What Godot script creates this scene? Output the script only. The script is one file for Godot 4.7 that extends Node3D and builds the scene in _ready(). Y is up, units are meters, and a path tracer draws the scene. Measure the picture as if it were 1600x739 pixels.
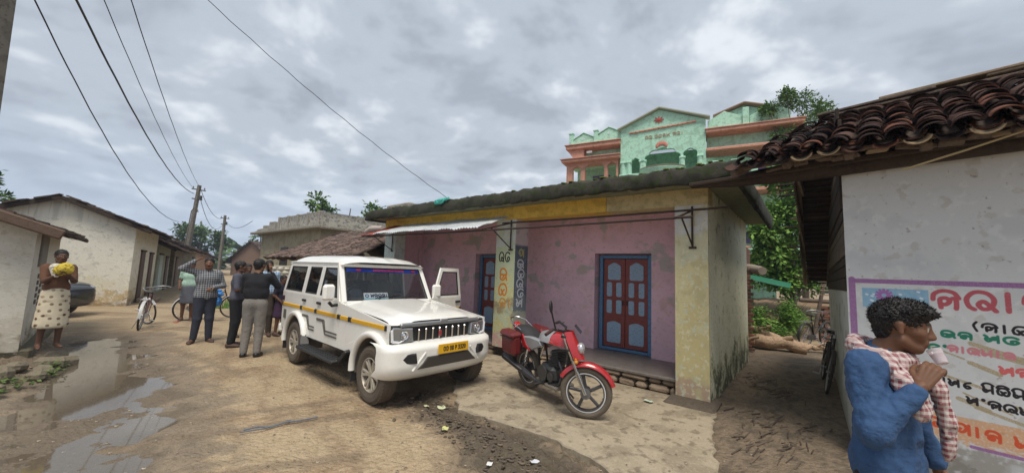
extends Node3D
# A village street after rain: jeep, motorcycle, lilac house with veranda, mural wall, tiled roofs.

class B:
	var v := PackedVector3Array()
	var n := PackedVector3Array()
	var u := PackedVector2Array()
	var c := PackedColorArray()
	var tone := Color(1, 1, 1)
	func tri(p: Vector3, q: Vector3, r: Vector3):
		var m := (q - p).cross(r - p).normalized()
		trin(p, q, r, m, m, m)
	func trin(p: Vector3, q: Vector3, r: Vector3, a: Vector3, b: Vector3, d: Vector3, ua := Vector2.ZERO, ub := Vector2.ZERO, ud := Vector2.ZERO):
		v.append(p); v.append(r); v.append(q)
		n.append(a); n.append(d); n.append(b)
		u.append(ua); u.append(ud); u.append(ub)
		c.append(tone); c.append(tone); c.append(tone)
	func quad(p: Vector3, q: Vector3, r: Vector3, s: Vector3, ua := Vector2(0, 1), ub := Vector2(1, 1), uc := Vector2(1, 0), ud := Vector2(0, 0)):
		var m := (r - p).cross(s - q).normalized()
		trin(p, q, r, m, m, m, ua, ub, uc)
		trin(p, r, s, m, m, m, ua, uc, ud)
	# chamfered box: center, full size, basis
	func box(ce: Vector3, sz: Vector3, bs := Basis.IDENTITY, bev := 0.0):
		var h := sz * 0.5
		var b: float = min(bev, min(h.x, min(h.y, h.z)) * 0.9)
		var P := func(x, y, z): return ce + bs * Vector3(x, y, z)
		var ax := [[0, 1, 2], [1, 2, 0], [2, 0, 1]]
		for a in ax:
			for s: float in [-1.0, 1.0]:
				var pts := []
				for k in [[-1, -1], [1, -1], [1, 1], [-1, 1]]:
					var q := Vector3.ZERO
					q[a[0]] = s * h[a[0]]
					q[a[1]] = k[0] * (h[a[1]] - b)
					q[a[2]] = k[1] * (h[a[2]] - b)
					pts.append(ce + bs * q)
				if s > 0: quad(pts[0], pts[1], pts[2], pts[3])
				else: quad(pts[3], pts[2], pts[1], pts[0])
		if b <= 0.0: return
		for a in ax:
			for s1: float in [-1.0, 1.0]:
				for s2: float in [-1.0, 1.0]:
					var e := []
					for w in [[0, -1], [0, 1], [1, 1], [1, -1]]:
						var q := Vector3.ZERO
						q[a[0]] = w[1] * (h[a[0]] - b)
						q[a[1]] = s1 * (h[a[1]] - (b if w[0] == 1 else 0.0))
						q[a[2]] = s2 * (h[a[2]] - (b if w[0] == 0 else 0.0))
						e.append(ce + bs * q)
					if s1 * s2 < 0: quad(e[0], e[1], e[2], e[3])
					else: quad(e[3], e[2], e[1], e[0])
		for sx: float in [-1.0, 1.0]:
			for sy: float in [-1.0, 1.0]:
				for sz2: float in [-1.0, 1.0]:
					var p1: Vector3 = P.call(sx * h.x, sy * (h.y - b), sz2 * (h.z - b))
					var p2: Vector3 = P.call(sx * (h.x - b), sy * h.y, sz2 * (h.z - b))
					var p3: Vector3 = P.call(sx * (h.x - b), sy * (h.y - b), sz2 * h.z)
					if sx * sy * sz2 > 0: tri(p1, p2, p3)
					else: tri(p1, p3, p2)
	# bar between two points with width and thickness
	func bar(a: Vector3, b: Vector3, w: float, t: float, up := Vector3.UP, bev := 0.0):
		var z := (b - a).normalized()
		var x := up.cross(z)
		if x.length() < 0.01: x = Vector3.RIGHT.cross(z)
		x = x.normalized()
		box((a + b) * 0.5, Vector3(w, t, (b - a).length()), Basis(x, z.cross(x), z), bev)
	func tube(pts: Array, rad, sides := 8, caps := true):
		var k := pts.size()
		var rings := []
		var nrm := []
		var pu := Vector3.UP
		for i in k:
			var d: Vector3 = (pts[min(i + 1, k - 1)] - pts[max(i - 1, 0)]).normalized()
			if abs(d.dot(pu)) > 0.95: pu = Vector3.RIGHT if abs(d.x) < 0.9 else Vector3.BACK
			var x := pu.cross(d).normalized()
			var y := d.cross(x)
			pu = y
			var r: float = rad[i] if rad is Array else rad
			var ring := []
			var nn := []
			for s in sides:
				var a := TAU * s / sides
				var o := x * cos(a) + y * sin(a)
				ring.append(pts[i] + o * r); nn.append(o)
			rings.append(ring); nrm.append(nn)
		for i in k - 1:
			for s in sides:
				var t := (s + 1) % sides
				trin(rings[i][s], rings[i][t], rings[i + 1][t], nrm[i][s], nrm[i][t], nrm[i + 1][t])
				trin(rings[i][s], rings[i + 1][t], rings[i + 1][s], nrm[i][s], nrm[i + 1][t], nrm[i + 1][s])
		if caps:
			for s in sides:
				var t := (s + 1) % sides
				tri(pts[0], rings[0][t], rings[0][s])
				tri(pts[k - 1], rings[k - 1][s], rings[k - 1][t])
	func cap(a: Vector3, b: Vector3, ra: float, rb: float, sides := 7):
		var d := (b - a).normalized()
		tube([a - d * ra, a - d * ra * 0.6, a, b, b + d * rb * 0.6, b + d * rb], [ra * 0.15, ra * 0.78, ra, rb, rb * 0.78, rb * 0.15], sides)
	# profile: Array of Vector2(radius, along axis y); placed by xf
	func lathe(pf: Array, xf: Transform3D, seg := 24, arc := TAU, close := false):
		var m := pf.size()
		var cnt := m if close else m - 1
		for i in cnt:
			var p: Vector2 = pf[i]
			var q: Vector2 = pf[(i + 1) % m]
			var t := Vector2(q.y - p.y, p.x - q.x).normalized()
			for s in seg:
				var a0 := arc * s / seg
				var a1 := arc * (s + 1) / seg
				var c0 := Vector3(cos(a0), 0, sin(a0))
				var c1 := Vector3(cos(a1), 0, sin(a1))
				var A := xf * (c0 * p.x + Vector3(0, p.y, 0)); var Bq := xf * (c1 * p.x + Vector3(0, p.y, 0))
				var C2 := xf * (c1 * q.x + Vector3(0, q.y, 0)); var D := xf * (c0 * q.x + Vector3(0, q.y, 0))
				var n0 := (xf.basis * (c0 * t.x + Vector3(0, t.y, 0))).normalized()
				var n1 := (xf.basis * (c1 * t.x + Vector3(0, t.y, 0))).normalized()
				trin(A, D, C2, n0, n0, n1)
				trin(A, C2, Bq, n0, n1, n1)
	# extruded outline: pts in xy of xf, from z=0 to z=-depth, front edge chamfered
	func prism(pts: PackedVector2Array, depth: float, xf: Transform3D, bev := 0.0):
		var pp := pts
		if Geometry2D.is_polygon_clockwise(pp):
			pp = pts.duplicate(); pp.reverse()
		var inn := pp
		if bev > 0.0:
			inn = PackedVector2Array()
			var m := pp.size()
			for i in m:
				var e0 := (pp[i] - pp[(i + m - 1) % m]).normalized()
				var e1 := (pp[(i + 1) % m] - pp[i]).normalized()
				var n0 := Vector2(-e0.y, e0.x); var n1 := Vector2(-e1.y, e1.x)
				var nn := (n0 + n1)
				nn = nn / max(0.35, nn.length_squared() * 0.5)
				inn.append(pp[i] + nn * bev)
		var T := func(p: Vector2, z: float): return xf * Vector3(p.x, p.y, z)
		var tr := Geometry2D.triangulate_polygon(inn)
		if tr.is_empty(): tr = Geometry2D.triangulate_polygon(pp)
		for i in range(0, tr.size(), 3):
			var p := inn[tr[i]]; var q := inn[tr[i + 1]]; var r := inn[tr[i + 2]]
			if (q - p).cross(r - p) < 0:
				var w := q; q = r; r = w
			tri(T.call(p, 0.0), T.call(q, 0.0), T.call(r, 0.0))
		tr = Geometry2D.triangulate_polygon(pp)
		for i in range(0, tr.size(), 3):
			var p := pp[tr[i]]; var q := pp[tr[i + 1]]; var r := pp[tr[i + 2]]
			if (q - p).cross(r - p) > 0:
				var w := q; q = r; r = w
			tri(T.call(p, -depth), T.call(q, -depth), T.call(r, -depth))
		for i in pp.size():
			var j := (i + 1) % pp.size()
			if bev > 0.0: quad(T.call(inn[i], 0.0), T.call(pp[i], -bev), T.call(pp[j], -bev), T.call(inn[j], 0.0))
			quad(T.call(pp[i], -bev), T.call(pp[i], -depth), T.call(pp[j], -depth), T.call(pp[j], -bev))
	# smooth surface from rows of points; uv over the rows
	func rows(rw: Array, smooth := true, cols = null):
		var a := rw.size()
		var b: int = rw[0].size()
		var nm := []
		for i in a:
			var line := []
			for j in b:
				var du: Vector3 = rw[min(i + 1, a - 1)][j] - rw[max(i - 1, 0)][j]
				var dv: Vector3 = rw[i][min(j + 1, b - 1)] - rw[i][max(j - 1, 0)]
				line.append(dv.cross(du).normalized())
			nm.append(line)
		for i in a - 1:
			for j in b - 1:
				var p: Vector3 = rw[i][j]; var q: Vector3 = rw[i][j + 1]; var r: Vector3 = rw[i + 1][j + 1]; var s: Vector3 = rw[i + 1][j]
				var ua := Vector2(float(j) / (b - 1), 1.0 - float(i) / (a - 1)); var uc := Vector2(float(j + 1) / (b - 1), 1.0 - float(i + 1) / (a - 1))
				if smooth:
					if cols != null: tone = cols[i][j]
					trin(p, q, r, nm[i][j], nm[i][j + 1], nm[i + 1][j + 1], ua, Vector2(uc.x, ua.y), uc)
					trin(p, r, s, nm[i][j], nm[i + 1][j + 1], nm[i + 1][j], ua, uc, Vector2(ua.x, uc.y))
					if cols != null:
						var z := c.size()
						c[z - 6] = cols[i][j]; c[z - 5] = cols[i + 1][j + 1]; c[z - 4] = cols[i][j + 1]
						c[z - 3] = cols[i][j]; c[z - 2] = cols[i + 1][j]; c[z - 1] = cols[i + 1][j + 1]
				else:
					quad(p, q, r, s, ua, Vector2(uc.x, ua.y), uc, Vector2(ua.x, uc.y))
	func sphere(ce: Vector3, r: Vector3, seg := 10):
		var rw := []
		for i in seg / 2 + 1:
			var th := PI * i / (seg / 2)
			var line := []
			for j in seg + 1:
				var ph := TAU * j / seg
				line.append(ce + Vector3(sin(th) * sin(ph) * r.x, -cos(th) * r.y, sin(th) * cos(ph) * r.z))
			rw.append(line)
		rows(rw)
	func add(o: B, xf := Transform3D.IDENTITY):
		for i in o.v.size():
			v.append(xf * o.v[i]); n.append((xf.basis * o.n[i]).normalized())
		u.append_array(o.u); c.append_array(o.c)
	func mesh() -> ArrayMesh:
		var a := []
		a.resize(Mesh.ARRAY_MAX)
		a[Mesh.ARRAY_VERTEX] = v; a[Mesh.ARRAY_NORMAL] = n; a[Mesh.ARRAY_TEX_UV] = u; a[Mesh.ARRAY_COLOR] = c
		var m := ArrayMesh.new()
		m.add_surface_from_arrays(Mesh.PRIMITIVE_TRIANGLES, a)
		return m

var R := RandomNumberGenerator.new()
var M := {}
var taken := {}
var nz := FastNoiseLite.new()

func V(x, y, z) -> Vector3: return Vector3(x, y, z)
func lin(r, g, b) -> Color: return Color(r, g, b).linear_to_srgb()
func rr(a: float, b: float) -> float: return R.randf_range(a, b)
func xfm(pos: Vector3, yaw := 0.0) -> Transform3D: return Transform3D(Basis(Vector3.UP, deg_to_rad(yaw)), pos)

func numbered(called: String) -> String:
	if not taken.has(called):
		taken[called] = 0
		return called
	taken[called] += 1
	return "%s_%03d" % [called, taken[called]]
func tag(o, label, category, group = ""):
	o.set_meta("label", label); o.set_meta("category", category)
	if group != "": o.set_meta("group", group)
	return o
func thing(called, label, category, at := Vector3.ZERO, yaw := 0.0, group := "") -> Node3D:
	var o := Node3D.new()
	o.name = numbered(called)
	add_child(o)
	o.position = at; o.rotation_degrees.y = yaw
	tag(o, label, category, group)
	return o
func part(called, b, m, parent) -> MeshInstance3D:
	var o := MeshInstance3D.new()
	o.name = called
	o.mesh = b.mesh() if b is B else b
	o.material_override = m
	parent.add_child(o, true)
	return o
func struct(called, b, m) -> MeshInstance3D:
	var o := MeshInstance3D.new()
	o.name = numbered(called)
	o.mesh = b.mesh() if b is B else b
	o.material_override = m
	add_child(o)
	o.set_meta("kind", "structure")
	return o
func dup(o: Node3D, at: Vector3, yaw: float, label := "") -> Node3D:
	var d := o.duplicate()
	d.name = numbered(String(o.name).split("_0")[0])
	add_child(d)
	d.position = at; d.rotation_degrees.y = yaw
	if label != "": d.set_meta("label", label)
	return d

# ---- textures -------------------------------------------------------------
func nbytes(sd: int, freq: float, n: int, oct := 4, h := 0) -> PackedByteArray:
	var f := FastNoiseLite.new()
	f.seed = sd; f.frequency = freq; f.fractal_octaves = oct; f.noise_type = FastNoiseLite.TYPE_SIMPLEX_SMOOTH
	var im := f.get_seamless_image(n, n if h == 0 else h, false, false, 0.15, true)
	im.convert(Image.FORMAT_L8)
	return im.get_data()
# shared noise fields, 512 x 512 and seamless, with about 4, 12, 40 or 120 features across
var POOL := []
func pool(cyc: float, sd: int) -> PackedByteArray:
	if POOL.is_empty():
		for c in [4.0, 12.0, 40.0, 120.0]:
			for k in 2: POOL.append(nbytes(100 + k * 17 + int(c), c / 512.0, 512, 5 if c < 30.0 else 3))
	var i := 0
	while i < 3 and cyc > [8.0, 26.0, 80.0][i]: i += 1
	return POOL[i * 2 + sd % 2]
func pool_cycles(cyc: float) -> float:
	return 4.0 if cyc <= 8.0 else 12.0 if cyc <= 26.0 else 40.0 if cyc <= 80.0 else 120.0
# base colour with layers [frequency, low, high, colour, amount]; colours are linear; n is 128, 256 or 512
func layered(n: int, base: Color, layers: Array, sd := 1) -> Image:
	var cr := PackedFloat32Array(); var cg := PackedFloat32Array(); var cb := PackedFloat32Array()
	cr.resize(n * n); cg.resize(n * n); cb.resize(n * n)
	cr.fill(base.r); cg.fill(base.g); cb.fill(base.b)
	var k := 0
	for l in layers:
		k += 1
		var cyc: float = l[0] * n
		var nb := pool(cyc, sd + k)
		var st: int = maxi(1, roundi(cyc / pool_cycles(cyc))) * (512 / n)
		var ox := (sd * 97 + k * 131) % 512; var oy := (sd * 61 + k * 173) % 512
		var lut := PackedFloat32Array()
		for i in 256: lut.append(smoothstep(l[1], l[2], i / 255.0) * l[4])
		var q: Color = l[3]
		for y in n:
			var row := ((y * st + oy) & 511) * 512
			var i := y * n
			for x in n:
				var t := lut[nb[row + ((x * st + ox) & 511)]]
				if t > 0.003:
					cr[i] += (q.r - cr[i]) * t; cg[i] += (q.g - cg[i]) * t; cb[i] += (q.b - cb[i]) * t
				i += 1
	return packed(n, n, cr, cg, cb)
func packed(w: int, h: int, cr: PackedFloat32Array, cg: PackedFloat32Array, cb: PackedFloat32Array) -> Image:
	var s := PackedByteArray()
	for i in 1025: s.append(int(round(255.0 * Color(i / 1024.0, 0, 0).linear_to_srgb().r)))
	var out := PackedByteArray()
	out.resize(w * h * 3)
	for i in w * h:
		out[i * 3] = s[int(clampf(cr[i], 0, 1) * 1024)]; out[i * 3 + 1] = s[int(clampf(cg[i], 0, 1) * 1024)]; out[i * 3 + 2] = s[int(clampf(cb[i], 0, 1) * 1024)]
	return Image.create_from_data(w, h, false, Image.FORMAT_RGB8, out)
func itex(im: Image) -> ImageTexture: return ImageTexture.create_from_image(im)
func hmap(sd: int, freq: float, n := 256) -> ImageTexture:
	return itex(Image.create_from_data(n, n, false, Image.FORMAT_L8, nbytes(sd, freq, n, 5)))

func mat(key: String, col: Color, rough := 0.8, o := {}) -> StandardMaterial3D:
	if M.has(key): return M[key]
	var m := StandardMaterial3D.new()
	m.albedo_color = col; m.roughness = rough
	m.metallic = o.get("metal", 0.0)
	if o.has("tex"):
		m.albedo_texture = o.tex
		m.uv1_triplanar = not o.get("uv", false)
		m.uv1_world_triplanar = o.get("world", false)
		var s: float = o.get("scale", 1.0)
		if not o.get("uv", false): m.uv1_scale = Vector3.ONE * s
	if o.has("height"):
		m.heightmap_enabled = true; m.heightmap_texture = o.height; m.heightmap_scale = o.get("hs", 1.0)
	if o.has("normal"):
		m.normal_enabled = true; m.normal_texture = o.normal; m.normal_scale = o.get("ns", 1.0)
	if o.has("rtex"):
		m.roughness_texture = o.rtex; m.roughness_texture_channel = BaseMaterial3D.TEXTURE_CHANNEL_GRAYSCALE
	if o.has("coat"):
		m.clearcoat_enabled = true; m.clearcoat = o.coat; m.clearcoat_roughness = 0.08
	m.metallic_specular = o.get("spec", .5)
	if o.get("vc", false): m.vertex_color_use_as_albedo = true
	if o.has("alpha"):
		m.transparency = BaseMaterial3D.TRANSPARENCY_ALPHA; m.albedo_color.a = o.alpha
	if o.has("back"):
		m.backlight_enabled = true; m.backlight = o.back
	if o.get("two", false): m.cull_mode = BaseMaterial3D.CULL_DISABLED
	M[key] = m
	return m

# painting strokes of lettering into an image (uv wear comes from noise)
func stroke(im: Image, pts: Array, rad: float, col: Color, wear := 0.0, sd := 0):
	var w := im.get_width(); var h := im.get_height()
	for i in pts.size() - 1:
		var a: Vector2 = pts[i]; var b: Vector2 = pts[i + 1]
		var x0 := int(max(0, min(a.x, b.x) - rad - 1)); var x1 := int(min(w - 1, max(a.x, b.x) + rad + 1))
		var y0 := int(max(0, min(a.y, b.y) - rad - 1)); var y1 := int(min(h - 1, max(a.y, b.y) + rad + 1))
		var ab := b - a
		var l2: float = max(0.0001, ab.length_squared())
		for y in range(y0, y1 + 1):
			for x in range(x0, x1 + 1):
				var p := Vector2(x + 0.5, y + 0.5)
				var t := clampf((p - a).dot(ab) / l2, 0, 1)
				var d := rad - (a + ab * t - p).length()
				if d > -0.5:
					var k := clampf(d + 0.5, 0, 1)
					if wear > 0.0: k *= 1.0 - wear * smoothstep(0.0, 0.5, nz.get_noise_2d(x * 2.3 + sd, y * 2.3))
					im.set_pixel(x, y, im.get_pixel(x, y).lerp(col, k))
func curve(pts: Array, n := 5) -> Array:
	var out := []
	for i in pts.size() - 1:
		var p0: Vector2 = pts[max(i - 1, 0)]; var p1: Vector2 = pts[i]; var p2: Vector2 = pts[i + 1]; var p3: Vector2 = pts[min(i + 2, pts.size() - 1)]
		for k in n: out.append(p1.cubic_interpolate(p2, p0, p3, float(k) / n))
	out.append(pts[-1])
	return out
# hand-painted round letters of the street's script; unit boxes, y down
var GL := {
	"ka": [[.02, .52, .08, .2, .4, .03, .78, .12, .95, .42], [.3, .95, .28, .5, .5, .42, .62, .6, .45, .78, .28, .7], [.62, .5, .82, .42, .86, .7, .84, .98]],
	"ra": [[.28, .95, .1, .8, .04, .4, .3, .06, .7, .08, .94, .4, .84, .8, .58, .92, .42, .7, .58, .52, .74, .66, .98, 1.0]],
	"aa": [[.4, .08, .4, .98]],
	"na": [[.06, .5, .2, .12, .6, .05, .86, .3, .84, .98], [.84, .62, .55, .45, .28, .55, .22, .8, .42, .9, .52, .72, .3, .62]],
	"ma": [[.06, .08, .14, .4, .1, .75, .25, .92, .42, .75, .3, .6, .12, .62], [.42, .75, .62, .6, .8, .65], [.82, .05, .82, .98]],
	"sa": [[.05, .1, .2, .3, .1, .6, .25, .9, .45, .7, .3, .5, .12, .62], [.45, .7, .55, .35, .75, .3, .78, .55, .6, .62], [.88, .06, .88, .98]],
	"ja": [[.06, .45, .2, .1, .6, .04, .92, .35, .8, .7, .5, .95, .15, .85, .1, .6, .35, .5, .55, .6, .42, .78], [.55, .6, .8, .5, .95, .95]],
	"la": [[.1, .9, .04, .5, .25, .1, .7, .06, .93, .4, .85, .85, .6, .95, .5, .65, .68, .5], [.1, .9, .35, .95, .42, .7, .3, .5]],
	"ga": [[.06, .5, .2, .1, .55, .06, .72, .35, .6, .7, .35, .85, .2, .65, .35, .5], [.88, .05, .88, .98]],
	"ta": [[.9, .2, .6, .04, .2, .15, .06, .5, .25, .9, .65, .95, .9, .7, .75, .5, .5, .6, .55, .8]],
	"dot": [[.5, .02, .65, .1, .5, .2, .35, .1, .5, .02]],
	"e": [[.75, .1, .35, .3, .2, .65, .4, .95, .7, .8, .55, .6, .3, .68]],
	"i": [[.0, .1, .2, -.2, .6, -.25, .9, -.05]],
	"br": [[.7, -.05, .3, .4, .7, 1.05]],
	"star": [[.5, 0., .5, 1.], [.0, .5, 1., .5], [.15, .15, .85, .85], [.85, .15, .15, .85]],
}
func word(im: Image, letters: String, x: float, y: float, w: float, h: float, rad: float, col: Color, wear := 0.35, slope := 0.0, gap := 0.18):
	var ls := letters.split(" ", false)
	for l in ls:
		if l == "_":
			x += w * 0.5
			continue
		var cw := w
		var ox := 0.0
		if l == "aa" or l == "br": cw = w * 0.5
		if l == "i": ox = -w * (1.0 + gap); cw = -w * gap
		if l == "dot": cw = w * 0.45
		for s in GL[l]:
			var pts := []
			var sw: float = w if l in ["i"] else absf(cw)
			for k in range(0, s.size(), 2):
				var px: float = x + ox + s[k] * sw
				pts.append(Vector2(px, y + s[k + 1] * h + slope * px))
			stroke(im, curve(pts), rad, col, wear, int(y))
		x += cw + w * gap

# ---- figures --------------------------------------------------------------
# bones: [a, b, ra, rb, squash (Vector3), mode (0 join, 1 cut)], joined by a smooth minimum and meshed as surface nets
func nets(bones: Array, cell: float, k: float, out: B, paint = null, amp := 0.0, freq := 20.0):
	var lo := Vector3.ONE * 1e9
	var hi := -lo
	for b in bones:
		if b.size() > 5 and b[5] == 1: continue
		var r: float = max(b[2], b[3])
		var sq: Vector3 = b[4] if b.size() > 4 else Vector3.ONE
		for p in [b[0], b[1]]:
			lo = lo.min(p - sq * r); hi = hi.max(p + sq * r)
	lo -= Vector3.ONE * (cell * 3.0 + amp); hi += Vector3.ONE * (cell * 3.0 + amp)
	var nx := int((hi.x - lo.x) / cell) + 1
	var ny := int((hi.y - lo.y) / cell) + 1
	var nzz := int((hi.z - lo.z) / cell) + 1
	var sx := 1
	var sy := nx
	var sz := nx * ny
	var f := PackedFloat32Array()
	f.resize(nx * ny * nzz)
	f.fill(0.5)
	for b in bones:
		var a: Vector3 = b[0]
		var ra: float = b[2]
		var rb: float = b[3]
		var sq: Vector3 = b[4] if b.size() > 4 else Vector3.ONE
		var cut: bool = b.size() > 5 and b[5] == 1
		var inv := Vector3.ONE / sq
		var ms: float = min(sq.x, min(sq.y, sq.z))
		var e: Vector3 = b[1]
		var ba := (e - a) * inv
		var l2: float = max(1e-9, ba.length_squared())
		var mg: float = k + cell * 2.5
		var q0: Vector3 = ((a - sq * ra).min(e - sq * rb) - Vector3.ONE * mg - lo) / cell
		var q1: Vector3 = ((a + sq * ra).max(e + sq * rb) + Vector3.ONE * mg - lo) / cell
		var i0 := maxi(0, int(q0.x)); var i1 := mini(nx - 1, int(q1.x) + 1)
		var j0 := maxi(0, int(q0.y)); var j1 := mini(ny - 1, int(q1.y) + 1)
		var k0 := maxi(0, int(q0.z)); var k1 := mini(nzz - 1, int(q1.z) + 1)
		for kk in range(k0, k1 + 1):
			for jj in range(j0, j1 + 1):
				var id := kk * sz + jj * sy + i0
				for ii in range(i0, i1 + 1):
					var pa := (Vector3(ii, jj, kk) * cell + lo - a) * inv
					var t := clampf(pa.dot(ba) / l2, 0.0, 1.0)
					var d := ((pa - ba * t).length() - (ra + (rb - ra) * t)) * ms
					var g := f[id]
					if cut:
						d = -d
						var hc := maxf(k * 0.5 - absf(d - g), 0.0)
						f[id] = maxf(d, g) + hc * hc / (k * 2.0)
					else:
						var h := maxf(k - absf(d - g), 0.0)
						f[id] = minf(d, g) - h * h / (4.0 * k)
					id += 1
	if amp > 0.0:
		for kk in nzz:
			for jj in ny:
				for ii in nx:
					var id := kk * sz + jj * sy + ii
					if absf(f[id]) < cell * 2.2 + amp:
						f[id] += amp * (absf(nz.get_noise_3d((ii * cell + lo.x) * freq, (jj * cell + lo.y) * freq * .6, (kk * cell + lo.z) * freq)) * 2.2 - .5)
	var vid := PackedInt32Array()
	vid.resize(nx * ny * nzz)
	vid.fill(-1)
	var vs := PackedVector3Array()
	var off := [0, sx, sy, sx + sy, sz, sz + sx, sz + sy, sz + sx + sy]
	var eds := [[0, 1], [2, 3], [4, 5], [6, 7], [0, 2], [1, 3], [4, 6], [5, 7], [0, 4], [1, 5], [2, 6], [3, 7]]
	var cor := [V(0, 0, 0), V(1, 0, 0), V(0, 1, 0), V(1, 1, 0), V(0, 0, 1), V(1, 0, 1), V(0, 1, 1), V(1, 1, 1)]
	var cells := PackedInt32Array()
	for kk in nzz - 1:
		for jj in ny - 1:
			var id := kk * sz + jj * sy
			for ii in nx - 1:
				if absf(f[id]) < cell * 2.5 + amp:
					var neg := 0
					for o in off:
						if f[id + o] < 0.0: neg += 1
					if neg > 0 and neg < 8:
						var s := Vector3.ZERO
						var c := 0
						for e in eds:
							var fa := f[id + off[e[0]]]
							var fb := f[id + off[e[1]]]
							if (fa < 0.0) != (fb < 0.0):
								s += (cor[e[0]] as Vector3).lerp(cor[e[1]], fa / (fa - fb))
								c += 1
						vid[id] = vs.size()
						vs.append((Vector3(ii, jj, kk) + s / c) * cell + lo)
						cells.append(id)
				id += 1
	var fc := PackedInt32Array()
	var ns := PackedVector3Array()
	ns.resize(vs.size())
	for id in cells:
		for ax in 3:
			var st: int = [sx, sy, sz][ax]
			var u1: int = [sy, sz, sx][ax]
			var u2: int = [sz, sx, sy][ax]
			var fa := f[id]
			var fb := f[id + st]
			if (fa < 0.0) == (fb < 0.0): continue
			var q := [vid[id], vid[id - u1], vid[id - u1 - u2], vid[id - u2]]
			if q[0] < 0 or q[1] < 0 or q[2] < 0 or q[3] < 0: continue
			if fa > 0.0: q = [q[3], q[2], q[1], q[0]]
			var m := (vs[q[2]] - vs[q[0]]).cross(vs[q[3]] - vs[q[1]])
			for t in q:
				ns[t] += m
				fc.append(t)
	for i in ns.size(): ns[i] = ns[i].normalized()
	var cl := PackedColorArray()
	if paint != null:
		for p in vs: cl.append(paint.call(p))
	for i in range(0, fc.size(), 4):
		for w in [[0, 1, 2], [0, 2, 3]]:
			var a := fc[i + w[0]]; var b := fc[i + w[1]]; var c := fc[i + w[2]]
			out.trin(vs[a], vs[b], vs[c], ns[a], ns[b], ns[c])
			if paint != null:
				var z := out.c.size()
				out.c[z - 3] = cl[a]; out.c[z - 2] = cl[c]; out.c[z - 1] = cl[b]

func hand_bones(w: Vector3, d: Vector3, side: Vector3, curl: float, s := 1.0) -> Array:
	d = d.normalized()
	side = (side - d * side.dot(d)).normalized()
	var out := []
	var pn := side.cross(d)
	for i in 4:
		var o := side * (1.5 - i) * 0.0185 * s
		out.append([w + side * (1.5 - i) * 0.009 * s, w + d * 0.088 * s + o, 0.0135 * s, 0.0115 * s])
		var p := w + d * 0.09 * s + o
		var ln: float = [0.068, 0.076, 0.07, 0.055][i] * s
		var a := 0.0
		for j in 3:
			a += curl * [0.8, 1.2, 0.8][j] * (1.0 + i * 0.06)
			var q: Vector3 = p + (d * cos(a) + pn * sin(a)) * ln * [0.46, 0.31, 0.26][j]
			out.append([p, q, (0.0098 - j * 0.0009) * s, (0.009 - j * 0.0012) * s])
			p = q
	var t0 := w + d * 0.02 * s + side * 0.022 * s
	var t1 := t0 + (d * 0.7 + side * 0.62 + pn * 0.25).normalized() * 0.042 * s
	var t2 := t1 + (d * 0.85 + side * 0.25 + pn * (0.2 + curl * 0.5)).normalized() * 0.034 * s
	var t3 := t2 + (d * 0.9 + pn * (0.1 + curl * 0.7)).normalized() * 0.026 * s
	out.append([t0, t1, 0.014 * s, 0.0125 * s]); out.append([t1, t2, 0.0115 * s, 0.0105 * s]); out.append([t2, t3, 0.0105 * s, 0.0085 * s])
	return out

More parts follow.
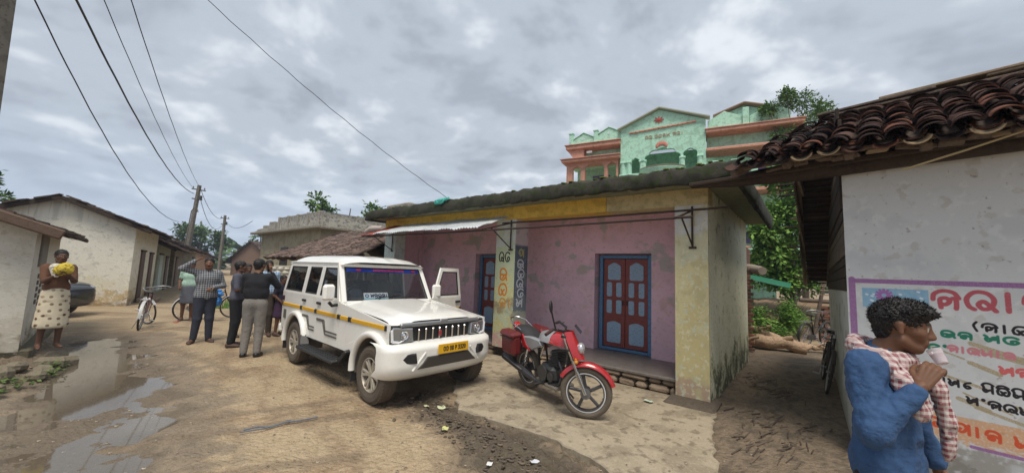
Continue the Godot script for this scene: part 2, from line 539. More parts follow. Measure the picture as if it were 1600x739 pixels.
# sp: s height scale, j joint overrides, shirt/legs/shoes/hair materials, sleeve 0..1, hem y, lower "trousers"|"skirt"|"none", cell, face options
func person(label: String, at: Vector3, yaw: float, sp: Dictionary) -> Node3D:
	var t := thing("person", label, "person", at, yaw)
	var s: float = sp.get("s", 1.0)
	var cell: float = sp.get("cell", .021)
	var w: float = sp.get("w", 1.0)
	var J := {"hl": V(.085, .9, 0), "kl": V(.095, .48, .02), "al": V(.1, .085, -.02), "tl": V(.125, .035, .13),
		"hr": V(-.085, .9, 0), "kr": V(-.095, .48, .02), "ar": V(-.1, .085, -.02), "tr": V(-.125, .035, .13),
		"pe": V(0, .93, 0), "be": V(0, 1.06, .005), "ch": V(0, 1.27, 0), "ne": V(0, 1.43, -.015), "he": V(0, 1.583, .02),
		"sl": V(.175, 1.395, -.01), "el": V(.225, 1.13, -.04), "wl": V(.23, .89, .05), "sr": V(-.175, 1.395, -.01), "er": V(-.225, 1.13, -.04), "wr": V(-.23, .89, .05)}
	for k in sp.get("j", {}): J[k] = sp.j[k]
	for k in J: J[k] = J[k] * s
	var hb := Basis(Vector3.UP, deg_to_rad(sp.get("hy", 0.0))) * Basis(Vector3.RIGHT, deg_to_rad(sp.get("hp", 0.0)))
	var skin: Color = sp.get("skin", Color(0.17, 0.085, 0.05))
	var X := V(1, 0, 0)
	var torso := func(g: float) -> Array:
		return [[J.pe - X * .06 * s, J.pe + X * .06 * s, .105 * s * w + g, .105 * s * w + g, V(1, 1, .86)],
			[J.pe, J.be, .125 * s * w + g, .12 * s * w + g, V(1.08, 1, .8)],
			[J.be, J.ch, .12 * s * w + g, .125 * s * w + g, V(1.12, 1, .8)],
			[J.ch - X * .06 * s, J.ch + X * .06 * s, .11 * s * w + g, .11 * s * w + g, V(1, 1, .9)],
			[J.sl * .82 + J.ch * .18, J.sr * .82 + J.ch * .18, .06 * s + g, .06 * s + g],
			[J.ne - V(0, .05, 0) * s, J.ne + V(0, .02, 0.005) * s, .064 * s + g * .4, .055 * s + g * .2]]
	var bones: Array = torso.call(0.0)
	bones.append([J.ne - V(0, .03, 0), J.he + hb * V(0, -.06, -.015), .052 * s, .05 * s])
	for q in ["l", "r"]:
		bones.append([J["h" + q], J["k" + q], .082 * s * w, .055 * s])
		bones.append([J["k" + q], J["a" + q], .055 * s, .036 * s])
		bones.append([J["a" + q] - V(0, .03, .02), J["t" + q], .036 * s, .026 * s])
		bones.append([J["s" + q], J["e" + q], .05 * s, .04 * s])
		bones.append([J["e" + q], J["w" + q], .039 * s, .026 * s])
	var bb := B.new()
	bb.tone = skin
	nets(bones, cell, .035, bb)
	for q in ["l", "r"]:
		var sd := 1.0 if q == "l" else -1.0
		var d: Vector3 = sp.get("d" + q, J["w" + q] - J["e" + q])
		var hbn := hand_bones(J["w" + q], d, sp.get("s" + q, V(-sd * .35, 0, 1)), sp.get("c" + q, 0.35) * 1.0, s * 1.02)
		if sp.get("fine", false):
			nets(hbn, .0045, .0035, bb)
		else:
			for h in hbn: bb.cap(h[0], h[1], h[2], h[3], 6)
	# head
	var hm := func(x, y, z) -> Vector3: return J.he + hb * (V(x, y, z) * s)
	var fat: float = sp.get("fat", 1.0)
	var head := []
	var H := func(a: Vector3, b: Vector3, ra: float, rb: float, sq := Vector3.ONE): head.append([a, b, ra, rb, sq])
	H.call(V(0, .03, -.022), V(0, .028, .0), .08, .078, V(.93, 1.02, 1.08))
	H.call(V(0, -.02, .03), V(0, -.07, .036), .058 * fat, .044 * fat)
	H.call(V(-.012, -.093, .055), V(.012, -.093, .055), .024, .024)
	H.call(V(0, -.03, -.03), V(0, -.06, -.02), .05, .05)
	for e: float in [-1.0, 1.0]:
		H.call(V(.038 * e, -.018, .052), V(.03 * e, -.03, .055), .027 * fat, .025 * fat)
		H.call(V(.046 * e, -.06, .0), V(.03 * e, -.085, .04), .026, .022)
		H.call(V(.012 * e, .026, .082), V(.042 * e, .026, .068), .0105, .010)
		H.call(V(.076 * e, .012, -.012), V(.08 * e, -.025, -.006), .013, .009, V(.7, 1, 1))
		H.call(V(.031 * e, .004, .0705), V(.0312 * e, .004, .0705), .0128, .0128)
		H.call(V(.011 * e, -.034, .094), V(.0112 * e, -.034, .094), .0085, .0085)
	H.call(V(0, .016, .086), V(0, -.029, .104), .0085, .0125)
	H.call(V(-.017, -.0575, .0815), V(.017, -.0575, .0815), .0085, .0085)
	H.call(V(-.013, -.070, .0795), V(.013, -.070, .0795), .009, .009)
	H.call(V(0, -.09, -.03), V(0, -.16, -.04), .05, .052)
	var tash: bool = sp.get("tash", false)
	var hairc := Color(.008, .007, .007)
	var paint := func(p: Vector3) -> Color:
		var ax := absf(p.x)
		var ed := Vector2(ax - .031, p.y - .004)
		if p.z > .072 and absf(ed.y) < .0075 and absf(ed.x) < .0135:
			return Color(.012, .009, .008) if absf(ed.x) < .0055 else Color(.42, .39, .36)
		if p.z > .058 and p.y > .0225 and p.y < .034 and ax > .011 and ax < .052: return hairc.lerp(skin, .15)
		if tash and p.z > .07 and p.y > -.053 and p.y < -.041 and ax < .034: return hairc
		if p.z > .074 and p.y > -.078 and p.y < -.051 and ax < .023: return skin * Color(1.0, .62, .62)
		return skin
	var hd := B.new()
	nets(head, sp.get("hcell", .0085), .016, hd, paint)
	bb.add(hd, Transform3D(hb * s, J.he))
	part("body", bb, mat("skin", Color(1, 1, 1), .55, {"vc": true, "spec": .4}), t)
	# hair
	if sp.get("hair", true):
		var hv := B.new()
		var hbones := [[V(0, .04, -.03), V(0, .042, .0), .0825, .0805, V(.96, 1.0, 1.07)], [V(0, -.0, -.05), V(0, -.03, -.055), .062, .05, V(1.05, 1, .8)]]
		for h in sp.get("hairx", []): hbones.append(h)
		hbones.append([V(0, -.035, .092), V(0, .0, .095), .072, .062, V(1.0, 1, 1), 1])
		for e: float in [-1.0, 1.0]: hbones.append([V(.1 * e, -.03, .015), V(.1 * e, -.09, .0), .045, .05, Vector3.ONE, 1])
		nets(hbones, sp.get("hcell", .0085), .018, hv, null, sp.get("hamp", .006), 160.0)
		var nv := hv.v.size()
		var tl: float = sp.get("tuft", .022)
		for i in sp.get("tufts", 220):
			var id := R.randi() % nv
			var nn := hv.n[id]
			if nn.y < -.35: continue
			var d := (nn * .45 + V(rr(-.6, .6), rr(-.35, .3), rr(-.35, .75))).normalized()
			var sw := d.cross(nn).normalized() * rr(.0018, .004)
			var p := hv.v[id] - nn * .003
			var q := p + d * tl * rr(.5, 1.0) + nn * .006
			hv.tri(p + sw, q, p - sw)
		var hm2 := part("hair", hv, mat("hair", lin(.010, .008, .008), .6, {"height": tx("hair_h"), "hs": .4, "tex": tx("hair_t"), "scale": 9.0}), t)
		hm2.transform = Transform3D(hb * s, J.he)
	# clothes
	if sp.has("shirt"):
		var sh := B.new()
		var hem: float = sp.get("hem", .9)
		var g: float = sp.get("loose", .016)
		var bn: Array = torso.call(g)
		bn.pop_back()
		bn[0][0].y = (hem + .1) * s; bn[0][1].y = (hem + .1) * s
		bn[1][0] = V(J.pe.x, maxf(J.pe.y, (hem + .13) * s), J.pe.z)
		bn[0][2] += .012; bn[0][3] += .012
		bn.append([J.ne - V(0, .05, 0) * s, J.ne + V(0, .012, .005) * s, .075 * s, .063 * s])
		var sl: float = sp.get("sleeve", 1.0)
		for q in ["l", "r"]:
			var e: Vector3 = J["s" + q].lerp(J["e" + q], min(1.0, sl * 2.0))
			bn.append([J["s" + q], e, .049 * s + g * sp.get("sg", .8), .040 * s + g * sp.get("sg", .8)])
			if sl > 0.5: bn.append([J["e" + q], J["e" + q].lerp(J["w" + q], (sl - .5) * 2.0 - .08), .040 * s + g * sp.get("sg", .8), .031 * s + g * .5])
		bn.append([J.ne + V(0, .055, .045) * s, J.he + hb * V(0, -.02, .06) * s, .042 * s, .05 * s, Vector3.ONE, 1])
		nets(bn, cell * .9, .03, sh, null, sp.get("wr", .006), sp.get("wf", 22.0))
		part("shirt", sh, sp.shirt, t)
		if sp.get("collar", false):
			var co := B.new()
			for e: float in [-1.0, 1.0]:
				co.box(J.ne + V(.042 * e, .02, .045) * s, V(.055, .045, .012) * s, Basis.from_euler(V(.5, .5 * e, -.5 * e)), .004)
			part("collar", co, sp.shirt, t)
	if sp.has("legs"):
		var lg := B.new()
		var bn := []
		if sp.get("lower", "trousers") == "trousers":
			var g: float = sp.get("lg", .016)
			bn = [[J.pe - X * .055 * s, J.pe + X * .055 * s, .11 * s * w + g * .6, .11 * s * w + g * .6, V(1, 1, .9)], [J.pe, J.pe + V(0, .09, 0) * s, .12 * s * w, .118 * s * w, V(1.1, 1, .85)]]
			for q in ["l", "r"]:
				bn.append([J["h" + q], J["k" + q], .085 * s * w + g, .058 * s + g])
				bn.append([J["k" + q], J["k" + q].lerp(J["a" + q], sp.get("leglen", .97)), .058 * s + g, .042 * s + g])
		else:
			var y0: float = sp.get("skirt_y", .45) * s
			bn = [[J.pe + V(0, .1, 0) * s, J.pe, .125 * s * w, .14 * s * w, V(1.1, 1, .85)], [J.pe, V(J.pe.x, y0 + .06 * s, J.pe.z), .155 * s, .185 * s, V(1.1, 1, .85)]]
			bn.append([V(-.3, y0 - .3, 0), V(.3, y0 - .3, 0), .3, .3, V(1, 1, 3), 1])
		nets(bn, cell, .03, lg, null, .006, 20.0)
		part("trousers" if sp.get("lower", "trousers") == "trousers" else "skirt", lg, sp.legs, t)
	if sp.has("belt"):
		var be := B.new()
		be.lathe([V2(.150 * w * s, -.02), V2(.166 * w * s, -.02), V2(.166 * w * s, .02), V2(.150 * w * s, .02)], Transform3D(Basis.from_scale(V(1.0, 1, .82)), J.pe + V(0, .07, 0) * s), 24, TAU, true)
		part("belt", be, sp.belt, t)
	if sp.has("shoes"):
		for q in ["l", "r"]:
			var so := B.new()
			nets([[J["a" + q] - V(0, .035, .03) * s, J["t" + q] - V(0, 0, .02) * s, .046 * s, .036 * s, V(1, .85, 1)], [J["a" + q] - V(0, .06, .03) * s, J["t" + q] + V(0, -.012, .025) * s, .034 * s, .03 * s, V(1.1, .7, 1)]], .011, .02, so)
			part("shoe", so, sp.shoes, t)
	return t
func V2(x, y) -> Vector2: return Vector2(x, y)
var TX := {}
func tx(key: String): return TX[key]

# ---- camera, sky, sun -----------------------------------------------------
func setup():
	var pitch := deg_to_rad(5.6)
	var roll := deg_to_rad(2.2)
	var f := V(0, sin(pitch), -cos(pitch))
	var u := V(0, cos(pitch), sin(pitch))
	var cam := Camera3D.new()
	cam.name = "camera"
	cam.transform = Transform3D(Basis(V(1, 0, 0) * cos(roll) + u * sin(roll), u * cos(roll) - V(1, 0, 0) * sin(roll), -f), V(0, 1.68, 0))
	cam.fov = 65.17
	cam.near = 0.05; cam.far = 900.0
	add_child(cam)
	cam.current = true
	var e := Environment.new()
	e.background_mode = Environment.BG_SKY
	e.tonemap_mode = Environment.TONE_MAPPER_LINEAR
	e.tonemap_exposure = 2.05
	var sk := Sky.new()
	var pm := PanoramaSkyMaterial.new()
	pm.panorama = itex(cloud_sky(2048, 1024))
	pm.energy_multiplier = 0.655
	sk.sky_material = pm
	e.sky = sk
	e.sdfgi_enabled = true; e.ssao_enabled = true; e.ssil_enabled = true
	e.fog_enabled = true
	e.fog_density = 0.0012
	e.fog_light_color = Color(.72, .77, .84)
	var we := WorldEnvironment.new()
	we.environment = e
	add_child(we)
	var sun := DirectionalLight3D.new()
	sun.name = "sun"
	sun.light_energy = 0.5
	sun.light_color = Color(1.0, .965, .91)
	sun.light_angular_distance = 26.0
	sun.shadow_enabled = true
	add_child(sun)
	sun.look_at_from_position(V(.5, 14, 6.5), Vector3.ZERO)

func cloud_sky(w: int, h: int) -> Image:
	var a := FastNoiseLite.new()
	a.seed = 11; a.frequency = 1.0; a.fractal_octaves = 7; a.fractal_gain = .56; a.noise_type = FastNoiseLite.TYPE_SIMPLEX_SMOOTH
	var b := FastNoiseLite.new()
	b.seed = 27; b.frequency = .42; b.fractal_octaves = 3
	var im := Image.create(w, h, false, Image.FORMAT_RGB8)
	im.fill(Color(.36, .34, .31))
	var dark := Color(.59, .62, .665)
	var mid := Color(.66, .695, .74)
	var lite := Color(.81, .83, .855)
	for y in h / 2 + 1:
		var el := PI * (0.5 - (y + .5) / h)
		var sy := sin(el)
		var k := 1.0 / (maxf(sy, 0.0) + .17)
		var cy := cos(el)
		for x in w:
			var az := TAU * (x + .5) / w
			var px := sin(az) * cy * k
			var pz := -cos(az) * cy * k
			var q := b.get_noise_2d(px * 1.1 + 5.0, pz * 1.1)
			var d := a.get_noise_2d(px * 1.9 + q * .5, pz * 1.9 + q * .3) * .9 + q * .42
			var c: Color
			if d > 0: c = mid.lerp(lite, smoothstep(0.02, .55, d))
			else: c = mid.lerp(dark, smoothstep(-0.02, -.48, d))
			var hz := smoothstep(.30, .02, sy)
			c = c.lerp(Color(.66, .715, .785), hz * .75)
			im.set_pixel(x, y, c)
	return im

# wall texture with bands from the ground up: [fraction, colour, jitter]
func wtex(nw: int, nh: int, bands: Array, layers: Array, sd := 3) -> Image:
	var n: float = max(nw, nh)
	var cr := PackedFloat32Array(); var cg := PackedFloat32Array(); var cb := PackedFloat32Array()
	cr.resize(nw * nh); cg.resize(nw * nh); cb.resize(nw * nh)
	var jt := PackedFloat32Array()
	jt.resize(nw * nh)
	var nb := pool(6.0, sd)
	var nc := pool(40.0, sd + 1)
	var stp := 512.0 * 1.5 / n
	for y in nh:
		var fy := 1.0 - (y + .5) / nh
		var r1 := ((int(y * stp) + sd * 53) & 511) * 512
		var r2 := ((int(y * stp) + sd * 29) & 511) * 512
		for x in nw:
			var id := y * nw + x
			var xx := int(x * stp) + sd * 71
			var j := nb[r1 + (xx & 511)] / 255.0 - .5 + (nc[r2 + (xx & 511)] / 255.0 - .5) * .5
			jt[id] = j
			var c: Color = bands[0][1]
			for b in range(1, bands.size()):
				var e := fy + j * float(bands[b][2]) - float(bands[b][0])
				if e > -.012: c = c.lerp(bands[b][1], smoothstep(-.012, .012, e))
			cr[id] = c.r; cg[id] = c.g; cb[id] = c.b
	for k in layers.size():
		var l: Array = layers[k]
		var pl := pool(l[0], sd + k)
		var st := (float(l[0]) / pool_cycles(l[0])) * 512.0 / n
		var lut := PackedFloat32Array()
		for i in 256: lut.append(smoothstep(l[1], l[2], i / 255.0) * l[4])
		var q: Color = l[3]
		var lim: bool = l.size() > 5
		for y in nh:
			var fy := 1.0 - (y + .5) / nh
			var row := ((int(y * st) + sd * 37 + k * 111) & 511) * 512
			var i := y * nw
			for x in nw:
				var t := lut[pl[row + ((int(x * st) + k * 77 + sd * 13) & 511)]]
				if t > .004:
					if lim: t *= smoothstep(l[5], l[6], fy + jt[i] * .35)
					cr[i] += (q.r - cr[i]) * t; cg[i] += (q.g - cg[i]) * t; cb[i] += (q.b - cb[i]) * t
				i += 1
	return packed(nw, nh, cr, cg, cb)
func wbox(b: B, lo: Vector3, hi: Vector3):
	b.quad(V(lo.x, lo.y, hi.z), V(hi.x, lo.y, hi.z), V(hi.x, hi.y, hi.z), V(lo.x, hi.y, hi.z))
	b.quad(V(hi.x, lo.y, lo.z), V(lo.x, lo.y, lo.z), V(lo.x, hi.y, lo.z), V(hi.x, hi.y, lo.z))
	b.quad(V(hi.x, lo.y, hi.z), V(hi.x, lo.y, lo.z), V(hi.x, hi.y, lo.z), V(hi.x, hi.y, hi.z))
	b.quad(V(lo.x, lo.y, lo.z), V(lo.x, lo.y, hi.z), V(lo.x, hi.y, hi.z), V(lo.x, hi.y, lo.z))
	b.quad(V(lo.x, hi.y, hi.z), V(hi.x, hi.y, hi.z), V(hi.x, hi.y, lo.z), V(lo.x, hi.y, lo.z))
	b.quad(V(lo.x, lo.y, lo.z), V(hi.x, lo.y, lo.z), V(hi.x, lo.y, hi.z), V(lo.x, lo.y, hi.z))

func textures():
	nz.seed = 5; nz.frequency = 1.0; nz.fractal_octaves = 3
	TX.hair_h = hmap(3, .06, 128)
	TX.hair_t = itex(layered(128, Color(1, 1, 1), [[.05, .4, .7, Color(.45, .4, .38), .7]], 9))
	TX.bump = hmap(8, .02)
	TX.fine = hmap(9, .08)
	TX.grain = itex(layered(512, Color(1, 1, 1), [[.012, .45, .75, Color(.72, .7, .67), .8], [.05, .5, .8, Color(.62, .6, .57), .6], [.15, .6, .85, Color(1.15, 1.13, 1.1), .6], [.2, .68, .85, Color(.45, .42, .38), .7]], 4))
	TX.dirt = itex(layered(512, Color(.9, .9, .9), [[.008, .4, .7, Color(.74, .72, .68), .8], [.03, .5, .8, Color(1.08, 1.07, 1.05), .7], [.09, .58, .8, Color(.62, .58, .53), .6], [.22, .5, .75, Color(.5, .47, .42), .9], [.3, .64, .78, Color(1.4, 1.36, 1.3), .9], [.26, .7, .82, Color(.22, .19, .16), .9]], 6))
	TX.dirt_h = hmap(12, .05, 256)
	TX.conc = itex(layered(512, Color(.62, .6, .55), [[.008, .4, .7, Color(.42, .4, .36), .8], [.03, .55, .75, Color(.25, .23, .2), .7], [.09, .6, .8, Color(.75, .73, .68), .5], [.2, .65, .8, Color(.2, .18, .16), .5]], 7))
	TX.moss = itex(layered(256, Color(.075, .07, .06), [[.02, .45, .65, Color(.14, .125, .105), .8], [.03, .52, .62, Color(.06, .10, .022), .9], [.1, .6, .75, Color(.1, .15, .03), .7], [.12, .65, .8, Color(.03, .03, .025), .8]], 13))
	TX.wood = itex(layered(256, Color(.13, .095, .07), [[.02, .4, .7, Color(.07, .05, .04), .8], [.1, .5, .8, Color(.2, .155, .12), .7]], 14))
	TX.bark = itex(layered(256, Color(.16, .13, .1), [[.03, .4, .7, Color(.08, .06, .045), .8], [.1, .5, .8, Color(.25, .21, .17), .7]], 15))
	TX.white = itex(layered(512, Color(.66, .63, .53), [[.006, .4, .75, Color(.5, .46, .37), .8], [.02, .55, .8, Color(.36, .33, .27), .6], [.06, .62, .85, Color(.74, .72, .66), .6], [.1, .7, .85, Color(.2, .18, .15), .5]], 16))
	TX.cloth = hmap(21, .03, 128)
	TX.denim = itex(layered(256, Color(.92, .93, .95), [[.02, .45, .75, Color(.62, .66, .72), .8], [.12, .5, .8, Color(1.2, 1.2, 1.2), .6], [.4, .5, .8, Color(.7, .72, .78), .7]], 19))

# ---- ground ---------------------------------------------------------------
var TRK := [[V2(-4.0, -3.75), V2(-2.0, -4.85)], [V2(-3.6, -3.45), V2(-1.7, -4.4)], [V2(-8.2, -9.2), V2(-5.2, -8.2)], [V2(-8.3, -8.6), V2(-4.9, -7.5)], [V2(-6.5, -7.3), V2(-3.9, -5.7)], [V2(-2.5, -3.0), V2(-1.3, -3.5)]]
var APR := PackedVector2Array([V2(-2.7, -9.8), V2(-1.2, -7.6), V2(-.75, -6.5), V2(-.6, -5.3), V2(-.45, -4.7), V2(.0, -4.38), V2(.5, -4.08), V2(.88, -3.6), V2(1.2, -3.0), V2(1.4, -2.3), V2(1.65, -2.4), V2(1.75, -3.3), V2(2.1, -4.1), V2(2.6, -4.95), V2(2.7, -5.12), V2(1.2, -6.4)])
var PUD := [Vector2(-8.2, -7.6), Vector2(-6.3, -5.9), Vector2(-5.2, -4.95), Vector2(-4.0, -3.8), Vector2(-3.25, -2.4)]
func seg_d(p: Vector2, a: Vector2, b: Vector2) -> float:
	var ab := b - a
	return (p - a - ab * clampf((p - a).dot(ab) / ab.length_squared(), 0, 1)).length()
func line_d(p: Vector2, l: Array) -> float:
	var d := 1e9
	for i in l.size() - 1: d = minf(d, seg_d(p, l[i], l[i + 1]))
	return d
func mud_d(p: Vector2) -> float:
	return minf(seg_d(p, V2(-1.15, -5.0), V2(.05, -3.75)) - .1, seg_d(p, V2(.05, -3.75), V2(.75, -2.6)) - .35)
func gh(x: float, z: float) -> float:
	var p := Vector2(x, z)
	var far := clampf(1.0 - (p.length() - 14.0) / 20.0, 0, 1)
	var y := nz.get_noise_2d(x * .5, z * .5) * .03 * far + nz.get_noise_2d(x * 4.0, z * 4.0) * .008 * far
	if far <= 0.0: return 0.0
	var dp := line_d(p, PUD)
	y -= .06 * smoothstep(.95, .2, dp + .42 * nz.get_noise_2d(x * 1.3 + 9.0, z * 1.3) + .2 * nz.get_noise_2d(x * 4.0, z * 4.0 + 5.0))
	var md := mud_d(p)
	if md < .6:
		var m := smoothstep(.55, .1, md)
		var along := p.dot(V2(.68, .73))
		var ac := p.dot(V2(.73, -.68))
		y += m * (.018 * sin(ac * 26.0 + nz.get_noise_2d(x * 2.0, z * 2.0) * 5.0) + .03 * nz.get_noise_2d(ac * 12.0, along * 5.0) - .015)
	if x > -3.0 and x < 2.9 and Geometry2D.is_point_in_polygon(p, APR): y = -.02 + y * .3
	# mound and drain along the near left house
	var ld := seg_d(p, V2(-6.9, -5.2), V2(-9.0, -7.2))
	y += .09 * smoothstep(.6, .1, ld) * (.5 + nz.get_noise_2d(x * 6.0, z * 6.0))
	# alley: ridges of churned mud
	var al := seg_d(p, V2(3.0, -4.2), V2(4.6, -6.6))
	if al < .7: y += .035 * smoothstep(.7, .1, al) * (nz.get_noise_2d(x * 9.0, z * 9.0) + .4 * sin(x * 22.0 + z * 8.0 + nz.get_noise_2d(x * 3.0, z * 3.0) * 6.0))
	return y
func gcol(x: float, z: float) -> Color:
	var p := Vector2(x, z)
	var n1 := nz.get_noise_2d(x * .9 + 40.0, z * .9)
	var n2 := nz.get_noise_2d(x * 3.0, z * 3.0 + 70.0)
	var n3 := nz.get_noise_2d(x * 11.0, z * 11.0)
	var along := p.dot(V2(.69, .72)); var ac := p.dot(V2(.72, -.69))
	var tr := nz.get_noise_2d(ac * 2.2, along * .35 + 9.0)
	var c := Color(.47, .365, .235)
	c = c.lerp(Color(.40, .29, .18), smoothstep(-.1, .5, n1 + n2 * .4))
	c = c.lerp(Color(.30, .215, .135), smoothstep(.12, .42, tr + n2 * .3) * .75)
	c = c.lerp(Color(.56, .43, .28), smoothstep(.2, .6, n2 + n3 * .5) * .5)
	c = c.lerp(Color(.22, .16, .10), smoothstep(.33, .5, n1 * .7 + n3 * .55) * .7)
	var dp := line_d(p, PUD) + n2 * .35 + n1 * .3
	c = c.lerp(Color(.25, .20, .145), smoothstep(1.25, .95, dp) * .85)
	c = c.lerp(Color(.15, .12, .085), smoothstep(.8, .5, dp) * .8)
	var lf := smoothstep(-6.2, -7.0, x - z * .2 + n2 * .6 - 1.2 + 0.0) if z > -7.0 else 0.0
	c = c.lerp(Color(.17, .13, .09), lf * .8)
	var md := mud_d(p) + n2 * .16 + n3 * .1
	c = c.lerp(Color(.235, .18, .125), smoothstep(.45, .2, md) * .8)
	c = c.lerp(Color(.105, .085, .062), smoothstep(.2, .0, md) * .9)
	var al := minf(seg_d(p, V2(2.4, -2.5), V2(5.6, -7.6)), seg_d(p, V2(5.0, -6.5), V2(7.5, -11.0))) + n2 * .2
	if x > 1.7: c = c.lerp(Color(.235, .18, .125).lerp(Color(.14, .11, .08), smoothstep(.0, .5, n2 + n3)), smoothstep(1.5, 1.1, al))
	for sg in TRK:
		var sd := seg_d(p, sg[0], sg[1]) + n3 * .05
		c = c.lerp(Color(.24, .18, .12), smoothstep(.11, .04, sd) * .65)
	return c
func ground():
	var xs := []
	var x := -9.0
	while x < 6.01:
		xs.append(x); x += .055
	for s in [.15, .3, .5, .8, 1.2, 2.0, 4.0, 8.0, 20.0, 60.0, 150.0, 250.0]: xs.append(xs[-1] + s)
	for s in [.12, .2, .3, .45, .6, .8, 1.0, 1.3, 1.6, 2.0, 3.0, 5.0, 8.0, 20.0, 60.0, 150.0, 250.0]: xs.push_front(xs[0] - s)
	var zs := []
	var z := 1.0
	while z > -1.6:
		zs.append(z); z -= .3
	while z > -26.0:
		zs.append(z); z -= .0115 * max(2.6, -z)
	for s in [.5, 1.0, 2.0, 4.0, 10.0, 30.0, 80.0, 150.0, 250.0]: zs.append(zs[-1] - s)
	zs.push_front(4.0); zs.push_front(30.0); zs.push_front(200.0)
	var rw := []
	var cl := []
	for q in zs:
		var a := []
		var c := []
		for w in xs:
			a.append(V(w, gh(w, q), q)); c.append(gcol(w, q))
		rw.append(a); cl.append(c)
	var b := B.new()
	b.rows(rw, true, cl)
	struct("ground", b, mat("ground", Color(1, 1, 1), .82, {"tex": TX.dirt, "scale": 1.15, "world": true, "vc": true, "height": TX.dirt_h, "hs": 2.6}))
	# standing water, level, showing where the ground dips below it
	var wm := mat("water", lin(.17, .14, .10), .04, {"alpha": .5, "spec": .6})
	b = B.new()
	var pl := [V2(-9.0, -8.8), V2(-5.6, -7.0), V2(-3.6, -5.8), V2(-2.0, -3.4), V2(-1.4, -1.4), V2(-4.6, -1.4), V2(-5.7, -3.1), V2(-6.9, -4.4), V2(-7.6, -5.2), V2(-9.2, -7.0)]
	for i in range(1, pl.size() - 1):
		b.tri(V(pl[0].x, -.045, pl[0].y), V(pl[i + 1].x, -.045, pl[i + 1].y), V(pl[i].x, -.045, pl[i].y))
	struct("puddle", b, wm)
	b = B.new()
	b.quad(V(-1.3, -.034, -4.7), V(.2, -.034, -2.6), V(1.2, -.034, -2.9), V(-.2, -.034, -5.2))
	struct("puddle", b, wm)
	# concrete apron before the lilac house
	var ed := [V2(-2.9, -9.9), V2(-1.3, -7.6), V2(-.85, -6.5), V2(-.72, -5.3), V2(-.55, -4.62), V2(-.05, -4.28), V2(.42, -3.98), V2(.78, -3.55), V2(1.1, -3.0), V2(1.3, -2.3), V2(1.75, -2.4), V2(1.84, -3.3), V2(2.2, -4.1), V2(2.72, -4.95), V2(2.76, -5.12), V2(1.2, -6.38)]
	var pp := PackedVector2Array()
	for i in ed.size():
		var q: Vector2 = ed[i]
		var r: Vector2 = ed[(i + 1) % ed.size()]
		var k := int(max(1, (r - q).length() / .06))
		for j in k:
			var m := q.lerp(r, float(j) / k)
			if i < 13: m += V2(nz.get_noise_2d(m.x * 5.0, m.y * 5.0 + 3.0), nz.get_noise_2d(m.x * 5.0 + 30.0, m.y * 5.0)) * .05
			pp.append(Vector2(m.x, -m.y))
	b = B.new()
	b.prism(pp, .12, Transform3D(Basis(V(1, 0, 0), V(0, 0, -1), V(0, 1, 0)), V(0, .036, 0)), .012)
	struct("concrete_apron", b, mat("apron", lin(.60, .52, .405), .78, {"tex": TX.conc, "scale": .42, "world": true, "height": TX.dirt_h, "hs": .9}))

# ---- the lilac house ------------------------------------------------------
func panel_shape(w: float, h: float, r: float, arch := 0.0) -> PackedVector2Array:
	var p := PackedVector2Array()
	var add := func(cx, cy, a0):
		for i in 4:
			var a := deg_to_rad(a0 + i * 30.0)
			p.append(V2(cx + cos(a) * r, cy + sin(a) * r))
	add.call(w / 2 - r, -h / 2 + r, -90.0)
	add.call(w / 2 - r, h / 2 - r - arch, 0.0)
	if arch > 0:
		for i in range(1, 6):
			var t := i / 6.0
			p.append(V2(lerpf(w / 2 - r, -w / 2 + r, t), h / 2 - arch + arch * sin(t * PI)))
	add.call(-w / 2 + r, h / 2 - r - arch, 90.0)
	add.call(-w / 2 + r, -h / 2 + r, 180.0)
	return p
func double_door(parent, x0: float, x1: float, y0: float, y1: float, z: float):
	var blue := mat("door_blue", lin(.10, .23, .42), .6, {"tex": TX.grain, "scale": 1.6})
	var red := mat("door_red", lin(.24, .055, .045), .55, {"tex": TX.grain, "scale": 1.3})
	var sky := mat("door_panel", lin(.32, .46, .62), .6, {"tex": TX.grain, "scale": 2.2})
	var fr := B.new()
	fr.box(V(x0 + .035, (y0 + y1) / 2, z + .02), V(.07, y1 - y0, .1), Basis(), .006)
	fr.box(V(x1 - .035, (y0 + y1) / 2, z + .02), V(.07, y1 - y0, .1), Basis(), .006)
	fr.box(V((x0 + x1) / 2, y1 - .03, z + .022), V(x1 - x0 - .145, .06, .1), Basis(), .006)
	fr.box(V((x0 + x1) / 2, y0 + .025, z + .022), V(x1 - x0 - .145, .05, .1), Basis(), .006)
	part("door_frame", fr, blue, parent)
	var w := (x1 - x0 - .15) / 2
	var h := y1 - y0 - .13
	for k in 2:
		var cx := x0 + .075 + w * (k + .5)
		var cy := (y0 + y1) / 2
		var b := B.new()
		b.box(V(0, 0, 0), V(w - .008, h, .035), Basis(), .005)
		var leaf := part("door_leaf", b, red, parent)
		leaf.position = V(cx, cy, z + .01)
		var pn := [[0.0, .355, .60, .20, .05], [-.22, .145, .25, .165, .0], [.22, .145, .25, .165, .0], [-.22, -.05, .25, .155, .0], [.22, -.05, .25, .155, .0], [0.0, -.335, .64, .24, .03]]
		for q in pn:
			var pb := B.new()
			pb.prism(panel_shape(w * q[2], h * q[3], w * .07, h * q[4] * .6), .01, Transform3D(Basis(), V(w * q[0], h * q[1], .026)), .005)
			part("panel", pb, sky, leaf)
		var hb := B.new()
		hb.box(V((w / 2 - .04) * (1 - 2 * k), .0, .03), V(.02, .1, .02), Basis(), .004)
		part("handle", hb, mat("iron", lin(.05, .045, .04), .5, {"metal": .7}), leaf)

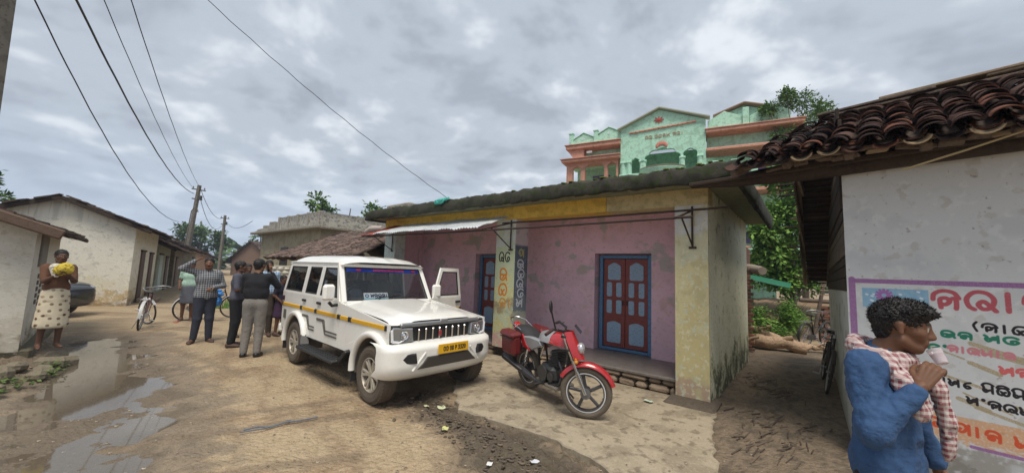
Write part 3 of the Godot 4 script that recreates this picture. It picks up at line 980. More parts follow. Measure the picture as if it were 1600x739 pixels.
func stones(parent, x0: float, x1: float, y0: float, y1: float, z: float, m: Material):
	var x := x0
	var row := 0
	var y := y0
	while y < y1 - .03:
		var hh: float = min(rr(.11, .2), y1 - y)
		x = x0
		while x < x1 - .05:
			var ww: float = min(rr(.18, .42), x1 - x)
			var b := B.new()
			var bs := Basis.from_euler(V(rr(-.05, .05), rr(-.06, .06), rr(-.06, .06)))
			b.box(V(x + ww / 2, y + hh / 2, z + rr(-.03, .02)), V(ww - .025, hh - .02, .2), bs, rr(.03, .05))
			part("stone", b, m, parent)
			x += ww
		y += hh
		row += 1
func lilac_house():
	var t := thing("lilac_house", "single storey lilac plastered house with yellow beam, painted pillars and mossy flat roof", "house", V(2.73, 0, -5.1), -39.0)
	var lil := wtex(640, 288, [[0, Color(.74, .51, .585), 0], [.35, Color(.78, .53, .615), .6]], [[10, .5, .75, Color(.68, .465, .54), .8], [26, .58, .8, Color(.64, .47, .52), .6], [60, .66, .8, Color(.42, .26, .31), .4], [9, .66, .74, Color(.16, .36, .26), .45, .30, .5], [120, .68, .8, Color(.56, .40, .44), .5], [16, .68, .78, Color(.56, .38, .30), .4]], 5)
	var lm := mat("lilac", Color(1, 1, 1), .85, {"tex": itex(lil), "uv": true, "height": TX.bump, "hs": .12})
	var b := B.new()
	# back wall of the veranda with two door recesses (z -1.15 front face)
	var segs := [[-7.9, -5.62, .0, 2.98], [-4.42, -2.28, 0.0, 2.98], [-1.16, -.3, 0.0, 2.98], [-5.62, -4.42, 2.13, 2.98], [-2.28, -1.16, 2.13, 2.98]]
	for s in segs:
		var q := func(x, y): return V2((x + 8.0) / 8.0, 1.0 - y / 3.0)
		b.quad(V(s[0], s[2], -1.15), V(s[1], s[2], -1.15), V(s[1], s[3], -1.15), V(s[0], s[3], -1.15), q.call(s[0], s[2]), q.call(s[1], s[2]), q.call(s[1], s[3]), q.call(s[0], s[3]))
	for d in [[-5.62, -4.42], [-2.28, -1.16]]:
		b.quad(V(d[0], 0, -1.15), V(d[0], 0, -1.42), V(d[0], 2.13, -1.42), V(d[0], 2.13, -1.15), V2(.3, 1), V2(.33, 1), V2(.33, .3), V2(.3, .3))
		b.quad(V(d[1], 0, -1.42), V(d[1], 0, -1.15), V(d[1], 2.13, -1.15), V(d[1], 2.13, -1.42), V2(.3, 1), V2(.33, 1), V2(.33, .3), V2(.3, .3))
		b.quad(V(d[0], 2.13, -1.15), V(d[0], 2.13, -1.42), V(d[1], 2.13, -1.42), V(d[1], 2.13, -1.15), V2(.1, .4), V2(.1, .3), V2(.2, .3), V2(.2, .4))
		b.quad(V(d[0], .0, -1.42), V(d[1], .0, -1.42), V(d[1], 2.13, -1.42), V(d[0], 2.13, -1.42), V2(.1, .9), V2(.2, .9), V2(.2, .3), V2(.1, .3))
	# veranda end wall on the far left, inner face of the right end wall, ceiling
	wbox(b, V(-7.98, 0, -1.15), V(-7.86, 2.98, -.3))
	b.quad(V(-.3, 0, -1.15), V(-.3, 0, -.34), V(-.3, 2.98, -.34), V(-.3, 2.98, -1.15), V2(.7, 1), V2(.8, 1), V2(.8, 0), V2(.7, 0))
	b.quad(V(-7.98, 2.975, -1.15), V(-.3, 2.975, -1.15), V(-.3, 2.975, -.3), V(-7.98, 2.975, -.3), V2(0, .3), V2(1, .3), V2(1, .1), V2(0, .1))
	part("veranda_wall", b, lm, t)
	double_door(t, -2.24, -1.2, .265, 2.1, -1.36)
	double_door(t, -5.58, -4.46, .265, 2.1, -1.36)
	# side wall with mould creeping up from the ground
	var sd := itex(wtex(512, 400, [[0, Color(.11, .115, .07), 0], [.06, Color(.20, .205, .12), .26], [.12, Color(.58, .57, .37), .34], [.19, Color(.80, .79, .59), .3]], [[9, .5, .78, Color(.72, .71, .51), .7], [30, .6, .8, Color(.84, .84, .68), .6], [12, .70, .78, Color(.36, .37, .2), .5], [70, .66, .8, Color(.2, .2, .12), .5], [5, .55, .7, Color(.10, .12, .05), .8, .82, .96]], 8))
	b = B.new()
	b.quad(V(0, 0, -.001), V(0, 0, -3.9), V(0, 2.98, -3.9), V(0, 2.98, -.001))
	b.quad(V(0, 0, -3.9), V(-8, 0, -3.9), V(-8, 2.98, -3.9), V(0, 2.98, -3.9))
	b.quad(V(-8, 0, -3.9), V(-8, 0, -.3), V(-8, 2.98, -.3), V(-8, 2.98, -3.9))
	b.quad(V(-.3, 2.98, -3.9), V(-.3, 0, -3.9), V(-.3, 0, -1.16), V(-.3, 2.98, -1.16))
	part("side_wall", b, mat("side_wall", Color(1, 1, 1), .85, {"tex": sd, "uv": true, "height": TX.bump, "hs": .15}), t)
	# pillars
	var p1 := wtex(160, 900, [[0, Color(.44, .32, .22), 0], [.11, Color(.56, .48, .24), .06], [.40, Color(.60, .54, .30), .3], [.70, Color(.58, .56, .38), .12], [.845, Color(.56, .57, .56), .03]], [[7, .5, .75, Color(.50, .44, .24), .8], [22, .6, .78, Color(.66, .63, .45), .7], [34, .68, .8, Color(.46, .40, .24), .4], [90, .76, .86, Color(.3, .25, .16), .5], [14, .66, .74, Color(.50, .56, .44), .6]], 21)
	b = B.new()
	wbox(b, V(-.44, 0, -.34), V(-.003, 2.74, .012))
	part("pillar", b, mat("pillar_right", Color(1, 1, 1), .85, {"tex": itex(p1), "uv": true, "height": TX.bump, "hs": .12}), t)
	var p2 := wtex(160, 820, [[0, Color(.52, .34, .30), 0], [.11, Color(.53, .50, .26), .05], [.26, Color(.33, .27, .15), .1], [.36, Color(.56, .55, .28), .1], [.50, Color(.50, .56, .36), .2], [.78, Color(.56, .60, .58), .02]], [[8, .5, .75, Color(.47, .55, .40), .8], [22, .6, .8, Color(.62, .58, .33), .7], [60, .68, .8, Color(.28, .22, .12), .6]], 22)
	word(p2, "ra ta", 30, 212, 42, 64, 4.0, Color(.08, .07, .07), .3)
	word(p2, "ja", 40, 318, 62, 80, 5.5, Color(.80, .47, .10), .35)
	word(p2, "la", 36, 416, 70, 78, 5.5, Color(.80, .47, .10), .5)
	word(p2, "na aa", 46, 510, 56, 60, 4.5, Color(.78, .52, .18), .8)
	var p3 := wtex(120, 820, [[0, Color(.52, .34, .30), 0], [.11, Color(.38, .40, .33), .05], [.28, Color(.15, .19, .22), .08], [.40, Color(.10, .135, .19), .03], [.80, Color(.56, .50, .54), .01]], [[10, .55, .8, Color(.24, .30, .30), .6], [40, .66, .8, Color(.36, .33, .2), .5]], 23)
	word(p3, "ga", 34, 190, 52, 52, 4.0, Color(.75, .72, .45), .4)
	for i in 5: word(p3, ["ja", "la", "ra", "ta", "sa"][i], 24 + (i % 2) * 8, 258 + i * 62, 62, 56, 4.6, Color(.80, .83, .86), .25)
	b = B.new()
	b.quad(V(-3.92, .22, 0), V(-3.42, .22, 0), V(-3.42, 2.74, 0), V(-3.92, 2.74, 0))
	b.quad(V(-3.92, .22, -.42), V(-3.92, .22, 0), V(-3.92, 2.74, 0), V(-3.92, 2.74, -.42))
	part("pillar", b, mat("pillar_mid", Color(1, 1, 1), .85, {"tex": itex(p2), "uv": true, "height": TX.bump, "hs": .12}), t)
	b = B.new()
	b.quad(V(-3.42, .22, 0), V(-3.42, .22, -.42), V(-3.42, 2.74, -.42), V(-3.42, 2.74, 0))
	b.quad(V(-3.42, .22, -.42), V(-3.92, .22, -.42), V(-3.92, 2.74, -.42), V(-3.42, 2.74, -.42))
	part("pillar", b, mat("pillar_side", Color(1, 1, 1), .85, {"tex": itex(p3), "uv": true, "height": TX.bump, "hs": .12}), t).set_meta("label", "blue side of the pillar with white curly lettering")
	b = B.new()
	wbox(b, V(-7.98, .0, -.31), V(-7.5, 2.74, .006))
	part("pillar", b, mat("pillar_left", lin(.56, .66, .66), .85, {"tex": TX.grain, "scale": .5}), t)
	b = B.new()
	b.box(V(-4.75, 2.865, -.14), V(6.46, .25, .32), Basis(), .006)
	part("beam", b, mat("beam_yellow", lin(.72, .46, .075), .8, {"tex": TX.grain, "scale": .35}), t)
	b = B.new()
	b.box(V(-.755, 2.862, -.142), V(1.52, .246, .312), Basis(), .006)
	part("beam", b, mat("beam_cream", lin(.56, .46, .24), .8, {"tex": TX.grain, "scale": .35}), t)
	# plinth: floor slab over rough stones
	b = B.new()
	b.box(V(-4.15, .238, -.66), V(7.4, .05, 1.22), Basis(), .012)
	part("veranda_floor", b, mat("veranda_floor", lin(.20, .175, .155), .38, {"tex": TX.grain, "scale": .6, "height": TX.bump, "hs": .1}), t)
	b = B.new()
	b.box(V(-4.15, .105, -.74), V(7.38, .21, 1.1), Basis(), 0.0)
	part("plinth", b, mat("plinth_mud", lin(.12, .095, .07), .95, {"tex": TX.grain, "scale": 2.0, "height": TX.bump, "hs": 2.0}), t)
	R.seed = 77
	var sm := mat("plinth_stone", lin(.30, .225, .155), .92, {"tex": TX.grain, "scale": 1.8, "height": TX.bump, "hs": 1.2})
	stones(t, -3.4, -.46, .0, .21, -.15, sm)
	stones(t, -7.4, -3.95, .0, .21, -.15, sm)
	b = B.new()
	b.box(V(-2.35, .1, .16), V(.7, .13, .3), Basis(Vector3.UP, .04), .03)
	part("step", b, sm, t)
	b = B.new()
	b.box(V(-.21, .02, .05), V(.62, .1, .62), Basis(Vector3.UP, .03), .03)
	part("footing", b, mat("plinth_mud", Color.WHITE), t)
	# roof slab, uneven mossy edge
	var mo := mat("mossy", Color(.62, .62, .6), .95, {"tex": TX.moss, "scale": .55, "height": TX.bump, "hs": 1.6})
	var rw := []
	var N := 150
	var prof := [V2(.34, 2.985), V2(.44, 2.955), V2(.47, 2.98), V2(.475, 3.07), V2(.46, 3.15), V2(.42, 3.20), V2(.2, 3.23), V2(-2.0, 3.25), V2(-4.3, 3.25)]
	for p in prof:
		var line := []
		for i in N + 1:
			var x := -8.3 + 8.72 * i / N
			var k := 1.0 if p.x > -1.0 else 0.0
			line.append(V(x, p.y + k * (nz.get_noise_2d(x * 5.0, p.y * 9.0) * .03 + nz.get_noise_2d(x * 1.1, 3.0) * .03), p.x + k * nz.get_noise_2d(x * 6.0, p.y * 7.0 + 20.0) * .03))
		rw.append(line)
	b = B.new()
	b.rows(rw)
	var es := [[0, -8.3], [N, .42]]
	for e in es:
		var pts := []
		for r in rw: pts.append(r[e[0]])
		for i in pts.size() - 1:
			b.tri(V(e[1], 2.985, -4.3), pts[i], pts[i + 1]) if e[0] == N else b.tri(V(e[1], 2.985, -4.3), pts[i + 1], pts[i])
	part("roof", b, mo, t)
	b = B.new()
	b.quad(V(-8.28, 2.987, -4.28), V(.4, 2.987, -4.28), V(.4, 2.987, .34), V(-8.28, 2.987, .34))
	part("soffit", b, mat("soffit", lin(.24, .25, .16), .9, {"tex": TX.grain, "scale": .5, "height": TX.bump, "hs": .4}), t)
	# sagging lip of the slab along the alley
	rw = []
	for p in [V2(.41, 3.22), V2(.47, 3.1), V2(.47, 2.90), V2(.42, 2.86), V2(.36, 2.98)]:
		var line := []
		for i in 41:
			var z := .45 - 4.7 * i / 40
			line.append(V(p.x + nz.get_noise_2d(z * 6.0, p.y * 8.0) * .03, p.y + nz.get_noise_2d(z * 5.0, p.x * 9.0) * .04, z))
		rw.append(line)
	b = B.new()
	b.rows(rw)
	part("roof_edge", b, mo, t)
	# moss cushions on the roof edge
	b = B.new()
	R.seed = 4
	for i in 900:
		var x := rr(-8.2, .3)
		if nz.get_noise_2d(x * 1.6, 60.0) < -.22: continue
		var s := rr(.01, .028)
		b.tone = Color(.07, .105, .022).lerp(Color(.13, .17, .03), R.randf())
		b.sphere(V(x, 3.2 + nz.get_noise_2d(x * 1.1, 3.0) * .03 + rr(-.012, .015), .42 - absf(rr(-.28, .28))), V(s * 1.8, s * .6, s * 1.5), 6)
	part("moss", b, mat("moss_cushion", Color(1, 1, 1), .95, {"vc": true}), t).set_meta("kind", "stuff")
	# small parapet lump at the far end and a green plastic scrap
	b = B.new()
	b.box(V(-7.55, 3.33, -.25), V(.95, .16, .5), Basis.from_euler(V(0, .06, .03)), .03)
	part("parapet", b, mat("old_concrete", lin(.5, .48, .44), .95, {"tex": TX.conc, "scale": .8, "height": TX.bump, "hs": 1.0}), t)
	# iron awning frame
	var ir := mat("rod_iron", lin(.055, .035, .03), .6, {"metal": .5})
	var aw := thing("awning", "rusty rod awning frame with corrugated metal sheets on the lilac house", "awning", V(2.73, 0, -5.1), -39.0)
	b = B.new()
	b.tube([V(-3.6, 2.64, .2), V(-1.8, 2.63, .21), V(.28, 2.64, .2)], .016, 7)
	part("rod", b, ir, aw)
	b = B.new()
	b.tube([V(-7.75, 2.45, .82), V(-5.0, 2.42, .83), V(-2.0, 2.43, .82), V(-.02, 2.45, .8)], .017, 7)
	part("rod", b, ir, aw)
	for bx in [-.2, -3.52, -7.6]:
		b = B.new()
		b.tube([V(bx, 2.72, .03), V(bx, 2.12, .03)], .014, 6)
		b.tube([V(bx, 2.66, .03), V(bx, 2.44, .86)], .014, 6)
		b.tube([V(bx, 2.16, .035), V(bx, 2.5, .62)], .012, 6)
		b.box(V(bx, 2.13, .025), V(.1, .03, .02), Basis(), .004)
		part("bracket", b, ir, aw)
	var sheets := [[-7.75, -7.05, lin(.30, .055, .035), "rusty red painted corrugated sheet"], [-7.1, -6.15, lin(.62, .66, .68), ""], [-6.2, -5.2, lin(.68, .72, .74), ""], [-5.25, -4.2, lin(.60, .64, .67), ""], [-4.25, -3.55, lin(.66, .70, .72), ""]]
	var si := 0
	for s in sheets:
		rw = []
		for i in 9:
			var q := i / 8.0
			var line := []
			for j in 61:
				var x: float = lerpf(s[0], s[1], j / 60.0)
				var sag := -.06 * sin(q * PI) * .3 + nz.get_noise_2d(x * 1.5, q * 2.0) * .03
				line.append(V(x + q * .02, lerpf(2.80, 2.475, q) + sag + si % 2 * .012 + .011 * sin(x * TAU / .076), lerpf(.03, .9 + (si % 3) * .04, q)))
			rw.append(line)
		b = B.new()
		rw.reverse()
		b.rows(rw)
		var o := part("corrugated_sheet", b, mat("sheet_%d" % si, s[2], .5, {"metal": .35 if si > 0 else 0.0, "tex": TX.grain, "scale": .9}), aw)
		if s[3] != "": o.set_meta("label", s[3])
		si += 1

# ---- the whitewashed house with the mural ---------------------------------
func tile_mesh(r0: float, r1: float, ln: float, up: bool) -> ArrayMesh:
	var b := B.new()
	var rw := []
	var ro := []
	var th := .011
	for e in 2:
		var r := r0 if e == 0 else r1
		var a := []
		var o := []
		for i in 9:
			var q := PI * (.06 + .88 * i / 8.0)
			var dir := V(-cos(q), sin(q) * .8 * (1.0 if up else -1.0), 0)
			a.append(dir * r + V(0, 0, ln * (.5 - e))); o.append(dir * (r - th) + V(0, 0, ln * (.5 - e)))
		rw.append(a); ro.append(o)
	b.rows(rw); b.rows(ro)
	for e in 2:
		for i in 8: b.quad(ro[e][i], ro[e][i + 1], rw[e][i + 1], rw[e][i])
	return b.mesh()
func mural_house():
	var at := V(3.51, 0, -3.87)
	var t := thing("whitewashed_house", "whitewashed house with a painted lettered mural and curved clay tile roof", "house", at, -47.0)
	var NW := 720
	var NH := 915
	var K := 300.0
	var im := wtex(NW, NH, [[0, Color(.25, .235, .21), 0], [.055, Color(.33, .315, .29), .12], [.11, Color(.60, .62, .63), .04]], [[6, .5, .78, Color(.53, .555, .57), .8], [18, .6, .8, Color(.68, .70, .705), .6], [12, .66, .76, Color(.44, .42, .38), .5], [60, .70, .85, Color(.50, .515, .52), .4], [34, .80, .86, Color(.22, .18, .15), .6], [110, .82, .9, Color(.3, .28, .26), .5]], 31)
	var X := func(x): return x * K
	var Y := func(y): return (3.05 - y) * K
	# brownish drips across the lower painting
	for i in 14:
		var p0 := V2(rr(.3, 2.2), rr(.6, 1.35))
		stroke(im, [V2(p0.x * K, (3.05 - p0.y) * K), V2((p0.x + rr(.12, .3)) * K, (3.05 - p0.y + rr(.06, .12)) * K)], rr(2, 6), Color(.66, .60, .48), .9, i)
	# orange band with scumbled lower edge
	for y in range(int(Y.call(.575)), int(Y.call(.30))):
		for x in range(int(X.call(.33)), NW):
			var k := smoothstep(.33, .36, x / K + nz.get_noise_2d(x * .05, y * .05) * .06) * smoothstep(.345, .38, 3.05 - y / K + nz.get_noise_2d(x * .04, y * .09) * .06)
			k *= 1.0 - .6 * smoothstep(.1, .5, nz.get_noise_2d(x * .14, y * .14))
			im.set_pixel(x, y, im.get_pixel(x, y).lerp(Color(.82, .58, .38), k * .7))
	# lilac frame
	var pur := Color(.58, .40, .60)
	for s in [[.05, 1.735, 2.4, 1.735, .022], [.04, 1.75, .04, .42, .026], [.75, .345, 2.4, .315, .014]]:
		stroke(im, [V2(s[0] * K, Y.call(s[1])), V2(s[2] * K, Y.call(s[3]))], s[4] * K, pur, .45, 3)
	# pale blue poster with flower disc
	for y in range(int(Y.call(1.665)), int(Y.call(1.475))):
		for x in range(int(X.call(.115)), int(X.call(.565))):
			im.set_pixel(x, y, im.get_pixel(x, y).lerp(Color(.50, .68, .80), .85 - .25 * nz.get_noise_2d(x * .08, y * .08)))
	for i in 14:
		var c := V2(rr(.14, .54) * K, Y.call(rr(1.49, 1.65)))
		stroke(im, [c, c + V2(3, 1)], 2.2, Color(.86, .9, .94), .3, i)
	for i in 12:
		var a := TAU * i / 12
		var c := V2(.27 * K, Y.call(1.60))
		stroke(im, [c + V2(cos(a), sin(a)) * 8, c + V2(cos(a), sin(a)) * 17], 3.0, Color(.62, .42, .66), .2, i)
	var pk := Color(.70, .34, .38)
	var blk := Color(.13, .12, .14)
	var grn := Color(.16, .47, .38)
	var red := Color(.80, .40, .40)
	word(im, "ka ra aa ka na", .585 * K, Y.call(1.665), .165 * K, .165 * K, 4.8, pk, .5, -.01)
	word(im, "br ka aa la na", .80 * K, Y.call(1.43), .085 * K, .07 * K, 2.3, blk, .2, .03)
	word(im, "ja na _ sa ta e na", .62 * K, Y.call(1.325), .085 * K, .06 * K, 2.6, grn, .2, .02)
	word(im, "ta dot", .535 * K, Y.call(1.19), .075 * K, .06 * K, 2.9, grn, .2, .02)
	word(im, "ka aa ra ma aa na _ sa ta", .655 * K, Y.call(1.205), .062 * K, .055 * K, 2.4, Color(.78, .50, .54), .35, .03)
	word(im, "sa ka ma na", .93 * K, Y.call(1.085), .075 * K, .065 * K, 2.8, red, .3, .03)
	word(im, "ma sa e _ ma i la i ma i sa i", .565 * K, Y.call(.925), .066 * K, .062 * K, 2.2, blk, .2, .05)
	word(im, "sa dot ka ra ma na ta", .74 * K, Y.call(.81), .066 * K, .062 * K, 2.2, blk, .2, .06)
	word(im, "ra aa ga aa na _ ma la e ta", .50 * K, Y.call(.565), .088 * K, .085 * K, 3.0, Color(.80, .33, .20), .4, .06)
	var b := B.new()
	b.quad(V(0, 0, 0), V(2.4, 0, 0), V(2.4, 3.05, 0), V(0, 3.05, 0))
	part("mural_wall", b, mat("mural", Color(1, 1, 1), .85, {"tex": itex(im), "uv": true, "height": TX.bump, "hs": .1}), t)
	# alley side: lower whitewashed wall, dark boarded upper part (runs askew, along the alley)
	var d := V(-.139, 0, -.99)
	var side := wtex(256, 128, [[0, Color(.36, .36, .32), 0], [.12, Color(.46, .46, .43), .25], [.3, Color(.56, .58, .56), .3]], [[8, .5, .75, Color(.36, .36, .32), .8], [30, .62, .8, Color(.6, .6, .58), .5]], 34)
	b = B.new()
	b.quad(d * 5.2, V(0, 0, 0), V(0, 1.62, 0), d * 5.2 + V(0, 1.62, 0))
	b.quad(V(2.4, 0, 0), V(2.4, 0, -5.2), V(2.4, 3.05, -5.2), V(2.4, 3.05, 0))
	b.quad(V(2.4, 0, -5.2), d * 5.2, d * 5.2 + V(0, 1.9, 0), V(2.4, 1.9, -5.2))
	part("alley_wall", b, mat("alley_wall", Color(1, 1, 1), .88, {"tex": itex(side), "uv": true}), t)
	var dk := mat("dark_wood", Color(1, 1, 1), .85, {"tex": TX.wood, "scale": 1.4, "height": TX.bump, "hs": .6})
	var dk2 := mat("darker_wood", Color(.6, .56, .53), .9, {"tex": TX.wood, "scale": 1.1})
	var lt := mat("pale_wood", lin(.30, .23, .155), .85, {"tex": TX.grain, "scale": 2.0})
	R.seed = 12
	var y := 1.62
	while y < 3.6:
		var h := rr(.09, .15)
		var zs := .02
		var ze: float = clampf((4.0 - y) / 2.1 * 4.2 + .9, .5, 5.2)
		b = B.new()
		var off := V(-.99, 0, .139) * rr(.0, .03)
		b.bar(d * zs + off + V(.02, y + h / 2, 0), d * ze + off + V(.02, y + h / 2 + rr(-.03, .03), 0), .03, h * .94, Vector3.UP, .004)
		part("board", b, dk2 if R.randf() < .6 else dk, t)
		y += h
	# back slope seen from below: rafters, battens with ragged ends, broken boards
	var back := func(x: float, q: float) -> Vector3: # q 0 ridge .. 1 back eave
		return V(x - .139 * (1.0 + q * 4.3), 3.77 - q * 2.05, -1.0 - q * 4.3)
	for i in 8:
		var x := -.50 + i * .45
		b = B.new()
		b.bar(back.call(x + .1, .0) - V(0, .06, 0), back.call(x + .1 + rr(-.05, .05), 1.0) - V(0, .06, 0), rr(.06, .09), .07, Vector3.UP, .012)
		part("rafter", b, dk if i > 0 else lt, t)
	for i in 34:
		var q := i / 33.0
		b = B.new()
		var x0 := -.50 - (rr(.0, .22) if R.randf() < .5 else 0.0) + .12 * q
		b.bar(back.call(x0, q), back.call(2.2, q + rr(-.01, .01)), rr(.03, .06), .025, Vector3.UP, .004)
		part("batten", b, dk2 if R.randf() < .7 else dk, t)
	b = B.new()
	b.quad(back.call(-.45, 0.0) + V(0, .03, 0), back.call(-.34, 1.0) + V(0, .03, 0), back.call(2.3, 1.0) + V(0, .03, 0), back.call(2.3, .0) + V(0, .03, 0))
	part("back_roof", b, mat("roof_dark", lin(.085, .06, .048), .95), t)
	# long weathered boards hanging at the alley edge
	for i in 5:
		b = B.new()
		var q0 := .02 + i * .17
		b.bar(back.call(-.44 + rr(-.04, .04), q0) - V(0, .1, 0), back.call(-.40 + rr(-.04, .06), q0 + .24) - V(0, .12, 0), .12, .03, V(1, 0, 0), .005)
		part("edge_board", b, lt if i % 2 == 0 else dk, t)
	# front slope: eave z .42 y 3.02, ridge z -1.0 y 3.95
	var fs := func(x: float, q: float) -> Vector3: # q 0 eave .. 1 ridge
		var sag := -.05 * smoothstep(.3, -.9, x) - .03 * sin(x * 2.0)
		return V(x, 3.05 + q * .76 + sag * (1.0 - q), .42 - q * 1.42)
	for i in 7:
		var x := -.9 + i * .5
		b = B.new()
		b.bar(fs.call(x, -.03) - V(0, .09, 0), fs.call(maxf(x, -.3), 1.0) - V(0, .09, 0), .08, .08, Vector3.UP, .012)
		part("rafter", b, dk, t)
	for i in 8:
		b = B.new()
		var q := i / 7.0
		b.bar(fs.call(-.95 + .6 * q + rr(-.1, .05), q) - V(0, .045, 0), fs.call(2.3, q) - V(0, .045, 0), .05, .025, Vector3.UP, .004)
		part("batten", b, dk, t)
	b = B.new()
	b.quad(fs.call(-.93, .0) - V(0, .025, 0), fs.call(2.3, 0.0) - V(0, .025, 0), fs.call(2.3, 1.0) - V(0, .025, 0), fs.call(-.3, 1.0) - V(0, .025, 0))
	part("roof_bed", b, mat("roof_dark", lin(.085, .06, .048), .95), t)
	# clay tiles, each its own
	var tm := []
	var ccol := [lin(.050, .030, .026), lin(.078, .043, .035), lin(.038, .026, .024), lin(.17, .075, .052), lin(.10, .062, .052)]
	for i in 5: tm.append(mat("clay_%d" % i, ccol[i], .95, {"spec": .2, "tex": TX.grain, "scale": 3.0, "height": TX.fine, "hs": .3}))
	var lip := mat("clay_lit_lip", lin(.36, .27, .16), .8, {"tex": TX.grain, "scale": 3.0})  # pale eave troughs: light catching the lips is put into the clay colour
	var cover := tile_mesh(.094, .076, .25, true)
	var cover2 := tile_mesh(.102, .082, .23, true)
	var trough := tile_mesh(.092, .088, .26, false)
	var sl := atan2(.76, 1.42)
	R.seed = 31
	for c in 15:
		for r in 13:
			for kind in 2:
				if c == 14 and kind == 1: continue
				if kind == 0 and r > 4: continue
				var x: float = -.86 + c * .2 + (0.0 if kind == 0 else .1) + rr(-.015, .015)
				var q := r / 12.4
				if x < -.9 + .62 * q: continue
				var o := MeshInstance3D.new()
				o.name = "roof_tile"
				o.mesh = trough if kind == 0 else (cover if R.randf() < .6 else cover2)
				var m: int = [0, 0, 1, 1, 2, 2, 4, 3][R.randi() % 8]
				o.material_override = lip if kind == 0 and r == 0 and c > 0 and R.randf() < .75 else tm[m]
				var p: Vector3 = fs.call(x, q - .045)
				o.transform = Transform3D(Basis.from_euler(V(sl - .09 + rr(-.05, .05), rr(-.16, .16), rr(-.12, .12))), p + V(0, .042 if kind == 0 else .058, 0) + V(0, rr(-.01, .014), rr(-.025, .025)))
				t.add_child(o, true)
	# ridge boards
	for s in [[-.28, .75, .06, 0.02], [.3, 1.4, .13, .06], [1.1, 2.4, .09, .05], [-.2, 2.3, .03, -.02]]:
		b = B.new()
		b.bar(V(s[0], 3.87 + s[3], -1.0), V(s[1], 3.87 + s[3] + .02, -1.0 + .02), .3, .03, Vector3.UP, .006)
		part("ridge_board", b, lt if s[3] > .03 else dk, t)
	# wall plate log, splintered scraps and a bamboo pole under the eave
	b = B.new()
	b.tube([V(-1.5, 2.95, .12), V(-1.0, 2.93, .1), V(-.3, 2.91, .09), V(.6, 2.92, .1), V(2.3, 2.95, .1)], [.05, .075, .085, .08, .08], 9)
	part("beam", b, dk2, t)
	b = B.new()
	b.bar(V(-1.5, 2.93, .2), V(2.2, 2.98, .2), .07, .05, Vector3.UP, .01)
	part("beam", b, dk2, t)
	b = B.new()
	b.bar(V(-1.35, 3.0, -.1), V(-.4, 2.99, .18), .12, .05, Vector3.UP, .01)
	part("beam", b, dk2, t)
	for i in 12:
		b = B.new()
		var x := -.5 + i * .2 + rr(-.05, .05)
		b.box(V(x, 2.955 + rr(-.01, .03), .33 + rr(-.03, .03)), V(rr(.08, .3), rr(.025, .05), rr(.06, .12)), Basis.from_euler(V(rr(-.2, .2), rr(-.4, .4), rr(-.12, .12))), .008)
		part("wood_scrap", b, lt if R.randf() < .6 else dk, t)
	b = B.new()
	b.tube([V(.45, 2.74, .42), V(.8, 2.83, .45), V(1.3, 2.98, .47), V(1.9, 3.08, .46)], .009, 6)
	part("bamboo_pole", b, mat("bamboo", lin(.42, .33, .17), .7), t)
	b = B.new()
	b.bar(V(-.9, 2.99, .37), V(1.9, 3.03, .37), .05, .03, Vector3.UP, .006)
	part("eave_batten", b, lt, t)

# ---- leaves ---------------------------------------------------------------
func leaf_mat(key: String, c: Color): return mat(key, Color(1, 1, 1), .6, {"vc": true, "back": Color(.10, .14, .03), "two": true, "spec": .3})
func leafy(b: B, ce: Vector3, rad: Vector3, count: int, size: float, c0: Color, c1: Color, droop := .3, shell := .55):
	for i in count:
		var d := V(R.randfn(), R.randfn(), R.randfn()).normalized()
		var q := pow(R.randf(), shell)
		var p := ce + d * rad * q
		var yaw := rr(0, TAU)
		var f := (V(cos(yaw), rr(-droop - .3, .35), sin(yaw))).normalized()
		var w := f.cross(V(rr(-.5, .5), 1, rr(-.5, .5))).normalized()
		var s := size * rr(.6, 1.35)
		b.tone = c0.lerp(c1, R.randf())
		var m := p + f * s * .5
		var up := w.cross(f) * s * .09
		b.tri(p, m + w * s * .23 + up, p + f * s)
		b.tri(p, p + f * s, m - w * s * .23 + up)
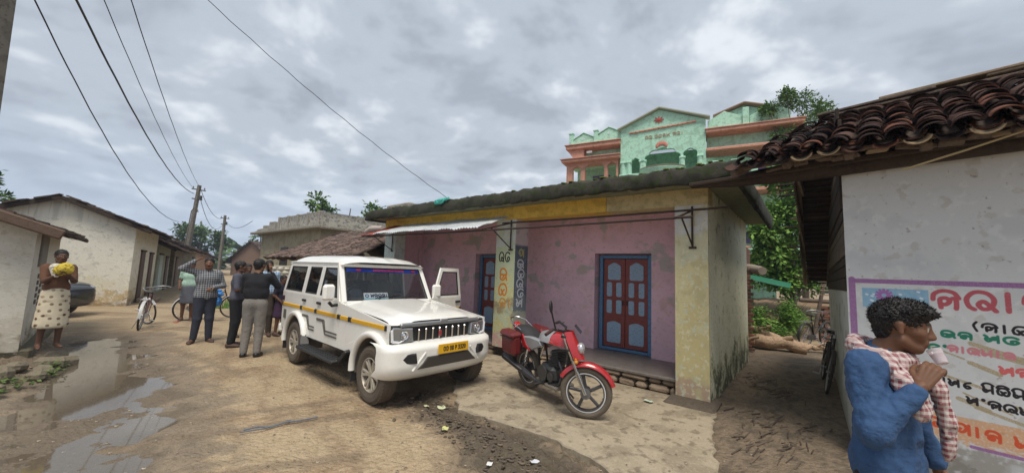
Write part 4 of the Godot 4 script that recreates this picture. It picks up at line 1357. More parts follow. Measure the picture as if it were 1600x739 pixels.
func alley():
	# green plants on the bank at the far end of the alley
	R.seed = 8
	var g0 := Color(.06, .15, .025)
	var g1 := Color(.19, .34, .065)
	var spots := [[6.3, -9.9, .5], [6.9, -10.6, .55], [7.6, -10.9, .5], [8.3, -11.4, .5], [7.0, -11.6, .7], [7.9, -12.2, .65], [9.0, -12.3, .55], [8.6, -13.2, .8], [10.0, -13.6, .6], [6.35, -10.9, .7], [7.3, -10.3, .6], [8.0, -11.0, .8], [9.2, -11.9, .9], [7.4, -12.6, 1.1], [9.6, -12.6, 1.0], [8.8, -11.4, .6], [10.4, -12.2, .8], [6.9, -11.2, .9]]
	for i in spots.size():
		var s = spots[i]
		var p := thing("leafy_shrub", "low leafy green shrub on the bank behind the logs", "shrub", V(s[0], 0, s[1]), 0, "shrubs on the bank behind the logs")
		var st := B.new()
		for k in 6: st.tube([V(0, 0, 0), V(rr(-.15, .15), s[2] * .5, rr(-.15, .15)), V(rr(-.35, .35), s[2] * 1.1, rr(-.35, .35))], [.012, .009, .004], 5)
		part("stem", st, mat("stem", lin(.09, .10, .03), .8), p)
		var b := B.new()
		for k in 5: leafy(b, V(rr(-.35, .35), s[2] * rr(.4, 1.15) + .1, rr(-.35, .35)), V(.3, .25, .3), 90, .10, g0, g1)
		part("foliage", b, leaf_mat("leaf", g0), p)
	# earth bank
	var b := B.new()
	var rw := []
	for i in 14:
		var line := []
		for j in 24:
			var x := 6.6 + j * .5; var z := -10.2 - i * .6 - (x - 6.6) * .25
			line.append(V(x, -.1 + .95 * smoothstep(0, 6, i) * smoothstep(0, 3, j) + nz.get_noise_2d(x * 2.0, z * 2.0) * .12, z))
		rw.append(line)
	b.rows(rw)
	struct("earth_bank", b, mat("bank", lin(.26, .17, .10), .95, {"tex": TX.dirt, "scale": .8, "world": true}))
	# felled logs
	var lm := mat("log", Color(1.5, 1.4, 1.3), .9, {"tex": TX.bark, "scale": 2.0, "height": TX.bump, "hs": 1.5})
	var lg := [["thick pale log lying foremost on the heap at the alley end", V(6.05, .17, -9.75), V(7.25, .13, -9.15), .17, .14], ["dark crooked log lying behind the pale log", V(6.0, .42, -10.05), V(7.0, .26, -9.75), .13, .1], ["thin branch poking out beside the bicycle wheel", V(7.1, .08, -9.35), V(8.0, .06, -9.3), .07, .05], ["long grey branch lying under the parked bicycle", V(8.0, .08, -9.5), V(9.2, .1, -9.7), .07, .04], ["short stump leaning on the lilac house corner", V(5.35, .05, -8.6), V(5.65, .38, -9.0), .09, .08]]
	for l in lg:
		var o := thing("log", l[0], "log", l[1])
		var q := B.new()
		var e: Vector3 = l[2] - l[1]
		var pts := []
		var rd := []
		for i in 8:
			pts.append(e * (i / 7.0) + V(rr(-.03, .03), rr(-.03, .03) + .06 * sin(i / 7.0 * PI), rr(-.03, .03))); rd.append(lerpf(l[3], l[4], i / 7.0) * rr(.88, 1.12))
		q.tube(pts, rd, 9)
		part("trunk", q, lm, o)
		q = B.new()
		q.tube([pts[4], pts[4] + V(.12, .12, .12), pts[4] + V(.22, .16, .2)], [l[4] * .55, l[4] * .45, l[4] * .4], 7)
		part("branch_stub", q, lm, o)
	# low brick wall with a wooden rail
	var wl := thing("low_brick_wall", "low weathered red brick wall with a log rail behind the parked bicycle", "wall", V(9.4, 0, -11.2), -18.0)
	var bm := [mat("brick_a", lin(.26, .105, .06), .9, {"tex": TX.grain, "scale": 3.0}), mat("brick_b", lin(.19, .085, .055), .9, {"tex": TX.grain, "scale": 3.0}), mat("brick_c", lin(.13, .08, .055), .9, {"tex": TX.grain, "scale": 3.0})]
	var brick := B.new()
	brick.box(V(0, 0, 0), V(.23, .066, .11), Basis(), .008)
	var bme := brick.mesh()
	b = B.new()
	b.box(V(1.2, .52, -.03), V(2.6, 1.04, .08))
	part("mortar", b, mat("mortar", lin(.12, .09, .065), .95), wl)
	for r in 13:
		for c in 10:
			var o := MeshInstance3D.new()
			o.name = "brick"
			o.mesh = bme
			o.material_override = bm[R.randi() % 3]
			o.position = V(c * .25 + (.125 if r % 2 else 0.0), .04 + r * .08, rr(-.012, .012))
			o.rotation.y = rr(-.03, .03)
			wl.add_child(o, true)
	b = B.new()
	b.tube([V(-.6, 1.2, .05), V(.8, 1.16, .05), V(2.6, 1.2, .05)], .06, 8)
	part("rail", b, mat("dark_wood", Color(1, 1, 1)), wl)
	for i in 2:
		b = B.new()
		b.tube([V(-.3 + i * 2.2, .1, .09), V(-.3 + i * 2.2 + (.35 if i == 0 else 0.0), 1.9, .09)], .05, 7)
		part("post", b, mat("dark_wood", Color(1, 1, 1)), wl)
	for i in 4:
		b = B.new()
		b.tube([V(-.1, 1.38 + i * .13, .12), V(2.4, 1.36 + i * .14, .12)], .018, 6)
		part("slat", b, mat("pale_wood", Color(1, 1, 1)), wl)
	# neighbour's red brick corner behind the lilac house with a green sheet
	var nb := thing("brick_shed", "dark red brick shed behind the lilac house with a green sheet roof", "shed", V(5.75, 0, -9.05), -39.0)
	b = B.new()
	b.box(V(-1.6, 1.3, -1.0), V(3.0, 2.6, 1.6))
	part("wall", b, mat("shed_wall", lin(.15, .07, .05), .95, {"tex": TX.grain, "scale": 1.5, "height": TX.bump, "hs": 1.2}), nb)
	for r in 24:
		for c in 2:
			var o := MeshInstance3D.new()
			o.name = "brick"
			o.mesh = bme
			o.material_override = bm[R.randi() % 3]
			o.position = V(-.24 + c * .25 - (.06 if r % 2 else 0.0), .06 + r * .083, -.175 + rr(-.008, .008))
			nb.add_child(o, true)
	b = B.new()
	b.box(V(.3, 1.72, -2.2), V(1.0, .03, 1.2), Basis.from_euler(V(.1, 0, -.22)), .005)
	part("roof_sheet", b, mat("green_sheet", lin(.02, .16, .09), .5, {"tex": TX.grain, "scale": 1.0}), nb)
	b = B.new()
	b.tube([V(.35, 1.95, .12), V(.1, 2.0, -.3), V(-.4, 2.05, -.7)], [.1, .12, .1], 8)
	part("bundle", b, mat("bundle", lin(.3, .25, .2), .9, {"tex": TX.grain, "scale": 2.0}), nb)

# ---- the jeep -------------------------------------------------------------
func jx(y: float) -> float: return .80 - maxf(0.0, y - 1.17) * .15 - maxf(0.0, .75 - y) * .03
func jpanel(b: B, poly: Array, s: float, th := .035, out := 0.0):
	var p := PackedVector2Array(poly)
	var tr := Geometry2D.triangulate_polygon(p)
	var O := func(q: Vector2): return V(s * (jx(q.y) + out), q.y, q.x)
	var I := func(q: Vector2): return V(s * (jx(q.y) + out - th), q.y, q.x)
	for i in range(0, tr.size(), 3):
		var a: Vector3 = O.call(p[tr[i]]); var c: Vector3 = O.call(p[tr[i + 1]]); var d: Vector3 = O.call(p[tr[i + 2]])
		if (c - a).cross(d - a).x * s > 0: b.tri(a, c, d)
		else: b.tri(a, d, c)
		b.tri(I.call(p[tr[i]]), I.call(p[tr[i + 1]]), I.call(p[tr[i + 2]]))
	for i in p.size():
		var j := (i + 1) % p.size()
		b.quad(O.call(p[i]), O.call(p[j]), I.call(p[j]), I.call(p[i]))
func jring(b: B, o: Array, i: Array, s: float, th := .035, out := 0.0):
	for k in o.size():
		var m := (k + 1) % o.size()
		jpanel(b, [o[k], o[m], i[m], i[k]], s, th, out)
func arc2(c: Vector2, r: float, a0: float, a1: float, n := 12) -> Array:
	var out := []
	for i in n + 1:
		var a := deg_to_rad(lerpf(a0, a1, float(i) / n))
		out.append(c + V2(cos(a), sin(a)) * r)
	return out
func smooth_bar(b: B, pts: Array, r, n := 6): b.tube(pts, r, n)
func car_wheel(parent, x: float, y: float, z: float, r: float, w: float, s: float, spokes: int, tyre: Material, rim: Material, dark: Material, steer := 0.0):
	var xf := Transform3D(Basis(V(0, 1, 0), V(s, 0, 0), V(0, 0, 1)), Vector3.ZERO)
	xf.basis = Basis(V(0, 0, 1), V(s, 0, 0), V(0, s, 0))
	var rr0 := r * .60
	var h := w / 2
	var b := B.new()
	b.lathe([V2(rr0, -h * .85), V2(r * .75, -h), V2(r * .90, -h * .96), V2(r * .975, -h * .75), V2(r, -h * .45), V2(r * .985, -h * .4), V2(r, -h * .32), V2(r, -.008), V2(r * .982, 0), V2(r, .008), V2(r, h * .32), V2(r * .985, h * .4), V2(r, h * .45), V2(r * .975, h * .75), V2(r * .90, h * .96), V2(r * .88, h * 1.0), V2(r * .75, h), V2(rr0 + .01, h * .88), V2(rr0, h * .8)], xf, 36)
	for i in 48:
		var a := TAU * i / 48
		for e: float in [-1.0, 1.0]:
			b.box(xf * V(cos(a) * r * .975, e * h * .72, sin(a) * r * .975), V(.012, .03, .02), xf.basis * Basis(Vector3.UP, -a), .003)
	var n := part("wheel", b, tyre, parent)
	n.position = V(x, y, z); n.rotation.y = steer
	b = B.new()
	b.lathe([V2(rr0, h * .86), V2(rr0 - .012, h * .9), V2(rr0 - .02, h * .7), V2(rr0 - .03, .0), V2(rr0 - .03, -h * .8)], xf, 32)
	for i in spokes:
		var a := TAU * i / spokes
		for e in [-.16, .16]:
			var d0 := V(cos(a + e * .6), 0, sin(a + e * .6)); var d1 := V(cos(a + e), 0, sin(a + e))
			b.bar(xf * (d0 * .045 + V(0, h * .62, 0)), xf * (d1 * (rr0 - .015) + V(0, h * .72, 0)), .034, .03, xf.basis * V(0, 1, 0), .006)
	b.lathe([V2(.0, h * .8), V2(.045, h * .8), V2(.055, h * .72), V2(.06, h * .45)], xf, 16)
	part("rim", b, rim, n)
	b = B.new()
	b.lathe([V2(0, h * .15), V2(rr0 - .03, h * .15)], xf, 20)
	part("brake_disc", b, dark, n)
	return n
func jeep_seat(parent, at: Vector3, w: float, m: Material):
	var b := B.new()
	b.box(at + V(0, .1, .05), V(w, .16, .48), Basis.from_euler(V(-.08, 0, 0)), .05)
	b.box(at + V(0, .45, -.24), V(w, .62, .14), Basis.from_euler(V(-.2, 0, 0)), .05)
	if w < .6: b.box(at + V(0, .84, -.33), V(.24, .17, .09), Basis.from_euler(V(-.15, 0, 0)), .04)
	part("seat", b, m, parent)
func jeep():
	var t := thing("jeep", "white boxy off-road jeep with yellow stripes, yellow number plate and far door open", "jeep", V(-1.16, 0, -5.33), 48.0)
	var white := mat("jeep_white", lin(.83, .82, .775), .28, {"coat": .6, "tex": itex(layered(256, Color(1, 1, 1), [[.012, .55, .85, Color(.93, .92, .89), .8], [.1, .66, .85, Color(.88, .86, .81), .5]], 51)), "scale": .7})
	var blk := mat("trim_black", lin(.018, .018, .019), .5)
	var rub := mat("rubber", lin(.022, .022, .023), .8)
	var glass := mat("car_glass", Color(.10, .12, .13), .03, {"alpha": .34, "spec": .6})
	var tint := mat("tint_glass", Color(.05, .06, .065), .03, {"alpha": .5, "spec": .6})
	var chrome := mat("chrome", lin(.62, .63, .64), .18, {"metal": 1.0})
	var silver := mat("silver_paint", lin(.34, .35, .36), .35, {"metal": .6})
	var yel := mat("stripe_yellow", lin(.66, .36, .015), .4)
	var tyre := mat("dusty_tyre", lin(.105, .085, .065), .92, {"tex": TX.grain, "scale": 3.0})
	var alloy := mat("muddy_alloy", lin(.46, .42, .35), .5, {"metal": .35, "tex": TX.grain, "scale": 4.0})
	var dark := mat("under_dark", lin(.16, .135, .11), .9)
	var trim := mat("cabin_grey", lin(.13, .13, .135), .8)
	var b: B
	var fa := arc2(V2(0, .37), .455, 161, 47)
	var ra := arc2(V2(-2.68, .37), .455, 19, 62, 5)
	var ra2 := arc2(V2(-2.68, .37), .455, 64, 161, 10)
	for s: float in [-1.0, 1.0]:
		# front wing
		b = B.new()
		jpanel(b, [V2(-1.0, 1.155), V2(-1.0, .52)] + fa + [V2(.345, .74), V2(.345, 1.0)], s)
		part("wing", b, white, t)
		# quarter panel with window ring
		b = B.new()
		jpanel(b, [V2(-2.48, 1.17)] + ra2 + [V2(-3.25, .5), V2(-3.45, .56), V2(-3.47, 1.17)], s)
		jring(b, [V2(-2.48, 1.171), V2(-3.47, 1.171), V2(-3.40, 1.72), V2(-2.48, 1.72)], [V2(-2.55, 1.21), V2(-3.38, 1.21), V2(-3.32, 1.655), V2(-2.55, 1.655)], s)
		part("quarter_panel", b, white, t)
		b = B.new()
		jring(b, [V2(-2.54, 1.2), V2(-3.39, 1.2), V2(-3.33, 1.665), V2(-2.54, 1.665)], [V2(-2.575, 1.235), V2(-3.355, 1.235), V2(-3.30, 1.63), V2(-2.575, 1.63)], s, .015, -.004)
		part("window_seal", b, rub, t)
		b = B.new()
		jpanel(b, [V2(-2.575, 1.235), V2(-3.355, 1.235), V2(-3.30, 1.63), V2(-2.575, 1.63)], s, .004, -.014)
		part("window", b, tint, t)
		# rear door
		b = B.new()
		jpanel(b, [V2(-1.85, 1.17), V2(-1.85, .52)] + ra + [V2(-2.472, 1.17)], s)
		jring(b, [V2(-1.85, 1.171), V2(-2.472, 1.171), V2(-2.472, 1.72), V2(-1.85, 1.72)], [V2(-1.91, 1.21), V2(-2.41, 1.21), V2(-2.41, 1.655), V2(-1.91, 1.655)], s)
		var rd := part("door", b, white, t)
		b = B.new()
		jring(b, [V2(-1.9, 1.2), V2(-2.42, 1.2), V2(-2.42, 1.665), V2(-1.9, 1.665)], [V2(-1.935, 1.235), V2(-2.385, 1.235), V2(-2.385, 1.63), V2(-1.935, 1.63)], s, .015, -.004)
		part("window_seal", b, rub, rd)
		b = B.new()
		jpanel(b, [V2(-1.935, 1.235), V2(-2.385, 1.235), V2(-2.385, 1.63), V2(-1.935, 1.63)], s, .004, -.014)
		part("window", b, tint, rd)
		b = B.new()
		b.box(V(s * .815, 1.09, -2.36), V(.03, .04, .13), Basis(), .008)
		part("handle", b, blk, rd)
		# front door; the far one stands open
		var fd := Node3D.new()
		fd.name = "front_door"
		t.add_child(fd, true)
		b = B.new()
		jpanel(b, [V2(-1.008, 1.17), V2(-1.008, .52), V2(-1.842, .52), V2(-1.842, 1.17)], s)
		jring(b, [V2(-1.05, 1.171), V2(-1.842, 1.171), V2(-1.842, 1.72), V2(-1.32, 1.72)], [V2(-1.13, 1.21), V2(-1.785, 1.21), V2(-1.785, 1.655), V2(-1.355, 1.655)], s)
		var dp := part("door", b, white, fd)
		b = B.new()
		jring(b, [V2(-1.12, 1.2), V2(-1.795, 1.2), V2(-1.795, 1.665), V2(-1.35, 1.665)], [V2(-1.17, 1.235), V2(-1.76, 1.235), V2(-1.76, 1.63), V2(-1.375, 1.63)], s, .015, -.004)
		part("window_seal", b, rub, dp)
		if s < 0:
			b = B.new()
			jpanel(b, [V2(-1.17, 1.235), V2(-1.76, 1.235), V2(-1.76, 1.63), V2(-1.375, 1.63)], s, .004, -.014)
			part("window", b, mat("clear_side", Color(.10, .12, .13), .03, {"alpha": .3}), dp)
		b = B.new()
		b.box(V(s * .815, 1.09, -1.74), V(.03, .04, .13), Basis(), .008)
		part("handle", b, blk, dp)
		b = B.new()
		b.box(V(s * .745, .84, -1.43), V(.03, .5, .7), Basis(), .012)
		part("door_card", b, trim, dp)
		# yellow stripe in pieces with black end caps
		for q in [[.30, -.62, 0], [-.68, -.97, 0], [-1.03, -1.82, 1], [-1.87, -2.45, 2], [-2.5, -3.40, 0]]:
			var host: Node3D = t if q[2] == 0 else (dp if q[2] == 1 else rd)
			b = B.new()
			b.box(V(s * .803, .955, (q[0] + q[1]) / 2), V(.016, .055, q[0] - q[1]), Basis(), .006)
			part("stripe", b, yel, host)
			for e in [q[0], q[1]]:
				b = B.new()
				b.box(V(s * .804, .955, e), V(.022, .068, .04), Basis(), .006)
				part("stripe_cap", b, blk, host)
		# dark graphic on the doors
		for g in [[-1.04, -1.35, -1.8, dp], [-1.88, -2.0, -2.42, rd]]:
			b = B.new()
			var x := s * .803
			for k in 2:
				var o := k * .05
				b.bar(V(x, .70 - o, g[0]), V(x, .70 - o, g[1] - .1), .022, .004, V(s, 0, 0))
				b.bar(V(x, .70 - o, g[1] - .1), V(x, .85 - o * .4, g[1] - .16 - o), .026, .004, V(s, 0, 0))
				b.bar(V(x, .85 - o * .4, g[1] - .16 - o), V(x, .85 - o * .4, g[2]), .02, .004, V(s, 0, 0))
			part("graphic", b, mat("decal_grey", lin(.11, .10, .085), .5), g[3])
		if s > 0:
			var a := deg_to_rad(-78.0)
			var hinge := V(.80, 0, -1.01)
			fd.transform = Transform3D(Basis(Vector3.UP, a), hinge) * Transform3D(Basis(), -hinge)
		# flares, steps, mud flap
		for w in [0.0, -2.68]:
			b = B.new()
			var pts := []
			for p in arc2(V2(w, .37), .475, 186, -6 if w < -1.0 else 36, 16): pts.append(V(s * .815, p.y, p.x))
			b.tube(pts, .045, 8)
			part("wheel_flare", b, white, t)
			b = B.new()
			b.box(V(s * .70, .34, w - .46), V(.26, .32, .02), Basis(), .004)
			part("mud_flap", b, rub, t)
			b = B.new()
			var rw := []
			for p in arc2(V2(w, .37), .45, 190, -10 if w < -1.0 else 42, 12): rw.append([V(s * .79, p.y, p.x), V(s * .5, p.y, p.x)])
			b.rows(rw)
			part("wheel_well", b, dark, t)
		b = B.new()
		b.box(V(s * .875, .385, -1.42), V(.2, .05, 1.36), Basis(), .018)
		for k in 3: b.box(V(s * (.82 + k * .05), .414, -1.42), V(.02, .012, 1.25), Basis(), .003)
		b.bar(V(s * .84, .39, -.73), V(s * .80, .55, -.6), .14, .05, Vector3.UP, .01)
		b.bar(V(s * .84, .39, -2.1), V(s * .80, .53, -2.22), .14, .05, Vector3.UP, .01)
		part("side_step", b, blk, t)
		# mirror
		b = B.new()
		b.tube([V(s * .79, 1.12, -1.1), V(s * .88, 1.11, -1.08), V(s * .93, 1.16, -1.08)], .024, 6)
		var ma := part("mirror", b, blk, t)
		b = B.new()
		b.box(V(s * .945, 1.30, -1.08), V(.17, .23, .09), Basis.from_euler(V(0, -s * .15, 0)), .032)
		part("housing", b, white, ma)
		b = B.new()
		b.box(V(s * .80, .78, -3.27), V(.02, .16, .12), Basis(), .008)
		part("vent", b, mat("decal_grey", lin(.1, .1, .1)), t)
		b = B.new()
		b.box(V(s * .80, 1.06, -3.40), V(.03, .09, .10), Basis(), .008)
		part("tail_light", b, mat("lamp_smoke", lin(.05, .02, .03), .2), t)
	# floor, underside, tail
	b = B.new()
	b.box(V(0, .52, -1.55), V(1.5, .08, 3.7), Basis(), .01)
	b.box(V(0, .40, -1.6), V(.7, .18, 3.3), Basis(), .02)
	b.tube([V(-.6, .36, 0), V(.6, .36, 0)], .06, 8)
	b.tube([V(-.6, .36, -2.68), V(.6, .36, -2.68)], .07, 8)
	b.box(V(0, .72, -.3), V(1.1, .4, .8), Basis(), .03)
	part("chassis", b, dark, t)
	b = B.new()
	b.box(V(0, .86, -3.45), V(1.58, .62, .06), Basis(), .02)
	b.box(V(-.64, 1.44, -3.42), V(.12, .6, .05), Basis(), .01)
	b.box(V(.64, 1.44, -3.42), V(.12, .6, .05), Basis(), .01)
	b.box(V(0, .50, -3.52), V(1.62, .18, .12), Basis(), .04)
	part("tailgate", b, white, t)
	b = B.new()
	b.box(V(0, 1.44, -3.42), V(1.15, .56, .008))
	part("rear_window", b, tint, t)
	# roof
	b = B.new()
	var rw := []
	for i in 15:
		var q := i / 14.0
		var z := lerpf(-3.47, -1.20, q)
		var e: float = 1.0 - pow(absf(q * 2 - 1), 8.0)
		var line := []
		for j in 25:
			var u := j / 24.0 * 2 - 1
			var a := signf(u) * pow(absf(u), .75)
			line.append(V(a * .728, 1.70 + (.15 + .02 * (1 - q)) * (1 - pow(absf(a), 6.0)) * (.35 + .65 * e) + .012 * cos(a * 16.0) * (1 - absf(a)) * e, z + (.06 * (1 - a * a) if i == 14 else 0.0)))
		rw.append(line)
	for r in rw: r.reverse()
	b.rows(rw)
	b.box(V(0, 1.70, -2.34), V(1.43, .05, 2.24), Basis(), .015)
	part("roof", b, white, t)
	b = B.new()
	for s: float in [-1.0, 1.0]: b.tube([V(s * .722, 1.73, -1.3), V(s * .722, 1.73, -3.4)], .012, 6)
	part("drip_rail", b, white, t)
	# windscreen with frame, banner and permit card
	b = B.new()
	for s: float in [-1.0, 1.0]: b.bar(V(s * .745, 1.13, -1.0), V(s * .70, 1.73, -1.33), .08, .09, V(0, .5, 1), .02)
	b.bar(V(-.74, 1.15, -1.0), V(.74, 1.15, -1.0), .06, .05, V(0, .5, 1), .015)
	part("windscreen_frame", b, white, t)
	var W := func(u: float, v: float, o := 0.0) -> Vector3: # u -1..1, v 0 bottom .. 1 top
		return V(u * lerpf(.71, .66, v), lerpf(1.17, 1.665, v), lerpf(-.998, -1.275, v)) + V(0, .48, .877) * o
	b = B.new()
	b.quad(W.call(-1, 0), W.call(1, 0), W.call(1, 1), W.call(-1, 1))
	part("windscreen", b, glass, t)
	b = B.new()
	for e in [[-1, 0, 1, 0], [-1, 1, 1, 1], [-1, 0, -1, 1], [1, 0, 1, 1]]:
		b.bar(W.call(e[0], e[1], .004), W.call(e[2], e[3], .004), .035, .012, V(0, .52, .855), .003)
	part("windscreen_seal", b, rub, t)
	var bi := Image.create(512, 64, false, Image.FORMAT_RGB8)
	for x in 512:
		for y in 64: bi.set_pixel(x, y, Color(.08, .16, .62).lerp(Color(.10, .30, .78), .5 + .5 * sin(x * .03 + y * .05)))
	for i in 9: word(bi, ["ja", "ra", "ka", "ma", "la", "sa", "ta", "na", "ga"][i], 175 + i * 25, 14, 21, 32, 3.0, Color(.92, .22, .36), 0.0)
	for q in [62, 458]: word(bi, "star", q, 16, 30, 30, 4.0, Color(.9, .2, .25), 0.0)
	b = B.new()
	b.quad(W.call(-.965, .875, .003), W.call(.965, .875, .003), W.call(.965, .985, .003), W.call(-.965, .985, .003))
	part("banner", b, mat("banner", Color(1, 1, 1), .4, {"tex": itex(bi), "uv": true}), t).set_meta("label", "blue windscreen banner with red lettering")
	var ci := Image.create(256, 80, false, Image.FORMAT_RGB8)
	ci.fill(Color(.86, .90, .92))
	for x in range(0, 256):
		for y in range(60, 80): ci.set_pixel(x, y, Color(.55, .80, .88))
	for a in 20:
		var an := TAU * a / 20
		stroke(ci, [V2(34 + cos(an) * 13, 34 + sin(an) * 13), V2(34 + cos(an) * 18, 34 + sin(an) * 18)], 3.0, Color(.10, .35, .60))
	word(ci, "sa ka la na aa", 72, 14, 34, 38, 4.5, Color(.08, .18, .32), 0.0)
	b = B.new()
	b.quad(W.call(-.60, .05, -.03), W.call(-.02, .05, -.03), W.call(-.02, .26, -.03), W.call(-.60, .26, -.03))
	part("permit_card", b, mat("permit", Color(1, 1, 1), .6, {"tex": itex(ci), "uv": true}), t)
	for q in [[-.35, -.02, .15], [.30, .62, .24]]:
		b = B.new()
		b.bar(W.call(q[0], -.03, .02), W.call(q[0] + .2, .14, .016), .014, .012, V(0, .5, .8))
		b.bar(W.call(q[0] - .02, .06, .012), W.call(q[1] + .3, q[2], .012), .012, .012, V(0, .5, .8))
		part("wiper", b, blk, t)
	# bonnet
	b = B.new()
	rw = []
	for i in 13:
		var q := i / 12.0
		var z := lerpf(-1.0, .33, q)
		var line := []
		for j in 21:
			var u := j / 20.0 * 2 - 1
			var hw := lerpf(.765, .74, q)
			var y := lerpf(1.165, 1.055, q) - .035 * pow(absf(u), 5.0) + .022 * smoothstep(.72, .58, absf(u)) - .05 * smoothstep(.88, 1.0, q)
			line.append(V(u * hw, y, z + .03 * (1 - u * u) * q))
		rw.append(line)
	b.rows(rw)
	part("bonnet", b, white, t)
	# face: dark panel, slats, lamps
	b = B.new()
	b.prism(PackedVector2Array([V2(-.77, .74), V2(-.46, .69), V2(.46, .69), V2(.77, .74), V2(.78, .90), V2(.755, .985), V2(-.755, .985), V2(-.78, .90)]), .06, Transform3D(Basis(), V(0, 0, .355)), .012)
	part("grille_panel", b, blk, t)
	b = B.new()
	b.box(V(0, .985, .365), V(1.3, .052, .05), Basis(), .015)
	b.box(V(0, 1.005, .386), V(.13, .045, .02), Basis(), .01)
	part("grille_strip", b, silver, t)
	for i in 8:
		b = B.new()
		var x := (i - 3.5) * .108
		b.box(V(x, .832, .370), V(.026, .19, .035), Basis.from_euler(V(.0, 0, .0)), .012)
		part("grille_slat", b, chrome, t)
	b = B.new()
	b.box(V(-.054, .85, .388), V(.05, .07, .02), Basis(), .008)
	part("badge", b, mat("badge_red", lin(.28, .04, .04), .4), t)
	for s: float in [-1.0, 1.0]:
		b = B.new()
		b.prism(PackedVector2Array([V2(s * .47, .79), V2(s * .72, .755), V2(s * .775, .80), V2(s * .785, .92), V2(s * .745, .965), V2(s * .49, .945)]), .05, Transform3D(Basis(Vector3.UP, s * .12), V(0, 0, .462)), .012)
		var hl := part("headlight", b, mat("lamp_dark", lin(.30, .31, .32), .15, {"metal": .5, "coat": 1.0}), t)
		for q in [[.60, .865, .052]]:
			b = B.new()
			b.lathe([V2(q[2], 0), V2(q[2] * .95, .012), V2(q[2] * .75, .004), V2(q[2] * .45, -.004 + .012), V2(0, .02)], Transform3D(Basis(V(1, 0, 0), V(0, 0, 1), V(0, -1, 0)), V(s * q[0], q[1], .462 - q[0] * .12 + .004)), 18)
			part("reflector", b, mat("reflector", lin(.75, .77, .8), .12, {"metal": .9}), hl)
		b = B.new()
		b.bar(V(s * .765, .94, .378), V(s * .75, .80, .38), .03, .014, V(0, 0, 1), .004)
		b.bar(V(s * .75, .80, .38), V(s * .66, .785, .39), .028, .014, V(0, 0, 1), .004)
		b.bar(V(s * .66, .785, .39), V(s * .60, .815, .398), .016, .012, V(0, 0, 1), .004)
		part("light_strip", b, mat("lamp_white", lin(.8, .82, .84), .2), hl)
	# bumper, wrapped round the corners
	b = B.new()
	var prof := [V2(-.10, .775), V2(-.02, .765), V2(.055, .735), V2(.075, .68), V2(.06, .60), V2(.075, .53), V2(.06, .42), V2(-.03, .34), V2(-.10, .345)]
	rw = []
	for p in prof:
		var line := []
		for j in 33:
			var u := j / 32.0 * 2 - 1
			var a := u * 1.0
			var x := .885 * sin(a * PI / 2 * .97) / sin(PI / 2 * .97) * (1.0 - .02 * maxf(0, .6 - p.y))
			var zc := .46 - .22 * pow(absf(a), 5.0) - .05 * a * a
			line.append(V(x * (1.0 if absf(u) < .93 else 1.0), p.y + (.05 * pow(absf(a), 3.0) if p.y < .5 else 0.0), zc + p.x))
		rw.append(line)
	rw.reverse()
	b.rows(rw)
	var bu := part("bumper", b, white, t)
	b = B.new()
	b.prism(PackedVector2Array([V2(-.47, .47), V2(.47, .47), V2(.33, .60), V2(-.33, .60)]), .03, Transform3D(Basis(), V(0, 0, .542)), .008)
	part("lower_grille", b, mat("muddy_black", lin(.05, .04, .032), .8), bu)
	for s: float in [-1.0, 1.0]:
		b = B.new()
		b.prism(PackedVector2Array([V2(s * -.15, -.055), V2(s * .09, -.065), V2(s * .13, .02), V2(s * .12, .075), V2(s * -.13, .065)]), .05, Transform3D(Basis(Vector3.UP, s * .36), V(s * .635, .60, .503)), .012)
		part("fog_lamp", b, blk, bu)
		b = B.new()
		b.bar(V(s * .36, .66, .526), V(s * .54, .45, .518), .03, .02, V(0, 0, 1), .01)
		part("crease", b, white, bu)
	b = B.new()
	b.box(V(.06, .675, .548), V(.50, .12, .012), Basis.from_euler(V(-.04, 0, 0)), .004)
	var np := part("number_plate", b, mat("plate_yellow", lin(.72, .40, .012), .5), bu)
	var tm := TextMesh.new()
	var sf := SystemFont.new()
	sf.font_names = PackedStringArray(["Droid Sans"])
	sf.font_weight = 700
	tm.font = sf; tm.text = "OD 08 P 3320"; tm.font_size = 32; tm.pixel_size = .00205; tm.depth = .004
	var to := part("plate_text", tm, blk, np)
	to.position = V(.07, .674, .5565); to.scale = V(.94, 1.25, 1)
	# wheels
	for s: float in [-1.0, 1.0]:
		car_wheel(t, s * .715, .352, 0, .352, .215, s, 6, tyre, alloy, dark, .0)
		car_wheel(t, s * .715, .352, -2.68, .352, .215, s, 6, tyre, alloy, dark)
	# cabin
	b = B.new()
	b.box(V(0, 1.06, -1.16), V(1.4, .18, .3), Basis(), .05)
	b.box(V(-.36, 1.16, -1.2), V(.4, .08, .26), Basis(), .04)
	part("dashboard", b, mat("dash_dark", lin(.05, .05, .052), .7), t)
	b = B.new()
	var pts := []
	for i in 21: pts.append(V(-.36 + cos(TAU * i / 20) * .19, 1.17 + sin(TAU * i / 20) * .175, -1.40 - sin(TAU * i / 20) * .07))
	b.tube(pts, .016, 6, false)
	b.bar(V(-.54, 1.17, -1.40), V(-.18, 1.17, -1.40), .04, .02)
	b.bar(V(-.36, 1.17, -1.40), V(-.36, 1.06, -1.2), .05, .05)
	part("steering_wheel", b, blk, t)
	var sc := mat("seat_cloth", lin(.20, .19, .18), .9, {"tex": TX.grain, "scale": 3.0})
	jeep_seat(t, V(-.36, .66, -1.72), .5, sc)
	jeep_seat(t, V(.36, .66, -1.72), .5, sc)
	jeep_seat(t, V(0, .66, -2.5), 1.2, sc)
	for s: float in [-1.0, 1.0]:
		b = B.new()
		b.box(V(s * .5, .76, -2.95), V(.36, .16, .7), Basis(), .05)
		b.box(V(s * .62, 1.12, -2.95), V(.1, .5, .66), Basis(), .04)
		part("bench", b, sc, t)
	b = B.new()
	b.box(V(0, 1.63, -1.36), V(.22, .06, .03), Basis(), .012)
